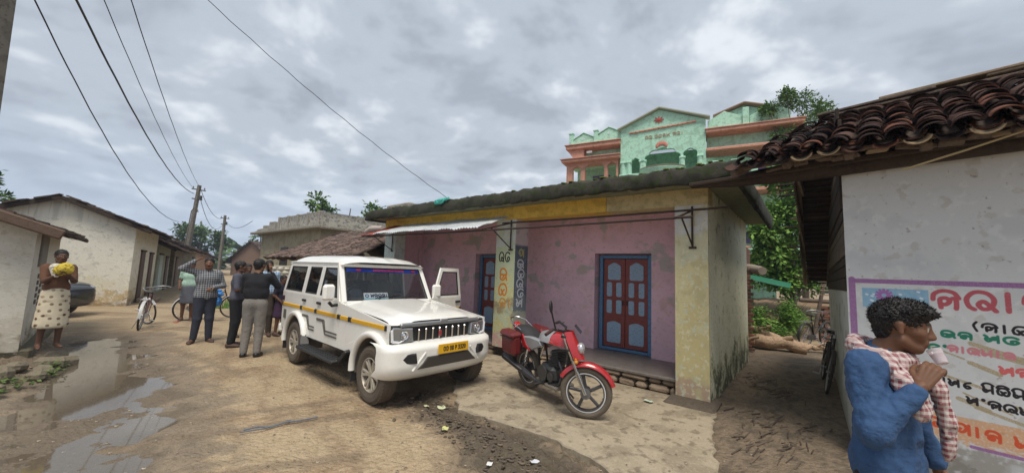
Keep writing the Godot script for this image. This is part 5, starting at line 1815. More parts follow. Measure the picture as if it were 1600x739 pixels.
	part("rear_view_mirror", b, blk, t)
	for s: float in [-1.0, 1.0]:
		b = B.new()
		b.tube([V(s * .6, 1.68, -1.5), V(s * .6, 1.67, -1.9)], .02, 5)
		part("roof_grip", b, trim, t)

# ---- two-wheelers and the black car ---------------------------------------
func spoke_wheel(parent, called: String, at: Vector3, r: float, tw: float, tyre: Material, rim: Material, spk: Material, count := 28):
	var xf := Transform3D(Basis(V(0, 0, 1), V(1, 0, 0), V(0, 1, 0)), Vector3.ZERO)
	var b := B.new()
	var pf := []
	for i in 9: pf.append(V2(r - tw + tw * cos(TAU * i / 8), tw * sin(TAU * i / 8)))
	b.lathe(pf, xf, 36)
	var n := part(called, b, tyre, parent)
	n.position = at
	b = B.new()
	b.lathe([V2(r - tw * 1.6, tw * .7), V2(r - tw * 2.3, 0), V2(r - tw * 1.6, -tw * .7)], xf, 36)
	part("rim", b, rim, n)
	b = B.new()
	for i in count:
		var a := TAU * i / count
		var s := 1.0 if i % 2 else -1.0
		b.tube([xf * V(cos(a + .5 * s) * .018, s * .025, sin(a + .5 * s) * .018), xf * V(cos(a) * (r - tw * 2), 0, sin(a) * (r - tw * 2))], .0022, 4, false)
	b.tube([V(-.045, 0, 0), V(.045, 0, 0)], .02, 8)
	part("spokes", b, spk, n)
	return n
# roadster bicycle: forward +Z, origin between the wheels on the ground
func bicycle(label: String, at: Vector3, yaw: float, lean: float, paint: Color, key: String, guard: Color, steer := 0.0) -> Node3D:
	var holder := thing("bicycle", label, "bicycle", at, yaw)
	holder.rotation.z = deg_to_rad(lean)
	var fr := mat("bike_" + key, paint, .5, {"tex": TX.grain, "scale": 4.0})
	var ty := mat("bike_tyre", lin(.05, .04, .032), .9)
	var st := mat("bike_steel", lin(.45, .45, .46), .35, {"metal": .8})
	var gm := mat("bike_guard_" + key, guard, .45)
	var r := .335
	spoke_wheel(holder, "rear_wheel", V(0, r, -.54), r, .02, ty, st, st)
	var fg := Node3D.new()
	fg.name = "steering"
	holder.add_child(fg)
	var hp := V(0, .8, .345)
	fg.transform = Transform3D(Basis(V(0, .96, -.28).normalized(), deg_to_rad(steer)), hp) * Transform3D(Basis(), -hp)
	spoke_wheel(fg, "front_wheel", V(0, r, .56), r, .02, ty, st, st)
	var b := B.new()
	var bb := V(0, .30, -.08); var seat := V(0, .78, -.25); var hd := V(0, .80, .33); var hl := V(0, .66, .38); var ax := V(0, r, -.54)
	b.tube([seat, bb], .015, 7); b.tube([seat - V(0, .04, 0), hd - V(0, .03, 0)], .014, 7); b.tube([bb, hl], .016, 7)
	b.tube([hd + V(0, .05, -.015), hl - V(0, .03, -.01)], .018, 7)
	for s: float in [-1.0, 1.0]:
		b.tube([bb + V(s * .03, 0, 0), ax + V(s * .05, 0, 0)], .009, 6)
		b.tube([seat - V(0, .05, 0), ax + V(s * .05, 0, 0)], .008, 6)
	part("frame", b, fr, holder)
	b = B.new()
	for s: float in [-1.0, 1.0]: b.tube([hl - V(0, .04, -.01) + V(s * .03, 0, 0), V(s * .045, r, .56)], .010, 6)
	b.tube([hl + V(-.03, -.04, .01), hl + V(.03, -.04, .01)], .014, 6)
	part("fork", b, fr, fg)
	b = B.new()
	b.tube([hd + V(0, .04, 0), hd + V(0, .16, -.01)], .012, 6)
	var pts := [V(-.27, .93, .10), V(-.26, .95, .2), V(-.2, .97, .32), V(-.08, .965, .34), V(.08, .965, .34), V(.2, .97, .32), V(.26, .95, .2), V(.27, .93, .10)]
	b.tube(pts, .011, 6)
	b.tube([V(-.2, .92, .2), V(-.12, .90, .36), V(.12, .90, .36), V(.2, .92, .2)], .006, 5)
	part("handlebar", b, st, fg)
	b = B.new()
	b.box(V(0, .88, -.28), V(.17, .05, .14), Basis(), .02)
	b.box(V(0, .88, -.16), V(.06, .04, .16), Basis(), .015)
	b.tube([V(0, .78, -.25), V(0, .86, -.26)], .012, 6)
	part("saddle", b, mat("saddle", lin(.035, .028, .024), .5), holder)
	for q in [[-.54, 20.0, 170.0], [.56, 30.0, 150.0]]:
		var rw := []
		for i in 13:
			var a := deg_to_rad(lerpf(q[1], q[2], i / 12.0))
			if q[0] < 0: a = deg_to_rad(lerpf(15.0, 185.0, i / 12.0))
			var c := V(0, r + sin(a) * (r + .02), q[0] + cos(a) * (r + .02) * (1.0 if q[0] > 0 else 1.0))
			rw.append([c + V(.03, -.012, 0), c + V(0, .006, 0), c + V(-.03, -.012, 0)])
		b = B.new()
		b.rows(rw)
		part("mudguard", b, gm, holder if q[0] < 0 else fg)
	b = B.new()
	b.tube([V(-.08, .30, -.08), V(.08, .30, -.08)], .02, 7)
	b.lathe([V2(.02, -.003), V2(.085, -.003), V2(.085, .003), V2(.02, .003)], Transform3D(Basis(V(0, 0, 1), V(1, 0, 0), V(0, 1, 0)), V(-.05, .30, -.08)), 20)
	b.bar(V(-.08, .30, -.08), V(-.085, .17, .0), .012, .02)
	b.bar(V(.08, .30, -.08), V(.085, .43, -.16), .012, .02)
	b.box(V(-.13, .17, .0), V(.09, .025, .08), Basis(), .006)
	b.box(V(.13, .43, -.16), V(.09, .025, .08), Basis(), .006)
	part("crank", b, st, holder)
	b = B.new()
	b.box(V(-.05, .315, -.32), V(.02, .12, .44), Basis.from_euler(V(.05, 0, 0)), .01)
	part("chain_guard", b, gm, holder)
	b = B.new()
	for s: float in [-1.0, 1.0]:
		b.tube([V(s * .06, .72, -.75), V(s * .06, .72, -.33)], .006, 5)
		b.tube([V(s * .06, .72, -.7), V(s * .05, r, -.54)], .005, 5)
	for i in 4: b.tube([V(-.06, .722, -.72 + i * .11), V(.06, .722, -.72 + i * .11)], .005, 5)
	part("carrier", b, st, holder)
	b = B.new()
	b.tube([V(.03, .31, -.46), V(.14, .015, -.40)], .008, 6)
	part("kickstand", b, st, holder)
	return holder

# motorcycle: forward +Z, origin below the middle between the wheels
func motorcycle():
	# rear wheel touches near (.34,-5.48), front near (.94,-4.41)
	var rear := V(.36, .036, -5.50); var front := V(.93, .036, -4.50)
	var d := front - rear
	var t := thing("motorcycle", "red and silver motorcycle with red pannier parked before the lilac house", "motorcycle", (rear + front) / 2, rad_to_deg(atan2(d.x, d.z)))
	t.rotation.z = deg_to_rad(5.0)
	var red := mat("bike_red", lin(.42, .018, .022), .25, {"coat": .8})
	var sil := mat("bike_silver", lin(.40, .41, .42), .35, {"metal": .35, "coat": .4})
	var blk := mat("bike_black", lin(.02, .02, .021), .5)
	var eng := mat("engine", lin(.13, .13, .13), .5, {"metal": .7, "tex": TX.grain, "scale": 5.0})
	var chr := mat("chrome", lin(.6, .6, .6), .2, {"metal": 1.0})
	var tyr := mat("moto_tyre", lin(.14, .115, .088), .92, {"tex": TX.grain, "scale": 4.0})
	var seatm := mat("seat_black", lin(.028, .028, .03), .55)
	var alloy := mat("moto_rim", lin(.10, .10, .105), .45, {"metal": .6})
	var dust := mat("dust_grey", lin(.24, .21, .17), .85, {"tex": TX.grain, "scale": 4.0})
	var hw := .62
	var b: B
	var xf := Transform3D(Basis(V(0, 0, 1), V(1, 0, 0), V(0, 1, 0)), Vector3.ZERO)
	for w in [[-hw, .295, .048, 0.0], [hw, .30, .043, 44.0]]:
		var n0 := Node3D.new()
		n0.name = "wheel_assembly"
		b = B.new()
		var r: float = w[1]
		var tw: float = w[2]
		var pf := []
		for i in 13: pf.append(V2(r - tw + tw * cos(TAU * i / 12) * (1.0 if cos(TAU * i / 12) > 0 else .8), tw * sin(TAU * i / 12)))
		b.lathe(pf, xf, 40)
		var n := part("wheel", b, tyr, t)
		n.position = V(0, r, w[0])
		n.rotation_degrees.y = w[3]
		b = B.new()
		b.lathe([V2(r - tw * 1.7, .030), V2(r - tw * 2.3, .028), V2(r - tw * 2.35, -.028), V2(r - tw * 1.7, -.03)], xf, 36)
		for i in 5:
			var a := TAU * i / 5 + .3
			b.bar(xf * V(cos(a) * .03, 0, sin(a) * .03), xf * V(cos(a + .12) * (r - tw * 2.3), 0, sin(a + .12) * (r - tw * 2.3)), .035, .03, V(1, 0, 0), .008)
		b.tube([V(-.06, 0, 0), V(.06, 0, 0)], .055, 12)
		part("rim", b, alloy, n)
		b = B.new()
		for e: float in [-1.0, 1.0]:
			b = B.new()
			b.lathe([V2(r - tw * 1.7, e * .031), V2(r - tw * 2.0, e * .032)], xf, 36)
			part("rim_stripe", b, mat("white_paint", lin(.6, .6, .6), .5), n)
		b = B.new()
		b.tube([V(-.075, 0, 0), V(-.05, 0, 0)], .06, 14)
		b.tube([V(-.1, 0, 0), V(.1, 0, 0)], .012, 8)
		part("hub", b, mat("hub_grey", lin(.2, .2, .2), .5, {"metal": .6}), n)
		n0.free()
	# steering group turned towards the camera's left
	var fk := Node3D.new()
	fk.name = "steering"
	t.add_child(fk)
	var ax := V(0, .30, hw)
	var piv := V(0, .82, .40)
	fk.transform = Transform3D(Basis(Vector3.UP, deg_to_rad(44.0)), ax) * Transform3D(Basis(), -ax)
	for s: float in [-1.0, 1.0]:
		b = B.new()
		b.tube([V(s * .085, .30, hw + .0), V(s * .085, .55, hw - .085)], .024, 9)
		b.tube([V(s * .085, .55, hw - .085), V(s * .085, .98, hw - .23)], .016, 8)
		part("fork", b, chr, fk)
	for q in [[.80, .17], [.95, .22]]:
		b = B.new()
		b.box(V(0, q[0], hw - q[1]), V(.22, .03, .06), Basis(), .01)
		part("fork_clamp", b, blk, fk)
	b = B.new()
	var rw := []
	for i in 15:
		var a := deg_to_rad(lerpf(15.0, 148.0, i / 14.0))
		var c := ax + V(0, sin(a) * .335, cos(a) * .335)
		var o := V(0, sin(a), cos(a))
		var k := .062 * (1.0 - .25 * pow(absf(i / 7.0 - 1.0), 3.0))
		rw.append([c + V(k, 0, 0) - o * .03, c + V(k * .75, 0, 0) + o * .006, c + o * .014, c - V(k * .75, 0, 0) + o * .006, c - V(k, 0, 0) - o * .03])
	b.rows(rw)
	part("front_mudguard", b, red, fk)
	b = B.new()
	b.tube([V(-.34, 1.03, .26), V(-.24, 1.06, .31), V(-.13, 1.02, .40), V(0, 1.0, .42), V(.13, 1.02, .40), V(.24, 1.06, .31), V(.34, 1.03, .26)], .015, 7)
	part("handlebar", b, blk, fk)
	for s: float in [-1.0, 1.0]:
		b = B.new()
		b.tube([V(s * .36, 1.025, .245), V(s * .25, 1.06, .305)], .019, 8)
		b.tube([V(s * .33, 1.03, .33), V(s * .22, 1.06, .37)], .006, 5)
		part("grip", b, mat("grip_maroon", lin(.05, .018, .018), .6), fk)
	for s: float in [-1.0]:
		b = B.new()
		b.tube([V(s * .2, 1.06, .33), V(s * .24, 1.2, .31), V(s * .26, 1.29, .30)], .010, 6)
		b.sphere(V(s * .265, 1.32, .30), V(.055, .072, .02), 12)
		part("mirror", b, blk, fk)
	# cowl with headlight
	b = B.new()
	rw = []
	for i in 7:
		var q := i / 6.0
		var line := []
		for j in 11:
			var u := j / 10.0 * 2 - 1
			var hwid := lerpf(.11, .075, q) * (1.0 + .25 * sin(q * PI))
			line.append(V(u * hwid, lerpf(.68, 1.0, q), lerpf(.58, .46, q) + .05 * (1 - u * u) - .06 * absf(u) * absf(u)))
		rw.append(line)
	b.rows(rw)
	part("cowl", b, red, fk)
	b = B.new()
	b.sphere(V(0, .80, .585), V(.075, .07, .05), 14)
	part("headlight", b, mat("head_glass", lin(.55, .57, .6), .08, {"metal": .5, "coat": 1.0}), fk)
	b = B.new()
	b.bar(V(0, .98, .60), V(0, 1.07, .53), .12, .008, V(0, 0, 1), .002)
	part("visor", b, mat("visor_dark", lin(.04, .04, .045), .1), fk)
	for s: float in [-1.0, 1.0]:
		b = B.new()
		b.tube([V(s * .09, .70, .53), V(s * .17, .69, .54)], .012, 6)
		b.sphere(V(s * .19, .69, .545), V(.035, .025, .025), 8)
		part("indicator", b, mat("amber", lin(.55, .22, .02), .3), fk)
	# tank
	var tank := func(z0: float, z1: float, m: Material, called: String):
		var rws := []
		for i in 9:
			var q := lerpf(z0, z1, i / 8.0)
			var line := []
			var w := .155 * sqrt(maxf(.05, 1.0 - pow(absf((q - .12) / .36), 2.4))) + .01
			var top := .885 + .05 * (1.0 - pow((q - .16) / .34, 2.0))
			for j in 17:
				var a := lerpf(-1.25, 1.25, j / 16.0)
				line.append(V(sin(a) * w * 1.08, lerpf(.64, top, pow(maxf(0.0, cos(a)), .55)), q))
			rws.append(line)
		rws.reverse()
		var q := B.new()
		q.rows(rws)
		part(called, q, m, t)
	tank.call(-.22, .15, sil, "tank")
	tank.call(.15, .40, red, "tank")
	# shrouds beside the tank and side panels
	for s: float in [-1.0, 1.0]:
		b = B.new()
		b.prism(PackedVector2Array([V2(-.05, .72), V2(-.30, .62), V2(-.46, .66), V2(-.52, .78), V2(-.30, .80), V2(-.1, .79)]), .05, Transform3D(Basis(V(0, 0, s), V(0, 1, 0), V(-s, 0, 0)) if s > 0 else Basis(V(0, 0, 1), V(0, 1, 0), V(-1, 0, 0)), V(s * .15, 0, 0)), .015)
		part("side_panel", b, sil, t)
		b = B.new()
		b.prism(PackedVector2Array([V2(-.32, .61), V2(-.50, .64), V2(-.58, .80), V2(-.50, .81), V2(-.42, .68)]), .02, Transform3D(Basis(V(0, 0, 1), V(0, 1, 0), V(-1, 0, 0)), V(s * .16, 0, 0)), .004)
		part("panel_graphic", b, red, t)
	# seat and tail
	b = B.new()
	rw = []
	for i in 11:
		var q := i / 10.0
		var z := lerpf(-.80, -.16, q)
		var w := lerpf(.11, .10, q) + .03 * sin(q * PI)
		var y := lerpf(.885, .80, smoothstep(.3, .75, q)) + .01 * sin(q * 9.0)
		var line := []
		for j in 9:
			var a := lerpf(-1.5, 1.5, j / 8.0)
			line.append(V(sin(a) * w, y - .07 + .07 * cos(a), z))
		rw.append(line)
	rw.reverse()
	b.rows(rw)
	part("seat", b, seatm, t)
	b = B.new()
	b.box(V(0, .80, -.72), V(.17, .1, .34), Basis.from_euler(V(.22, 0, 0)), .035)
	b.box(V(0, .86, -.90), V(.12, .09, .12), Basis.from_euler(V(.5, 0, 0)), .03)
	part("tail", b, red, t)
	b = B.new()
	b.tube([V(-.11, .84, -.6), V(-.13, .93, -.86), V(-.06, .97, -.98), V(.06, .97, -.98), V(.13, .93, -.86), V(.11, .84, -.6)], .011, 6)
	part("grab_rail", b, chr, t)
	b = B.new()
	rw = []
	for i in 10:
		var a := deg_to_rad(lerpf(60.0, 190.0, i / 9.0))
		var c := V(0, .295 + sin(a) * .35, -hw + cos(a) * .35)
		rw.append([c + V(.07, 0, 0), c + V(0, .01, 0), c - V(.07, 0, 0)])
	b.rows(rw)
	part("rear_mudguard", b, blk, t)
	# red pannier boxes
	for s: float in [-1.0, 1.0]:
		b = B.new()
		b.box(V(s * .24, .66, -.68), V(.17, .30, .36), Basis.from_euler(V(.04, 0, 0)), .05)
		var pn := part("pannier", b, mat("pannier_red", lin(.14, .014, .016), .42, {"tex": TX.grain, "scale": 3.0}), t)
		b = B.new()
		b.box(V(s * .245, .80, -.68), V(.185, .09, .38), Basis.from_euler(V(.04, 0, 0)), .035)
		part("lid", b, mat("pannier_red", Color.WHITE), pn)
		b = B.new()
		b.box(V(s * .325, .755, -.68), V(.015, .014, .34), Basis.from_euler(V(.04, 0, 0)), .003)
		part("strap", b, blk, pn)
	# frame, engine, exhaust
	b = B.new()
	b.tube([V(0, .92, .36), V(0, .60, .33), V(0, .33, .22), V(0, .27, -.1)], .02, 7)
	b.tube([V(0, .80, .34), V(0, .72, -.2), V(0, .76, -.75)], .018, 7)
	for s: float in [-1.0, 1.0]:
		b.tube([V(s * .06, .70, -.25), V(s * .07, .36, -.22), V(s * .08, .295, -hw)], .016, 7)
	part("frame", b, blk, t)
	b = B.new()
	b.box(V(0, .38, -.02), V(.24, .22, .34), Basis(), .05)
	b.tube([V(-.13, .38, -.06), V(-.155, .38, -.06)], .10, 18)
	b.tube([V(.13, .38, -.06), V(.155, .38, -.06)], .10, 18)
	b.tube([V(-.13, .36, .1), V(-.145, .36, .1)], .06, 14)
	part("engine", b, eng, t)
	b = B.new()
	for i in 9: b.box(V(0, .50 + i * .022, .10 + i * .006), V(.19, .009, .19), Basis.from_euler(V(-.15, 0, 0)), .003)
	b.box(V(0, .58, .11), V(.13, .2, .13), Basis(), .01)
	part("cylinder", b, eng, t)
	b = B.new()
	b.tube([V(-.06, .56, .2), V(-.08, .46, .3), V(-.1, .30, .24), V(-.13, .24, .0), V(-.16, .25, -.2)], .019, 8)
	b.tube([V(-.16, .25, -.18), V(-.18, .29, -.34), V(-.2, .42, -.98)], [.022, .045, .052], 12)
	part("exhaust", b, mat("exhaust_dark", lin(.09, .09, .10), .4, {"metal": .6, "tex": TX.grain, "scale": 4.0}), t)
	b = B.new()
	b.tube([V(-.232, .345, -.44), V(-.252, .44, -.9)], .012, 6)
	part("heat_shield", b, mat("hub_grey", lin(.2, .2, .2)), t)
	for s: float in [-1.0, 1.0]:
		b = B.new()
		b.tube([V(s * .11, .36, -.56), V(s * .12, .62, -.42)], .03, 9)
		for i in 6: b.lathe([V2(.034, -.006), V2(.04, 0), V2(.034, .006)], Transform3D(Basis(), V(s * .111 + s * i * .0015, .40 + i * .035, -.54 + i * .018)), 10)
		part("shock_absorber", b, chr, t)
		b = B.new()
		b.tube([V(s * .1, .27, -.02), V(s * .24, .27, -.02)], .013, 6)
		b.box(V(s * .26, .275, -.02), V(.09, .03, .04), Basis(), .01)
		part("footrest", b, blk, t)
	b = B.new()
	b.tube([V(.12, .25, -.08), V(.26, .0, .06)], .012, 6)
	part("side_stand", b, blk, t)

	b = B.new()
	b.box(V(0, .24, -.02), V(.3, .05, .5), Basis(), .015)
	part("belly_pan", b, dust, t)

func black_car():
	# only its rounded nose shows past the near house
	var t := thing("parked_car", "dark grey hatchback parked nose out beside the near cream house", "car", V(-12.75, 0, -10.15), 100.0)
	var body := mat("car_dark", lin(.022, .025, .032), .25, {"coat": .8})
	var blk := mat("trim_black", lin(.018, .018, .019), .5)
	var b := B.new()
	var rw := []
	var st := [[.84, .55, .57, .02], [.83, .34, .74, .55], [.78, .28, .84, .68], [.64, .25, .93, .78], [.3, .25, 1.0, .83], [-.3, .25, 1.04, .84], [-.62, .25, 1.0, .84], [-1.05, .25, 1.42, .84], [-1.6, .25, 1.5, .84], [-2.6, .25, 1.46, .84], [-3.05, .3, 1.0, .82], [-3.15, .42, .8, .7]]
	for q in st:
		var line := []
		for j in 21:
			var a := lerpf(-PI, PI, j / 20.0)
			var x: float = signf(sin(a)) * pow(absf(sin(a)), .45) * q[3]
			var y := lerpf(q[1], q[2], .5 + .5 * signf(cos(a)) * pow(absf(cos(a)), .45))
			if y > 1.0: x *= 1.0 - (y - 1.0) * .4
			line.append(V(x, y, q[0]))
		rw.append(line)
	rw.reverse()
	b.rows(rw)
	part("body", b, body, t)
	for s: float in [-1.0, 1.0]:
		b = B.new()
		b.sphere(V(s * .56, .78, .70), V(.17, .075, .09), 14)
		part("headlight", b, mat("head_glass", lin(.55, .57, .6), .08), t)
		b = B.new()
		b.sphere(V(s * .58, .42, .72), V(.07, .05, .05), 10)
		part("fog_lamp", b, mat("head_glass", Color.WHITE), t)
		car_wheel(t, s * .74, .3, 0, .3, .18, s, 5, mat("dusty_tyre", Color.WHITE), mat("muddy_alloy", Color.WHITE), mat("under_dark", Color.WHITE))
		car_wheel(t, s * .74, .3, -2.4, .3, .18, s, 5, mat("dusty_tyre", Color.WHITE), mat("muddy_alloy", Color.WHITE), mat("under_dark", Color.WHITE))
	b = B.new()
	b.box(V(0, .56, .80), V(.7, .07, .05), Basis(), .015)
	part("grille", b, blk, t)
	b = B.new()
	b.box(V(0, .36, .80), V(.9, .1, .05), Basis(), .02)
	part("lower_grille", b, blk, t)
	b = B.new()
	b.quad(V(-.62, 1.02, -.66), V(.62, 1.02, -.66), V(.52, 1.40, -1.07), V(-.52, 1.40, -1.07))
	part("windscreen", b, mat("tint_glass", Color.WHITE), t)

# ---- neighbouring houses --------------------------------------------------
# rough tiled or thatched slope between eave a->b and ridge d->c, laid in courses of small uneven pieces
func rough_slope(parent, a: Vector3, b2: Vector3, c: Vector3, d: Vector3, m: Material, courses: int, per: int, th := .05, c0 := Color(.05, .038, .034), c1 := Color(.15, .10, .08)):
	var b := B.new()
	b.tone = c0 * .7
	b.quad(a, b2, c, d)
	var nrm := (b2 - a).cross(d - a).normalized()
	if nrm.y < 0: nrm = -nrm
	for i in courses:
		var q := float(i) / courses
		for j in per:
			var u := (j + rr(.0, .9)) / per
			var p := a.lerp(b2, u).lerp(d.lerp(c, u), q + rr(-.2, .2) / courses)
			var dir := (d.lerp(c, u) - a.lerp(b2, u)).normalized()
			var along := (b2 - a).normalized()
			var w := (b2 - a).length() / per * rr(.6, 1.3)
			var l := (d - a).length() / courses * rr(1.2, 1.9)
			b.tone = c0.lerp(c1, pow(R.randf(), 1.6))
			var z := (dir + nrm * rr(-.16, .02) + along * rr(-.15, .15)).normalized()
			var x := nrm.cross(z).normalized()
			b.box(p + nrm * th * rr(.3, .9), V(w, th * rr(.4, .8), l), Basis(x, z.cross(x), z))
	var o := part("roof_tiles", b, m, parent)
	o.set_meta("kind", "stuff")
	return o
func gable_house(called, label, at: Vector3, yaw: float, w: float, l: float, h: float, rise: float, wm: Material, over: float, doors: Array) -> Node3D:
	# gable end faces +Z at z=0; body runs to z=-l; x from -w to 0; eaves along x=0 and x=-w
	var t := thing(called, label, "house", at, yaw)
	var b := B.new()
	b.quad(V(-w, 0, 0), V(0, 0, 0), V(0, h, 0), V(-w, h, 0))
	b.trin(V(-w, h, 0), V(0, h, 0), V(-w / 2, h + rise, 0), V(0, 0, 1), V(0, 0, 1), V(0, 0, 1), V2(0, .02), V2(1, .02), V2(.5, 0))
	part("gable_wall", b, wm, t)
	b = B.new()
	b.quad(V(0, 0, 0), V(0, 0, -l), V(0, h, -l), V(0, h, 0))
	b.quad(V(-w, 0, -l), V(-w, 0, 0), V(-w, h, 0), V(-w, h, -l))
	b.quad(V(0, 0, -l), V(-w, 0, -l), V(-w, h, -l), V(0, h, -l))
	b.tri(V(0, h, -l), V(-w, h, -l), V(-w / 2, h + rise, -l))
	part("wall", b, wm, t)
	var rm := mat("rough_roof", Color(1, 1, 1), .95, {"vc": true})
	var dr := rise / (w / 2) * over
	for s: float in [0.0, 1.0]:
		var ex := over if s == 0.0 else -w - over
		rough_slope(t, V(ex, h - dr, .3), V(ex, h - dr, -l - .3), V(-w / 2, h + rise + .04, -l - .3), V(-w / 2, h + rise + .04, .3), rm, 12, int(l * 5.0), .06)
	for i in int(l / .55) + 1:
		b = B.new()
		var z := .2 - i * .55
		b.bar(V(over - .05, h - dr - .02, z), V(-w / 2, h + rise - .02, z), .06, .06, Vector3.UP, .01)
		part("rafter", b, mat("darker_wood", Color.WHITE), t)
	b = B.new()
	b.bar(V(over - .12, h - dr - .04, .28), V(-w / 2, h + rise - .03, .28), .05, .12, V(0, 1, 0), .01)
	part("verge_board", b, mat("darker_wood", Color.WHITE), t)
	b = B.new()
	b.bar(V(-w - over + .12, h - dr - .04, .28), V(-w / 2, h + rise - .03, .28), .05, .12, V(0, 1, 0), .01)
	part("verge_board", b, mat("darker_wood", Color.WHITE), t)
	for q in doors: # [z0, z1, y0, y1, material, name]
		b = B.new()
		b.box(V(.02, (q[2] + q[3]) / 2, (q[0] + q[1]) / 2), V(.05, q[3] - q[2], absf(q[1] - q[0])), Basis(), .012)
		var o := part(q[5], b, q[4], t)
		b = B.new()
		b.box(V(.03, q[3] + .03, (q[0] + q[1]) / 2), V(.08, .07, absf(q[1] - q[0]) + .16), Basis(), .01)
		part("lintel", b, mat("darker_wood", Color.WHITE), o)
	return t
func left_houses():
	R.seed = 60
	# near cream house: corner towards us, wall along the street
	var cream := wtex(320, 280, [[0, Color(.16, .15, .085), 0], [.07, Color(.30, .26, .18), .3], [.15, Color(.56, .52, .43), .25], [.3, Color(.66, .63, .55), .3]], [[7, .5, .78, Color(.58, .55, .47), .8], [24, .62, .8, Color(.71, .69, .62), .6], [14, .72, .8, Color(.42, .38, .3), .5], [90, .7, .82, Color(.3, .27, .22), .5]], 41)
	var cm := mat("cream_wall", Color(1, 1, 1), .88, {"tex": itex(cream), "uv": true, "height": TX.bump, "hs": .3})
	# local frame: +X across towards the street edge, wall2 runs along -Z
	var yaw := 47.0
	var t := thing("near_cream_house", "cream plastered hut with ventilation holes and low tiled eave beside the wet lane", "house", V(-7.83, 0, -6.09), yaw)
	var b := B.new()
	var rise := .38
	b.quad(V(-4.5, 0, 0), V(0, 0, 0), V(0, 2.16, 0), V(-4.5, 2.16 + 4.5 * rise, 0))
	part("front_wall", b, cm, t)
	b = B.new()
	b.quad(V(0, 0, 0), V(0, 0, -4.0), V(0, 2.16, -4.0), V(0, 2.16, 0))
	b.quad(V(0, 0, -4.0), V(-4.5, 0, -4.0), V(-4.5, 2.16 + 4.5 * rise, -4.0), V(0, 2.16, -4.0))
	part("street_wall", b, cm, t)
	# window, and raised boxes whose dark colour stands for the shade in vent holes
	b = B.new()
	b.box(V(.012, 1.78, -1.05), V(.04, .62, .85), Basis(), .01)
	part("window", b, mat("shutter_grey", lin(.24, .22, .18), .8, {"tex": TX.grain, "scale": 2.0}), t)
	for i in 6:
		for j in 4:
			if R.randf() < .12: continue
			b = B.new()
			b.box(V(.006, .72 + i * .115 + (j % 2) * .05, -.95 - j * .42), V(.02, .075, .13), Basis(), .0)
			part("painted_vent_hole", b, mat("hole_shade_grey", lin(.15, .135, .11), .95), t)
	var rm := mat("rough_roof", Color(1, 1, 1), .95, {"vc": true})
	rough_slope(t, V(.25, 2.16 - .25 * rise, .4), V(.25, 2.16 - .25 * rise, -4.3), V(-4.5, 2.2 + 4.5 * rise, -4.3), V(-4.5, 2.2 + 4.5 * rise, .4), rm, 22, 24, .06)
	b = B.new()
	b.bar(V(.3, 2.1 - .25 * rise, .38), V(-4.4, 2.13 + 4.4 * rise, .38), .08, .16, Vector3.UP, .02)
	part("verge_board", b, mat("brown_board", lin(.13, .085, .06), .8, {"tex": TX.grain, "scale": 2.0}), t)
	b = B.new()
	b.quad(V(.22, 2.15 - .25 * rise, .36), V(-4.4, 2.14 + 4.4 * rise, .36), V(-4.4, 2.14 + 4.4 * rise, -4.2), V(.22, 2.15 - .25 * rise, -4.2))
	part("soffit", b, mat("brown_board", Color.WHITE), t)
	b = B.new()
	b.box(V(-.04, .05, -1.95), V(.36, .2, 3.9), Basis(), .03)
	part("plinth", b, mat("plinth_moss", lin(.13, .115, .075), .95, {"tex": TX.grain, "scale": 1.5, "height": TX.bump, "hs": 2.0}), t)
	# the whitewashed gable house beyond
	var wt := wtex(320, 280, [[0, Color(.30, .22, .12), 0], [.05, Color(.50, .39, .22), .18], [.16, Color(.68, .64, .50), .2], [.3, Color(.74, .71, .61), .3]], [[7, .5, .75, Color(.67, .64, .55), .8], [13, .64, .76, Color(.42, .40, .36), .5], [30, .64, .8, Color(.77, .755, .67), .6], [60, .7, .8, Color(.3, .27, .22), .5]], 43)
	var wm := mat("stained_white", Color(1, 1, 1), .88, {"tex": itex(wt), "uv": true})
	var dw := mat("door_brown", lin(.10, .055, .04), .7, {"tex": TX.grain, "scale": 2.0})
	# yaw so that local -Z runs along (-.61,-.79): forward +Z = (.61,.79)
	var y2 := rad_to_deg(atan2(.61, .792))
	var C0 := V(-13.5, 0, -13.24)
	var dd := V(-.61, 0, -.792)
	var ee := V(.792, 0, -.61)
	gable_house("gable_house", "stained white gable-ended house with dark tiled roof across the lane", C0, y2, 3.6, 5.6, 2.88, .72, wm, .55, [[-1.5, -2.3, .1, 1.95, dw, "door"], [-3.6, -4.4, .1, 1.9, dw, "door"]])
	var st := B.new()
	var sp := thing("stone_step", "flat stone doorstep before the stained white gable house", "step", C0 + dd * 1.9 + ee * .35, y2)
	st.box(V(0, .08, 0), V(.6, .18, 1.3), Basis(), .04)
	part("slab", st, mat("plinth_stone", Color.WHITE), sp)
	var mint := mat("mint_wall", lin(.50, .57, .52), .88, {"tex": TX.white, "scale": .35})
	gable_house("lane_house", "pale mint walled house with sagging tiled eave next along the lane", C0 + dd * 6.2 + ee * .0, y2, 4.0, 5.0, 2.55, .9, mint, .8, [[-.5, -1.6, .1, 1.9, mat("shutter_pale", lin(.45, .55, .55), .8), "door"], [-3.1, -4.0, .0, 1.8, dw, "door"]])
	gable_house("lane_house", "grey mud walled house with dark brown roof behind the leaning pole", C0 + dd * 11.8 + ee * .15, y2, 5.0, 6.0, 2.7, 1.0, mat("mud_grey", lin(.30, .27, .22), .92, {"tex": TX.white, "scale": .4}), .7, [[-1.0, -1.9, .0, 1.8, dw, "door"]])
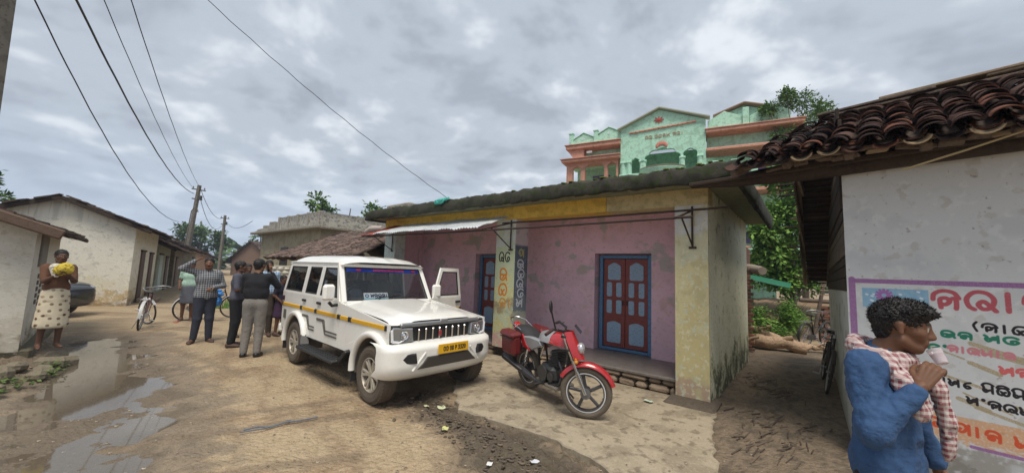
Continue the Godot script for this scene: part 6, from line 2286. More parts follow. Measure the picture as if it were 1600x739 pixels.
	gable_house("lane_house", "small white house with blue window at the end of the lane", C0 + dd * 18.6 + ee * .55, y2, 4.0, 5.0, 2.6, .8, mat("white_far", lin(.55, .56, .54), .9, {"tex": TX.white, "scale": .5}), .8, [[-.7, -1.4, 1.0, 1.9, mat("window_blue", lin(.10, .16, .22), .5), "window"], [-2.4, -3.0, 1.0, 1.9, mat("window_blue", Color.WHITE), "window"]])
	# low tiled house closing the lane
	var fh := gable_house("far_tiled_house", "brown thatched house with open gable closing the far end of the lane", V(-30.5, 0, -42.0), -28.0, 9.0, 8.0, 2.2, 2.1, mat("mud_brown", lin(.20, .13, .09), .95, {"tex": TX.grain, "scale": .6}), 1.2, [])
	fh.position = V(-28.0, 0, -43.5)
	var fh2 := gable_house("far_tiled_house", "long low tiled roof behind the two concrete poles", V(-37.0, 0, -46.0), 40.0, 7.0, 9.0, 2.3, 1.7, mat("mud_brown", Color.WHITE), 1.0, [])
	fh2.position.y = 0.0

func centre_houses():
	R.seed = 70
	# thatched house left of the lilac house (lilac house frame)
	var A := V(2.73, 0, -5.1)
	var t := thing("thatched_house", "low house with shaggy brown tiled roof between the jeep and the concrete house", "house", A, -39.0)
	var mud := mat("mud_wall", lin(.30, .22, .15), .95, {"tex": TX.grain, "scale": .7})
	var b := B.new()
	wbox(b, V(-13.8, 0, -4.0), V(-8.6, 2.0, .0))
	part("wall", b, mud, t)
	var rm := mat("rough_roof", Color(1, 1, 1), .95, {"vc": true})
	rough_slope(t, V(-15.3, 1.92, .5), V(-8.45, 1.98, .5), V(-8.6, 3.0, -1.6), V(-13.6, 2.98, -1.6), rm, 26, 60, .055, Color(.085, .058, .048), Color(.24, .165, .13))
	rough_slope(t, V(-8.6, 1.92, -4.2), V(-15.0, 1.9, -4.2), V(-13.6, 2.98, -1.6), V(-8.6, 3.0, -1.6), rm, 12, 30, .06)
	rough_slope(t, V(-15.6, 1.85, -4.0), V(-15.3, 1.92, .5), V(-13.6, 2.98, -1.6), V(-13.6, 2.98, -1.6), rm, 12, 22, .06)
	b = B.new()
	b.tube([V(-10.6, 2.86, -.9), V(-10.0, 2.92, -.75), V(-9.3, 2.9, -.7)], [.08, .11, .08], 8)
	part("cloth_bundle", b, mat("bundle_white", lin(.5, .42, .38), .9, {"tex": TX.grain, "scale": 3.0}), t)
	# concrete flat-roofed house
	var f := thing("concrete_house", "cream flat-roofed concrete house with stained parapet beyond the shaggy roof", "house", A, -39.0)
	var cx := -17.35
	var cz := -2.33
	var cr := mat("cream_far", lin(.60, .57, .47), .88, {"tex": TX.white, "scale": .3})
	var pc := itex(wtex(512, 96, [[0, Color(.36, .33, .28), 0], [.2, Color(.42, .40, .35), .4], [.6, Color(.30, .285, .25), .5]], [[12, .5, .7, Color(.20, .185, .16), .8], [30, .58, .72, Color(.10, .09, .075), .8], [24, .62, .8, Color(.52, .50, .45), .7], [70, .66, .8, Color(.14, .13, .11), .6]], 45))
	var pm := mat("parapet_old", Color(1, 1, 1), .95, {"tex": pc, "uv": true})
	b = B.new()
	wbox(b, V(cx - 8.0, 0, cz - 7.0), V(cx, 3.42, cz))
	part("wall", b, cr, f)
	b = B.new()
	b.box(V(cx - 3.9, 3.48, cz - 3.5), V(9.2, .13, 8.0), Basis(), .02)
	part("roof_slab", b, mat("old_concrete", lin(.5, .48, .44)), f)
	b = B.new()
	wbox(b, V(cx - 5.2, 3.545, cz - .0), V(cx + .2, 4.28, cz + .12))
	part("parapet", b, pm, f)
	b = B.new()
	wbox(b, V(cx + .08, 3.546, cz - 7.0), V(cx + .2, 4.27, cz - .001))
	part("parapet", b, pm, f)
	for i in 5:
		b = B.new()
		b.box(V(cx - i * 1.25, 3.92, cz + .10), V(.16, .80, .16), Basis(), .02)
		part("parapet_post", b, pm, f)
	for i in 3:
		b = B.new()
		b.box(V(cx - 5.9 - i * 1.0, 3.62 + .12 * (2 - i), cz + .1), V(.9, .3 + .1 * (2 - i), .2), Basis.from_euler(V(0, 0, rr(-.05, .05))), .03)
		part("parapet_block", b, pm, f)
	b = B.new()
	b.box(V(cx - 4.2, 2.0, cz + .02), V(1.0, 1.2, .06), Basis(), .02)
	part("window", b, mat("window_dark", lin(.05, .05, .05), .4), f)
	# rubble wall and red brick stub near the boy
	var w := thing("rubble_wall", "broken red brick wall beside the boy in the lane", "wall", V(-8.6, 0, -15.0), 40.0)
	var bm := [mat("brick_a", Color.WHITE), mat("brick_b", Color.WHITE), mat("brick_c", Color.WHITE)]
	b = B.new()
	b.box(V(0, .55, -.08), V(2.2, 1.1, .1))
	part("mortar", b, mat("mortar_red", lin(.22, .12, .08), .95), w)
	var bk := B.new()
	bk.box(V(0, 0, 0), V(.23, .08, .12), Basis(), .008)
	var bmm := bk.mesh()
	for i in 12:
		for j in 9:
			var o := MeshInstance3D.new()
			o.name = "brick"
			o.mesh = bmm
			o.material_override = bm[R.randi() % 2]
			o.position = V(-1.0 + j * .25 + (.12 if i % 2 else 0.0), .05 + i * .092, rr(-.02, .02))
			w.add_child(o, true)
	var sw := thing("white_stone_wall", "white painted rubble wall behind the brick stub", "wall", V(-10.4, 0, -19.1), 40.0)
	b = B.new()
	b.box(V(0, .8, 0), V(3.4, 1.6, .25), Basis(), .03)
	part("core", b, mat("rubble_core", lin(.4, .37, .3), .95), sw)
	for i in 8:
		for j in 11:
			b = B.new()
			b.sphere(V(-1.6 + j * .31 + rr(-.06, .06), .12 + i * .19, .12), V(rr(.11, .17), rr(.07, .1), .07), 8)
			part("stone", b, mat("white_stone" if R.randf() < .6 else "tan_stone", lin(.6, .58, .52) if R.randf() < .6 else lin(.35, .3, .22), .95), sw)
	# water tank far behind the lilac roof
	var tk := thing("water_tank", "pale concrete water tank block rising behind the lilac house roof", "tank", A, -39.0)
	b = B.new()
	b.box(V(-11.9, 3.5, -7.0), V(.8, 2.2, .8), Basis(), .04)
	part("tank_box", b, mat("tank_pale", lin(.6, .58, .54), .9, {"tex": TX.grain, "scale": 1.0}), tk)
	b = B.new()
	b.box(V(-11.9, 1.2, -7.0), V(1.6, 2.4, 1.6), Basis(), .04)
	part("tank_base", b, mat("tank_pale", Color.WHITE), tk)

# ---- the green storeyed building ------------------------------------------
func lobed_arch(w: float, h: float, lobes: int, r: float) -> PackedVector2Array:
	var p := PackedVector2Array([V2(-w / 2, 0), V2(w / 2, 0)])
	var n := lobes
	for i in n:
		var a0 := PI * i / n
		var a1 := PI * (i + 1) / n
		for k in 5:
			var q := lerpf(a0, a1, k / 4.0)
			var bulge := 1.0 + .13 * sin(k / 4.0 * PI)
			p.append(V2(cos(q) * w / 2 * bulge, h + sin(q) * r * bulge))
	return p
func arcade(parent, x0: float, x1: float, y0: float, y1: float, z: float, opens: Array, m: Material, called: String):
	# wall with lobed openings [centre, width, spring height, lobes, rise]
	var b := B.new()
	var outline := PackedVector2Array([V2(x0, y0)])
	var sorted := opens.duplicate()
	sorted.sort_custom(func(p, q): return p[0] < q[0])
	for o in sorted:
		var a := lobed_arch(o[1], o[2], o[3], o[4])
		outline.append(V2(o[0] - o[1] / 2, y0))
		for i in range(a.size() - 1, 1, -1): outline.append(V2(o[0] + a[i].x, y0 + a[i].y))
		outline.append(V2(o[0] + o[1] / 2, y0))
	outline.append(V2(x1, y0)); outline.append(V2(x1, y1)); outline.append(V2(x0, y1))
	b.prism(outline, .22, Transform3D(Basis(), V(0, 0, z)), 0.0)
	part(called, b, m, parent)
func green_building():
	# facade frame: x to the right along the front, centre below the pediment
	var h := deg_to_rad(63.0)
	var t := thing("green_building", "tall mint green building with salmon bands, lobed arches and pedimented gallery", "building", V(8.37, 0, -20.44), -27.0)
	var mint := mat("mint", lin(.46, .76, .60), .8, {"tex": TX.grain, "scale": .25})
	var salmon := mat("salmon", lin(.62, .32, .23), .8, {"tex": TX.grain, "scale": .3})
	var dsal := salmon
	var dk := mint
	var vio := mat("violet_panel", lin(.12, .085, .25), .7)
	var olive := mint
	var b: B
	# main mass behind
	b = B.new()
	b.box(V(0, 4.6, -4.6), V(10.8, 9.2, 6.0), Basis(), 0.0)
	part("mass", b, olive, t)
	# central block: gallery wall with arches, lettering, pediment
	arcade(t, -2.2, 2.2, 7.55, 9.45, .62, [[-1.36, .46, .62, 3, .26], [.05, 1.72, .66, 5, .62], [1.45, .66, .78, 3, .34]], mint, "gallery_wall")
	b = B.new()
	b.prism(PackedVector2Array([V2(-2.2, 9.45), V2(2.2, 9.45), V2(2.2, 10.2), V2(-.1, 11.1), V2(-2.2, 10.22)]), .22, Transform3D(Basis(), V(0, 0, .62)), .01)
	part("pediment", b, mint, t)
	for e in [[V(-2.36, 10.2, .60), V(-.1, 11.17, .60)], [V(-.1, 11.17, .60), V(2.4, 10.24, .60)]]:
		b = B.new()
		b.bar(e[0], e[1], .5, .08, Vector3.UP, .01)
		part("coping", b, mat("coping", lin(.40, .44, .36), .85), t)
	b = B.new()
	b.bar(V(-1.72, 9.93, .65), V(1.75, 10.13, .65), .08, .10, Vector3.UP, .02)
	part("pediment_band", b, salmon, t)
	for i in 14:
		b = B.new()
		b.box(V(-1.6 + i * .245, 9.945 + i * .0141, .70), V(.1, .07, .04), Basis(), .02)
		part("band_bead", b, dsal, t)
	b = B.new()
	for i in 8:
		var a := TAU * i / 8
		b.bar(V(-.12, 10.5, .65), V(-.12 + cos(a) * .26, 10.5 + sin(a) * .2, .65), .05, .03, V(0, 0, 1), .005)
	b.sphere(V(-.12, 10.5, .65), V(.1, .1, .04), 10)
	part("star_emblem", b, mat("emblem_red", lin(.45, .07, .05), .7), t)
	# lotus emblem above the middle arch
	b = B.new()
	for i in 7:
		var a := lerpf(.25, PI - .25, i / 6.0)
		b.sphere(V(.02 + cos(a) * .24, 8.98 + sin(a) * .16, .645), V(.085, .13, .03), 8)
	part("lotus_emblem", b, mat("lotus", lin(.6, .22, .16), .7), t)
	# raised lettering
	var gx := -.85
	for l in ["ga", "ra", "_", "ta", "la", "na", "sa", "_", "ka", "ra", "aa"]:
		if l == "_":
			gx += .12
			continue
		b = B.new()
		for s in GL[l]:
			var pts := []
			for k in range(0, s.size(), 2): pts.append(V2(s[k], s[k + 1]))
			var cv := curve(pts, 3)
			var p3 := []
			for q in cv: p3.append(V(gx + q.x * .17, 9.68 - q.y * .2 + gx * .03, .635))
			b.tube(p3, .016, 4)
		part("letter", b, mat("letter_brown", lin(.45, .33, .22), .8), t)
		gx += .2
	for x in [-2.05, -1.02, -.92, 1.06, 1.92, -1.72]:
		b = B.new()
		b.tube([V(x, 7.5, .58), V(x, 8.2, .58)], .13 if x != -1.02 else .12, 12)
		b.box(V(x, 8.22, .58), V(.32, .1, .3), Basis(), .02)
		part("column", b, mint, t)
	# bowed balcony with salmon rim
	b = B.new()
	b.lathe([V2(1.05, -.4), V2(1.15, -.05), V2(1.15, .02), V2(1.0, .02)], Transform3D(Basis.from_scale(V(1.0, 1, .7)), V(.05, 7.66, .55)), 24, PI)
	part("balcony", b, mint, t)
	b = B.new()
	b.lathe([V2(1.17, .02), V2(1.2, .07), V2(1.12, .09), V2(1.0, .09)], Transform3D(Basis.from_scale(V(1.0, 1, .7)), V(.05, 7.66, .55)), 24, PI)
	part("balcony_rim", b, mat("rim_pale", lin(.5, .42, .34), .8), t)
	b = B.new()
	b.box(V(0, 8.3, -1.5), V(4.3, 1.9, .1))
	part("gallery_back", b, dk, t)
	b = B.new()
	b.box(V(0, 9.5, -.56), V(4.36, .12, 1.9))
	part("gallery_ceiling", b, dk, t)
	for s: float in [-1.0, 1.0]:
		b = B.new()
		b.box(V(s * 2.1, 8.4, -.56), V(.14, 2.0, 1.9))
		part("gallery_end", b, mint, t)
	b = B.new()
	b.box(V(0, 7.42, .0), V(4.5, .2, 1.5), Basis(), .02)
	part("gallery_floor", b, mint, t)
	# left wing
	for q in [[-5.5, -2.2, 9.36, 9.60, .95, "cornice"], [-5.75, -2.2, 8.55, 8.72, 1.05, "cornice"]]:
		b = B.new()
		b.box(V((q[0] + q[1]) / 2, (q[2] + q[3]) / 2, .1), V(q[1] - q[0], q[3] - q[2], q[4] * 1.4), Basis(), .03)
		part(q[5], b, salmon, t)
		b = B.new()
		b.box(V((q[0] + q[1]) / 2 - .03, q[3] + .03, .12), V(q[1] - q[0] + .1, .05, q[4] * 1.4 + .1), Basis(), .01)
		part("cornice_edge", b, dsal, t)
	b = B.new()
	b.box(V(-3.7, 9.04, -.35), V(2.9, .66, .6), Basis(), 0.0)
	part("wing_wall", b, olive, t)
	b = B.new()
	b.prism(PackedVector2Array([V2(-5.1, 8.9), V2(-4.4, 8.72), V2(-4.4, 9.36), V2(-5.45, 9.36)]), .5, Transform3D(Basis(), V(0, 0, .6)), .01)
	part("bracket", b, salmon, t)
	b = B.new()
	b.box(V(-4.05, 9.12, .62), V(.34, .14, .05), Basis(), .02)
	part("wall_lamp", b, mat("lamp_shade_white", lin(.7, .7, .7), .4), t)
	arcade(t, -5.5, -2.35, 7.3, 8.56, .5, [[-4.85, .5, .75, 3, .26], [-3.75, 1.15, .8, 5, .34], [-2.72, .5, .8, 3, .28]], salmon, "wing_arcade")
	for x in [-5.4, -4.45, -3.05]:
		b = B.new()
		b.tube([V(x, 7.0, .42), V(x, 8.05, .42)], .12, 12)
		part("column", b, salmon, t)
	b = B.new()
	b.box(V(-3.9, 7.8, -1.4), V(2.9, 1.7, .1))
	part("wing_back", b, dk, t)
	b = B.new()
	b.box(V(-3.9, 8.62, -.6), V(3.3, .1, 1.9))
	part("wing_ceiling", b, dk, t)
	b = B.new()
	b.box(V(-3.75, 7.72, -1.3), V(1.1, .8, .06))
	part("wing_door", b, vio, t)
	# roof parapets with little gables and posts
	for q in [[-5.15, -3.78, 10.05], [-3.62, -2.25, 10.2]]:
		b = B.new()
		var xm: float = (q[0] + q[1]) / 2
		b.prism(PackedVector2Array([V2(q[0], 9.62), V2(q[1], 9.62), V2(q[1], q[2] - .02), V2(xm, q[2] + .34), V2(q[0], q[2] - .05)]), .14, Transform3D(Basis(), V(0, 0, .45)), .01)
		part("parapet_gable", b, mint, t)
		b = B.new()
		b.tube([V(xm, q[2] - .02, .44), V(xm, q[2] - .02, .47)], .07, 10)
		part("parapet_hole", b, mat("hole_pale", lin(.6, .66, .68), .9), t)
		for e in [[V(q[0] - .05, q[2] - .02, .39), V(xm, q[2] + .38, .39)], [V(xm, q[2] + .38, .39), V(q[1] + .05, q[2] + .0, .39)]]:
			b = B.new()
			b.bar(e[0], e[1], .22, .05, Vector3.UP, .01)
			part("parapet_coping", b, mint, t)
	for x in [-5.24, -3.7]:
		b = B.new()
		b.box(V(x, 10.0, .42), V(.24, .84, .26), Basis(), .02)
		b.box(V(x, 10.44, .42), V(.32, .07, .32), Basis(), .01)
		part("parapet_post", b, mint, t)
	# right wing
	b = B.new()
	b.box(V(4.3, 9.48, .0), V(4.2, .18, 1.5), Basis(), .03)
	part("cornice", b, salmon, t)
	b = B.new()
	b.box(V(4.3, 9.59, .0), V(4.3, .05, 1.6), Basis(), .01)
	part("cornice_edge", b, dsal, t)
	b = B.new()
	b.box(V(4.3, 8.95, -.4), V(4.1, .9, .6))
	part("wing_wall", b, olive, t)
	b = B.new()
	b.box(V(4.3, 8.48, .1), V(4.2, .16, 1.3), Basis(), .03)
	part("cornice", b, salmon, t)
	for q in [[2.3, 3.85, 10.15], [4.2, 5.9, 10.15]]:
		b = B.new()
		var xm: float = (q[0] + q[1]) / 2
		b.prism(PackedVector2Array([V2(q[0], 9.61), V2(q[1], 9.61), V2(q[1], q[2] + .05), V2(xm, q[2] + .42), V2(q[0], q[2] - .02)]), .14, Transform3D(Basis(), V(0, 0, .4)), .01)
		part("parapet_gable", b, mint, t)
	b = B.new()
	b.box(V(4.02, 10.1, .38), V(.28, .95, .3), Basis(), .02)
	part("parapet_post", b, mint, t)
	b = B.new()
	b.prism(PackedVector2Array([V2(2.75, 9.6), V2(5.6, 9.6), V2(5.6, 10.78), V2(4.1, 11.3), V2(2.75, 10.85)]), 2.4, Transform3D(Basis(), V(0, 0, -1.0)), .01)
	part("stair_room", b, mint, t)
	b = B.new()
	b.box(V(4.05, 10.78, -.98), V(.5, .2, .06), Basis(), .01)
	part("stair_window", b, dk, t)
	for e in [[V(2.6, 10.88, -1.0), V(4.1, 11.4, -1.0)], [V(4.1, 11.4, -1.0), V(5.75, 10.84, -1.0)]]:
		b = B.new()
		b.bar(e[0], e[1], .6, .07, Vector3.UP, .01)
		part("coping", b, mat("coping_brown", lin(.34, .22, .16), .85), t)
	# lower storeys of the right wing, seen down the alley
	for lv in [6.15, 2.9]:
		b = B.new()
		b.box(V(4.6, lv + .05, .35), V(5.0, .16, 1.3), Basis(), .03)
		part("floor_band", b, salmon, t)
		b = B.new()
		b.box(V(4.6, lv - .45, -.2), V(5.0, .8, .3), Basis(), .02)
		part("storey_beam", b, olive, t)
		b = B.new()
		b.box(V(4.6, lv + .35, .85), V(5.0, .1, .12), Basis(), .02)
		part("balcony_rail", b, mint, t)
		b = B.new()
		b.box(V(4.6, lv - 1.0, .82), V(5.0, .45, .14), Basis(), .02)
		part("balcony_front", b, mint, t)
		for k in 6:
			b = B.new()
			b.box(V(2.6 + k * .85, lv + .95, .6), V(.3, 1.5, .3), Basis(), .03)
			part("column", b, mint, t)
		for k in 5:
			b = B.new()
			b.box(V(3.02 + k * .85, lv + 1.15, -.3), V(.62, .8, .08), Basis(), .01)
			part("window", b, vio, t)
			b = B.new()
			b.box(V(3.02 + k * .85, lv + .5, .5), V(.5, .1, .1), Basis(), .02)
			part("window_sill", b, salmon, t)

# ---- people ---------------------------------------------------------------
func check_tex(a: Color, b: Color, n := 4) -> ImageTexture:
	# woven check: both threads light, mixed, both dark
	var im := Image.create(64, 64, false, Image.FORMAT_RGB8)
	for y in 64:
		for x in 64:
			var u := float(int(x * n / 64) % 2); var v := float(int(y * n / 64) % 2)
			var k := (u + v) * .5
			var th := .94 + .06 * float((x + y) % 2)
			im.set_pixel(x, y, (a.lerp(b, k) * th).linear_to_srgb())
	return itex(im)
func cloth(key: String, c: Color, rough := .9) -> StandardMaterial3D:
	return mat("cloth_" + key, c, rough, {"tex": TX.grain, "scale": 2.6})
func dots_tex() -> ImageTexture:
	var im := Image.create(128, 128, false, Image.FORMAT_RGB8)
	im.fill(Color(.80, .76, .66))
	for p in [V2(30, 28), V2(92, 34), V2(60, 74), V2(24, 104), V2(100, 100)]:
		for k in 7:
			var q: Vector2 = p + V2(cos(k * .9), sin(k * .9)) * 6.0
			stroke(im, [q, q + V2(.5, 0)], 6.0, Color(.35, .22, .16), .2, k)
	return itex(im)
func people():
	var black := cloth("black", lin(.012, .013, .017))
	var sandal := mat("sandal", lin(.07, .04, .028), .7)
	var shoe := mat("shoe_black", lin(.014, .013, .013), .35)
	R.seed = 90
	# man drinking, beside the mural
	var blue := mat("shirt_blue", lin(.032, .085, .195), .85, {"tex": TX.denim, "scale": 2.6, "height": TX.bump, "hs": 1.3})
	var s := .955
	var at := V(1.76, 0, -1.78)
	var m := person("young man in blue shirt and checked scarf drinking from a cup by the mural", at, 27.0, {"s": s, "cell": .0125, "hcell": .0048, "fine": true, "skin": Color(.155, .078, .047), "shirt": blue, "hem": .83, "w": .93, "sg": .65, "loose": .021, "wr": .010, "wf": 13.0, "tufts": 3600, "tuft": .014, "collar": true, "legs": cloth("navy", lin(.012, .013, .022)), "shoes": sandal, "hy": 22.0, "hp": 6.0,
		"j": {"er": V(-.275, 1.12, .05), "wr": V(-.115, 1.335, .165), "el": V(.255, 1.13, .02), "wl": V(.26, .89, .1), "he": V(.01, 1.575, .075), "ne": V(.0, 1.43, .0)},
		"dr": V(.55, .75, .22), "sr": V(.1, .35, -.9), "cr": .66, "sleeve": .97, "hamp": .011,
		"hairx": [[V(-.045, .08, .03), V(.045, .08, .03), .036, .036], [V(-.035, .072, .07), V(.035, .075, .07), .03, .03], [V(0, .092, -.02), V(0, .088, .05), .04, .038], [V(.0, .07, .098), V(.025, .073, .095), .018, .016]]})
	var gam := mat("gingham", Color(1, 1, 1), .92, {"tex": check_tex(Color(.62, .58, .55), Color(.22, .035, .05)), "scale": 20.0})
	var sb := []
	var c0 := V(0, 1.435, -.005)
	for i in 12:
		var a0 := TAU * i / 12; var a1 := TAU * (i + 1) / 12
		var f := func(a): return (c0 + V(sin(a) * .098, .012 * cos(a * 2.0) - .028 * cos(a), cos(a) * .09)) * s
		sb.append([f.call(a0), f.call(a1), .028, .028, V(1.05, 1.2, 1.05)])
	for q in [[V(-.09, 1.43, .03), V(-.12, 1.33, .11), .042, .045], [V(-.12, 1.33, .11), V(-.09, 1.21, .155), .048, .04], [V(-.05, 1.41, .08), V(-.06, 1.24, .15), .04, .042], [V(.08, 1.42, .07), V(.12, 1.3, .15), .04, .042], [V(.12, 1.3, .15), V(.15, 1.14, .17), .045, .04], [V(.15, 1.14, .17), V(.15, 1.0, .165), .04, .03], [V(-.13, 1.40, -.04), V(.1, 1.41, -.07), .035, .035]]:
		sb.append([q[0] * s, q[1] * s, q[2] * .82, q[3] * .82, V(1, 1, .75)])
	var sc := B.new()
	nets(sb, .0105, .02, sc, null, .014, 20.0)
	part("scarf", sc, gam, m)
	var cu := B.new()
	var cup := thing("steel_cup", "small clear tea glass held at the young man's mouth", "cup", Vector3.ZERO)
	cu.lathe([V2(.0, -.035), V2(.024, -.035), V2(.031, .04), V2(.029, .04), V2(.022, -.030), V2(0, -.03)], Transform3D.IDENTITY, 20)
	part("glass_body", cu, mat("cup_glass", Color(.86, .80, .82), .1, {"alpha": .42}), cup)
	cu = B.new()
	cu.lathe([V2(.0285, .012), V2(0, .012)], Transform3D.IDENTITY, 18)
	part("tea", cu, mat("tea", lin(.2, .09, .03), .1), cup)
	cup.transform = m.transform * Transform3D(Basis.from_euler(V(-.5, 0, -.3)).scaled(Vector3.ONE * .82), V(.012, 1.455, .19) * s)
	# man in checked shirt, hand raised to his head
	person("man in black and white checked shirt with one hand raised to his head", V(-6.33, 0, -7.8), 47.0, {"s": 1.03, "w": 1.1, "fat": 1.1, "tash": true, "skin": Color(.19, .095, .055), "shirt": mat("check_grey", Color(1, 1, 1), .9, {"tex": check_tex(Color(.34, .35, .37), Color(.012, .015, .025)), "scale": 13.0}), "collar": true, "hem": .84, "legs": cloth("jeans", lin(.035, .04, .06)), "shoes": sandal,
		"j": {"er": V(-.42, 1.47, .06), "wr": V(-.23, 1.635, .10), "el": V(.27, 1.13, -.02), "wl": V(.06, 1.1, .2), "tl": V(.17, .035, .1), "tr": V(-.19, .035, .09), "al": V(.12, .085, -.02), "ar": V(-.12, .085, -.02)}, "dr": V(.8, .35, -.2), "cr": .6, "cl": .8, "hy": -14.0})
	# bystander in mint shirt with lungi, wheeling a bicycle behind him
	person("bystander in mint green shirt and grey lungi behind the checked-shirt man", V(-9.0, 0, -10.5), 35.0, {"s": .97, "cell": .02, "hcell": .01, "shirt": cloth("mint", lin(.42, .62, .52)), "sleeve": .3, "hem": .95, "legs": cloth("lungi", lin(.12, .13, .16)), "lower": "skirt", "skirt_y": .5, "shoes": sandal, "skin": Color(.14, .07, .045), "j": {"wr": V(-.2, 1.0, .22)}})
	var b2 := bicycle("dark bicycle with a blue bag behind the checked-shirt man", V(-8.75, 0, -11.0), 150.0, 0.0, lin(.03, .03, .035), "dark", lin(.5, .5, .48))
	var bag := thing("plastic_bag", "bright blue plastic bag hanging from the bicycle behind the checked-shirt man", "bag", V(-8.35, 0, -10.6))
	var bb := B.new()
	nets([[V(0, .78, 0), V(.02, .62, 0), .08, .14], [V(.05, .55, .02), V(-.04, .5, 0), .14, .12], [V(.0, .86, 0), V(.12, .82, .02), .04, .07], [V(.12, .8, .02), V(.2, .76, .02), .06, .05]], .018, .04, bb, null, .05, 11.0)
	part("bag_body", bb, mat("plastic_blue", lin(.02, .17, .48), .35), bag)
	# the three in conversation, seen from behind
	person("man in black jacket and grey trousers holding a phone to his ear, seen from behind", V(-4.61, 0, -6.81), -162.0, {"s": 1.03, "w": 1.08, "fat": 1.1, "skin": Color(.22, .115, .07), "shirt": black, "collar": true, "hem": 1.01, "legs": cloth("grey", lin(.22, .205, .19)), "shoes": shoe,
		"j": {"er": V(-.29, 1.22, .14), "wr": V(-.175, 1.46, .13), "el": V(.22, 1.14, .08), "wl": V(.08, 1.12, .25)}, "dr": V(.45, .85, -.35), "cr": .7, "hy": -14.0})
	var ph := thing("mobile_phone", "dark mobile phone held by the man in the black jacket", "phone", Vector3.ZERO)
	var pb := B.new()
	pb.box(V(0, 0, 0), V(.012, .15, .07), Basis(), .004)
	part("phone_body", pb, mat("phone", lin(.01, .01, .012), .2), ph)
	pb = B.new()
	pb.box(V(.0065, 0, 0), V(.002, .13, .062))
	part("screen", pb, mat("phone_screen", lin(.02, .025, .035), .05), ph)
	ph.transform = xfm(V(-4.61, 0, -6.81), -162.0) * Transform3D(Basis.from_euler(V(-.2, 0, -.15)), V(-.125, 1.60, .07))
	person("man in grey tee shirt and black trousers talking beside the black jacket man", V(-5.52, 0, -7.58), 118.0, {"s": 1.0, "skin": Color(.13, .065, .042), "shirt": cloth("tee_grey", lin(.085, .09, .12)), "sleeve": .46, "hem": .88, "legs": black, "shoes": sandal, "j": {"er": V(-.24, 1.14, .02), "wr": V(-.12, 1.12, .24), "wl": V(.1, 1.1, .26)}, "hy": 10.0})
	person("smiling man in light blue checked shirt facing the black jacket man", V(-5.72, 0, -8.80), 30.0, {"s": 1.03, "skin": Color(.18, .09, .055), "shirt": mat("check_blue", Color(1, 1, 1), .9, {"tex": check_tex(Color(.50, .58, .66), Color(.10, .22, .42)), "scale": 9.0}), "sleeve": .46, "collar": true, "hem": .9, "legs": cloth("brown", lin(.06, .045, .035)), "shoes": sandal, "hy": 8.0})
	person("man in maroon clothes half hidden between the grey tee and the black jacket", V(-6.1, 0, -8.62), 60.0, {"s": .97, "cell": .02, "hcell": .01, "skin": Color(.14, .07, .045), "shirt": cloth("maroon", lin(.10, .05, .07)), "sleeve": .46, "hem": .9, "legs": cloth("brown", lin(.06, .045, .035)), "leglen": .1, "shoes": sandal})
	person("child in navy top and purple skirt standing behind the jeep", V(-5.45, 0, -8.95), 80.0, {"s": .83, "w": .85, "cell": .014, "skin": Color(.13, .065, .042), "shirt": cloth("child_navy", lin(.018, .018, .04)), "sleeve": .4, "hem": .85, "loose": .012, "legs": cloth("purple", lin(.05, .022, .06)), "lower": "skirt", "skirt_y": .5, "shoes": sandal, "j": {"wr": V(-.16, .95, .15), "wl": V(.16, .95, .15)}})
	# person by the near hut with a sack
	var wo := person("villager in spotted wrap standing by the near cream hut", V(-7.34, .19, -6.06), 62.0, {"s": .93, "w": .7, "skin": Color(.11, .055, .036), "shirt": cloth("ochre", lin(.14, .065, .035)), "sleeve": .4, "hem": .95, "legs": mat("dots", Color(1, 1, 1), .9, {"tex": dots_tex(), "scale": 4.5}), "lower": "skirt", "skirt_y": .36, "j": {"sl": V(.15, 1.39, -.01), "sr": V(-.15, 1.39, -.01), "er": V(-.17, 1.16, .1), "wr": V(-.05, 1.3, .27), "el": V(.17, 1.16, .1), "wl": V(.05, 1.28, .28)}})
	var sk := thing("cloth_sack", "yellow and white cloth sack carried by the villager in spotted wrap", "sack", Vector3.ZERO)
	bb = B.new()
	nets([[V(0, 0, 0), V(.14, .05, .02), .12, .13], [V(.14, .05, 0), V(.22, .0, 0), .1, .05]], .014, .05, bb, null, .03, 14.0)
	part("yellow_cloth", bb, mat("sack_yellow", lin(.55, .42, .05), .85), sk)
	bb = B.new()
	nets([[V(-.08, .06, .02), V(-.02, -.1, .05), .1, .06]], .014, .04, bb, null, .03, 14.0)
	part("white_cloth", bb, mat("sack_white", lin(.55, .53, .46), .9), sk)
	sk.position = V(-7.18, 1.44, -5.94)
	sk.scale = Vector3.ONE * .68
	# driver in the jeep
	var xf := Transform3D(Basis(Vector3.UP, deg_to_rad(48.0)), V(-1.16, 0, -5.33)) * Transform3D(Basis(), V(-.36, 0, -1.74))
	person("driver sitting behind the wheel of the white jeep", xf.origin, 48.0, {"s": 1.0, "cell": .018, "hcell": .008, "skin": Color(.13, .065, .042), "shirt": cloth("driver_blue", lin(.30, .36, .44)), "sleeve": .45, "hem": .9, "legs": cloth("jeans", lin(.03, .04, .06)), "shoes": shoe,
		"j": {"pe": V(0, .93, 0), "be": V(0, 1.02, -.03), "ch": V(0, 1.17, -.06), "ne": V(0, 1.32, -.07), "he": V(0, 1.46, -.03), "sl": V(.17, 1.29, -.06), "sr": V(-.17, 1.29, -.06), "el": V(.22, 1.06, .1), "wl": V(.17, 1.18, .28), "er": V(-.22, 1.06, .1), "wr": V(-.17, 1.18, .28), "hl": V(.09, .92, .04), "hr": V(-.09, .92, .04), "kl": V(.11, .90, .42), "kr": V(-.11, .90, .42), "al": V(.11, .66, .48), "ar": V(-.11, .66, .48), "tl": V(.11, .62, .6), "tr": V(-.11, .62, .6)}})

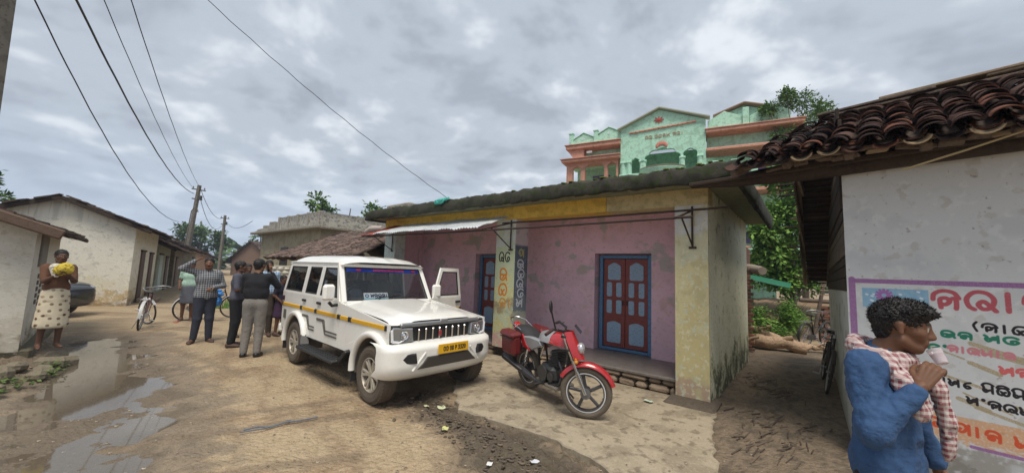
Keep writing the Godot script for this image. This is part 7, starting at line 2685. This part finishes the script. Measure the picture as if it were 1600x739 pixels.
# ---- poles and wires ------------------------------------------------------
func wire(label: String, a: Vector3, b: Vector3, sag: float, r: float):
	var t := thing("overhead_wire", label, "wire", a)
	var pts := []
	for i in 41:
		var q := i / 40.0
		pts.append((b - a) * q - V(0, sag * 4.0 * q * (1 - q), 0) + V(0, .008 * sin(i * 1.7), 0))
	var m := B.new()
	m.tube(pts, r, 5)
	part("strand", m, mat("cable", lin(.045, .047, .05), .6), t)
func pole(label: String, base: Vector3, top: Vector3, arms: bool, w := .19):
	var t := thing("utility_pole", label, "pole", base)
	var b := B.new()
	var z := (top - base)
	var y := z.normalized()
	var x := y.cross(V(0, 0, 1)).normalized()
	var bs := Basis(x, y, x.cross(y))
	var rw := []
	for k in 2:
		var c := z * float(k)
		var h := w * (.5 if k == 0 else .36)
		rw.append([c + bs * V(-h, 0, h), c + bs * V(h, 0, h), c + bs * V(h, 0, -h), c + bs * V(-h, 0, -h), c + bs * V(-h, 0, h)])
	b.rows(rw, false)
	b.box(z, V(w * .7, .02, w * .7), bs)
	part("post", b, mat("pole_concrete", lin(.33, .31, .28), .9, {"tex": TX.conc, "scale": .8}), t)
	if arms:
		for k in 2:
			b = B.new()
			b.box(z - y * (.35 + k * .75), V(1.1 - k * .3, .09, .09), bs, .01)
			part("cross_arm", b, mat("pole_iron", lin(.09, .085, .08), .7, {"metal": .4}), t)
		for k in 3:
			b = B.new()
			var o := z - y * .24 + x * (-.45 + k * .45)
			b.lathe([V2(.02, -.06), V2(.05, 0), V2(.03, .04), V2(.05, .08), V2(0, .12)], Transform3D(bs, o), 10)
			part("insulator", b, mat("insulator", lin(.2, .19, .18), .3), t)
		b = B.new()
		b.box(z - y * .95 + x * .2, V(.25, .35, .2), bs, .02)
		part("junction_box", b, mat("pole_iron", Color.WHITE), t)
func poles():
	pole("leaning concrete pole with cross arms before the lane houses", V(-25.7, 0, -29.2), V(-24.69, 7.56, -28.58), true, .26)
	pole("upright concrete pole at the far end of the lane", V(-36.0, 0, -45.9), V(-35.42, 7.35, -45.17), true, .28)
	pole("near concrete pole rising behind the near cream hut", V(-9.75, 0, -6.6), V(-8.98, 7.6, -5.95), false, .30)
	var p1 := V(-24.75, 7.3, -28.6)
	wire("thick black overhead cable running to the leaning pole", V(-6.87, 6.9, -4.4) , p1 - V(.3, .4, 0), .9, .022)
	wire("thin overhead wire closest to the thick black cable", V(-6.5, 7.15, -4.4), p1 + V(-.4, .0, 0), .5, .010)
	wire("thin overhead wire ending on the top arm of the leaning pole", V(-5.95, 7.2, -4.4), p1 + V(.1, .1, 0), .5, .011)
	wire("slack wavy overhead wire sagging over the gable house", V(-7.35, 6.8, -4.4), V(-19.5, 3.9, -21.5), 1.1, .013)
	wire("single service wire crossing the sky to the lilac house roof", V(-6.35, 7.0, -5.2), V(-1.6, 3.45, -9.2), .22, .0065)
	wire("wire strung between the leaning pole and the upright pole", p1 + V(.2, -.1, 0), V(-35.5, 7.1, -45.2), .9, .02)
	wire("lower wire strung between the two far poles", p1 + V(.2, -.7, 0), V(-35.5, 6.4, -45.2), 1.5, .02)
	wire("wire running from the upright pole to the concrete house", V(-35.4, 7.0, -45.1), V(-17.0, 4.4, -24.0), .8, .016)
	var an := thing("bent_pipe", "thin bent pipe standing above the lane house roof", "pipe", V(-20.6, 2.6, -23.3))
	var b := B.new()
	b.tube([V(0, 0, 0), V(.1, 1.4, 0), V(.16, 2.2, 0), V(.3, 2.42, 0), V(.5, 2.4, 0), V(.58, 2.15, 0)], .03, 6)
	part("pipe", b, mat("pole_concrete", Color.WHITE), an)

# ---- trees ----------------------------------------------------------------
func tree(called: String, label: String, at: Vector3, h: float, tr: float, clumps: Array, leaf: float, n: int, c0: Color, c1: Color, lean := Vector3.ZERO):
	# clumps: [x, y, z, radius]
	var t := thing(called, label, "tree", at)
	var b := B.new()
	var pts := []
	var rd := []
	for i in 9:
		var q := i / 8.0
		pts.append(V(nz.get_noise_2d(q * 2.0 + at.x, 1.0) * .35 * q, h * .86 * q, nz.get_noise_2d(q * 2.0 + at.z, 9.0) * .35 * q) + lean * q * q)
		rd.append(tr * (1.0 - .8 * q))
	b.tube(pts, rd, 8)
	for c in clumps:
		var k: int = clampi(int((c[1] / h) * 7.0) - 1, 1, 7)
		var e := V(c[0], c[1], c[2])
		var mid: Vector3 = pts[k].lerp(e, .5) + V(0, .12 * c[3], 0)
		b.tube([pts[k], mid, e], [rd[k] * .55, rd[k] * .35, .012], 5)
	part("trunk", b, mat("tree_bark", Color(1, 1, 1), .9, {"tex": TX.bark, "scale": 1.0}), t)
	b = B.new()
	for c in clumps:
		var e := V(c[0], c[1], c[2])
		for i in n:
			# leaflets along thin drooping twigs
			var d := V(R.randfn(), R.randfn() * .75, R.randfn()).normalized()
			var p0: Vector3 = e + d * c[3] * R.randf() * .45
			var p1: Vector3 = e + d * c[3] * rr(.6, 1.08) - V(0, c[3] * rr(.0, .25), 0)
			var col := c0.lerp(c1, R.randf())
			for j in 7:
				var p := p0.lerp(p1, (j + R.randf()) / 7.0)
				var f := (d + V(rr(-1, 1), rr(-.9, .4), rr(-1, 1))).normalized()
				var w := f.cross(V(rr(-.6, .6), 1, rr(-.6, .6))).normalized()
				var s := leaf * rr(.6, 1.3)
				b.tone = col * rr(.8, 1.2)
				var m := p + f * s * .5
				b.tri(p, m + w * s * .26, p + f * s)
				b.tri(p, p + f * s, m - w * s * .26)
	part("crown", b, leaf_mat("leaf", c0), t)
	return t
func trees():
	R.seed = 120
	var g0 := Color(.045, .11, .02); var g1 := Color(.13, .24, .05)
	var cl := []
	for q in [[0, 2.2, 1.0], [-.7, 2.6, .8], [.6, 2.9, .9], [1.3, 2.2, .9], [-1.3, 1.9, .8], [1.2, 3.4, .8], [-1.1, 3.2, .7], [1.0, 5.0, .7], [0, 3.4, 1.0], [-.6, 3.9, .8], [.5, 4.3, .8], [-.1, 4.9, .8], [-.6, 5.2, .6], [.7, 1.7, .8], [-.5, 1.6, .8], [.4, 5.6, .7]]: cl.append([q[0] + rr(-.2, .2), q[1], rr(-.6, .6), q[2] * .85])
	tree("leafy_tree", "bright green leafy tree standing behind the alley", V(9.9, .3, -13.0), 6.4, .10, cl, .17, 190, Color(.085, .19, .03), Color(.24, .40, .085))
	cl = []
	for q in [[-1.1, 9.6, .8], [-.4, 10.2, .6], [.3, 10.2, .8], [1.0, 9.8, .7], [1.7, 9.9, .6], [.2, 9.0, .9], [-.7, 8.6, .8], [1.2, 8.9, .8], [-.9, 10.3, .45], [-1.5, 9.7, .5], [2.3, 9.6, .45]]: cl.append([q[0] + rr(-.1, .1), q[1] * 1.06, rr(-.6, .6), q[2] * .95])
	tree("feathery_tree", "tall feathery tree rising behind the tiled roof", V(14.0, 0, -17.6), 11.2, .15, cl, .12, 120, Color(.075, .16, .035), Color(.19, .32, .085))
	cl = []
	for i in 12: cl.append([rr(-2.4, 2.6), rr(3.2, 7.2), rr(-1.5, 1.5), rr(1.0, 1.5)])
	tree("bamboo_clump", "airy pale green tree behind the leaning concrete pole", V(-43.0, 0, -51.0), 8.2, .18, cl, .42, 55, Color(.07, .13, .05), Color(.17, .26, .10))
	cl = []
	for i in 10: cl.append([rr(-2.6, 2.8), rr(4.8, 7.2), rr(-1.2, 1.2), rr(.9, 1.3)])
	tree("round_tree", "light green tree behind the concrete house parapet", V(-14.6, 0, -33.0), 8.0, .2, cl, .36, 60, Color(.07, .15, .03), Color(.17, .29, .07))
	cl = []
	for i in 6: cl.append([rr(-1.4, 1.4), rr(4.4, 6.3), rr(-1.0, 1.0), .9])
	tree("round_tree", "leafy tree peeping past the near hut roof", V(-29.6, 0, -20.0), 6.4, .16, cl, .28, 50, g0, g1)
	for q in [[-33.0, -52.0, 4.4, "low green tree beside the papaya"], [-29.5, -55.0, 4.8, "dark green tree behind the shaggy far roof"], [-25.5, -54.0, 4.2, "green tree between the far roof and the concrete house"], [-38.5, -56.0, 5.0, "bushy tree behind the upright pole"]]:
		cl = []
		for i in 8: cl.append([rr(-1.9, 1.9), rr(2.0, q[2] - .4), rr(-1.2, 1.2), 1.15])
		tree("bushy_tree", q[3], V(q[0], 0, q[1]), q[2], .16, cl, .42, 42, Color(.05, .11, .03), Color(.13, .22, .06))
	# papaya: bare stem with a ring of broad fingered leaves
	for q in [[-31.2, -47.0, 5.9, "papaya tree with a tuft of drooping leaves over the far roofs"], [-32.4, -47.6, 5.4, "shorter papaya tree beside the tall papaya"]]:
		var t := thing("papaya_tree", q[3], "tree", V(q[0], 0, q[1]))
		var b := B.new()
		b.tube([V(0, 0, 0), V(.05, q[2] * .5, 0), V(0, q[2] - .3, 0)], [.13, .1, .07], 7)
		part("trunk", b, mat("tree_bark", Color.WHITE), t)
		b = B.new()
		for i in 13:
			var a := TAU * i / 13 + rr(-.2, .2)
			var d := V(cos(a), rr(-.1, .55), sin(a)).normalized()
			var o := V(0, q[2] - .35 + rr(-.1, .1), 0)
			var e: Vector3 = o + d * rr(.7, 1.0)
			b.tone = Color(.07, .14, .04)
			b.tube([o, e], .012, 4)
			for j in 7:
				var aa := a + (j - 3) * .42
				var f := V(cos(aa), -.45, sin(aa)).normalized()
				var w := f.cross(Vector3.UP).normalized()
				b.tone = Color(.05, .12, .025).lerp(Color(.12, .22, .05), R.randf())
				b.tri(e, e + f * .3 + w * .09, e + f * .6)
				b.tri(e, e + f * .6, e + f * .3 - w * .09)
		part("crown", b, leaf_mat("leaf", g0), t)
	# far-off wood closing the horizon
	var b := B.new()
	for i in 5200:
		var a := rr(-1.5, 1.2)
		var d := rr(95, 130)
		var p := V(sin(a) * d, 0, -cos(a) * d)
		var hh := 4.5 + 3.0 * nz.get_noise_1d(a * 9.0) + 1.2 * nz.get_noise_1d(a * 40.0)
		b.tone = Color(.05, .10, .035).lerp(Color(.10, .17, .06), R.randf())
		var y := R.randf() * hh
		var f := V(rr(-1, 1), rr(-.5, .6), rr(-1, 1)).normalized()
		var w := f.cross(Vector3.UP).normalized()
		var s := rr(.9, 2.0)
		p.y = y
		b.tri(p - f * s, p + w * s * .6, p + f * s)
		b.tri(p - f * s, p + f * s, p - w * s * .6)
	var o := part("far_wood", b, leaf_mat("leaf", g0), self)
	o.set_meta("kind", "stuff")
	tag(o, "far-off green wood along the horizon", "wood")

# ---- small things ---------------------------------------------------------
func debris():
	R.seed = 140
	var b: B
	# broken stones and weeds at the foot of the near hut
	var i := 0
	for q in [[-7.0, -5.85, .26], [-6.72, -5.55, .2], [-6.95, -5.42, .17], [-6.45, -5.25, .18], [-6.62, -4.95, .3], [-7.4, -6.25, .2], [-6.2, -4.65, .16], [-7.02, -6.05, .24]]:
		var t := thing("stone", "rough mossy stone in the rubble at the foot of the near hut", "stone", V(q[0], gh(q[0], q[1]), q[1]), rr(0, 360), "stones at the foot of the near hut")
		b = B.new()
		b.box(V(0, q[2] * .25, 0), V(q[2] * 1.3, q[2] * .8, q[2]), Basis.from_euler(V(rr(-.2, .2), 0, rr(-.2, .2))), q[2] * .25)
		part("block", b, mat("mossy_stone", lin(.20, .17, .12), .95, {"tex": TX.grain, "scale": 2.5, "height": TX.bump, "hs": 1.5}), t)
	for q in [[-6.75, -5.72, .9], [-6.5, -5.42, .7], [-6.15, -4.85, 1.0], [-6.4, -4.75, .8], [-6.0, -4.5, .7]]:
		var t := thing("weed_tuft", "small leafy weed growing among the stones by the near hut", "weed", V(q[0], gh(q[0], q[1]), q[1]), 0, "weeds among the stones by the near hut")
		b = B.new()
		leafy(b, V(0, .08, 0), V(.2, .1, .2) * q[2], 70, .06, Color(.06, .11, .025), Color(.16, .22, .07), .2, .8)
		part("leaves", b, leaf_mat("leaf", Color.WHITE), t)
	# grass patch by the brick stub
	b = B.new()
	for k in 700:
		var p := V(-9.7 + rr(-.9, .9), 0, -14.0 + rr(-.6, .6))
		b.tone = Color(.07, .16, .02).lerp(Color(.16, .30, .05), R.randf())
		var e := p + V(rr(-.08, .08), rr(.12, .4), rr(-.08, .08))
		b.tri(p + V(.015, 0, 0), e, p - V(.015, 0, 0))
	var o := part("grass_patch", b, leaf_mat("leaf", Color.WHITE), self)
	o.set_meta("kind", "stuff")
	tag(o, "bright green grass growing at the foot of the brick stub", "grass")
	# straw and twigs trampled into the alley mud
	b = B.new()
	for k in 150:
		var c: Vector2 = [V2(4.35, -6.5), V2(4.15, -5.85), V2(3.3, -4.6), V2(2.75, -4.15)][R.randi() % 4]
		var p := V(c.x + R.randfn() * .22, 0, c.y + R.randfn() * .22)
		p.y = gh(p.x, p.z) + .012
		var a := rr(-.5, .5) + .6
		var d := V(cos(a), rr(-.02, .08), -sin(a)) * rr(.04, .13)
		b.tone = Color(.06, .045, .035).lerp(Color(.16, .12, .085), R.randf())
		b.bar(p - d, p + d, rr(.006, .016), .006)
	o = part("trampled_straw", b, mat("straw", Color(1, 1, 1), .95, {"vc": true}), self)
	o.set_meta("kind", "stuff")
	tag(o, "dark straw and twigs trampled into the alley mud", "straw")
	# clods in the wheel-churned mud
	b = B.new()
	for k in 420:
		var q := R.randf()
		var p := V2(-1.15, -5.0).lerp(V2(.6, -2.9), q) + V2(R.randfn(), R.randfn()) * .17
		var s := rr(.006, .026)
		b.tone = Color(.10, .08, .06).lerp(Color(.2, .155, .11), R.randf())
		b.sphere(V(p.x, gh(p.x, p.y) + s * .3, p.y), V(s * rr(.8, 1.6), s * .7, s * rr(.8, 1.6)), 6)
	o = part("mud_clods", b, mat("clod", Color(1, 1, 1), .6, {"vc": true}), self)
	o.set_meta("kind", "stuff")
	tag(o, "dark clods of churned mud before the jeep", "mud")
	# pebbles over the street
	b = B.new()
	for k in 2200:
		var p := V2(rr(-7.5, 2.5), -2.6 - 6.4 * pow(R.randf(), 1.6))
		var s := .003 + .011 * pow(R.randf(), 2.5)
		b.tone = Color(.22, .17, .12).lerp(Color(.5, .42, .32), R.randf())
		var y := gh(p.x, p.y)
		if Geometry2D.is_point_in_polygon(p, APR): y = .036
		b.sphere(V(p.x, y + s * .2, p.y), V(s * rr(.8, 1.5), s * .7, s * rr(.8, 1.5)), 6)
	o = part("pebbles", b, mat("pebble", Color(1, 1, 1), .9, {"vc": true}), self)
	o.set_meta("kind", "stuff")
	tag(o, "small pebbles scattered over the street", "pebbles")
	# frayed cord on the road
	var ct := thing("cord_scrap", "frayed blue grey cord scrap lying on the dirt road", "cord", V(-2.35, gh(-2.35, -4.0) + .012, -4.0), 20.0)
	b = B.new()
	b.tube([V(-.28, 0, .05), V(-.16, .01, .02), V(-.05, .005, .06), V(.06, .01, -.03), V(.2, .005, -.06), V(.36, .01, -.10)], .008, 5)
	part("strand", b, mat("cord_grey", lin(.12, .14, .17), .8), ct)
	b = B.new()
	b.tube([V(-.3, 0, .1), V(-.1, .012, .09), V(.02, .01, .0), V(.1, .012, -.07)], .007, 5)
	part("strand", b, mat("cord_grey", Color.WHITE), ct)
	# scraps of paper and leaves
	for q in [[-.79, -4.75, .05, lin(.62, .66, .42), "pale yellow leaf lying in the mud by the jeep bumper", "leaf"], [-.62, -4.05, .035, lin(.6, .6, .25), "small yellow leaf pressed into the mud rut", "leaf"], [.28, -3.5, .03, lin(.6, .62, .66), "crumpled silver foil scrap in the mud", "foil"], [-.12, -3.4, .025, lin(.7, .7, .68), "tiny white paper scrap on the road edge", "paper"], [-.98, -4.75, .03, lin(.55, .57, .36), "narrow dry leaf near the front tyre", "leaf"], [.45, -3.05, .05, lin(.5, .62, .35), "pale green leaf at the edge of the mud", "leaf"], [1.35, -5.15, .04, lin(.45, .6, .42), "pale green leaf on the concrete apron", "leaf"], [1.9, -5.1, .045, lin(.5, .6, .48), "mint green scrap on the apron near the pillar", "scrap"], [-8.9, -10.1, .05, lin(.5, .06, .04), "red wrapper beside the standing bicycle", "wrapper"]]:
		var y := gh(q[0], q[1])
		if Geometry2D.is_point_in_polygon(V2(q[0], q[1]), APR): y = .04
		var t := thing("litter_scrap", q[4], q[5], V(q[0], y + .006, q[1]), rr(0, 360))
		b = B.new()
		var rw := []
		for u in 4:
			var line := []
			for v in 4: line.append(V((u - 1.5) * q[2] * .9, rr(0, .018), (v - 1.5) * q[2] * .7 * (1.0 - .2 * absf(u - 1.5))))
			rw.append(line)
		b.rows(rw)
		part("sheet", b, mat("scrap_%d" % i, q[3], .7, {"two": true}), t)
		i += 1
	# green plastic scrap on the lilac roof
	var gp := thing("plastic_scrap", "turquoise plastic scrap caught on the mossy roof edge", "scrap", V(2.73, 0, -5.1), -39.0)
	b = B.new()
	nets([[V(-5.3, 3.16, .50), V(-5.1, 3.18, .50), .04, .05], [V(-5.1, 3.2, .48), V(-4.95, 3.22, .46), .03, .02]], .014, .03, b, null, .04, 16.0)
	part("film", b, mat("turquoise", lin(.06, .42, .36), .4), gp)

func _ready():
	R.seed = 1
	textures()
	setup()
	ground()
	lilac_house()
	mural_house()
	alley()
	left_houses()
	centre_houses()
	green_building()
	jeep()
	motorcycle()
	black_car()
	bicycle("maroon roadster bicycle with swept chrome handlebar standing in the street", V(-9.02, 0, -9.32), -143.0, 4.0, lin(.10, .03, .03), "maroon", lin(.6, .6, .6), 38.0)
	bicycle("black bicycle standing side-on behind the logs at the alley end", V(8.15, 0, -10.0), 118.0, 3.0, lin(.02, .02, .022), "black", lin(.03, .03, .03))
	bicycle("dusty old bicycle leaning on the whitewashed alley wall", V(5.32, 0, -6.38), -38.0, -10.0, lin(.03, .025, .02), "old", lin(.05, .04, .03))
	people()
	poles()
	trees()
	debris()
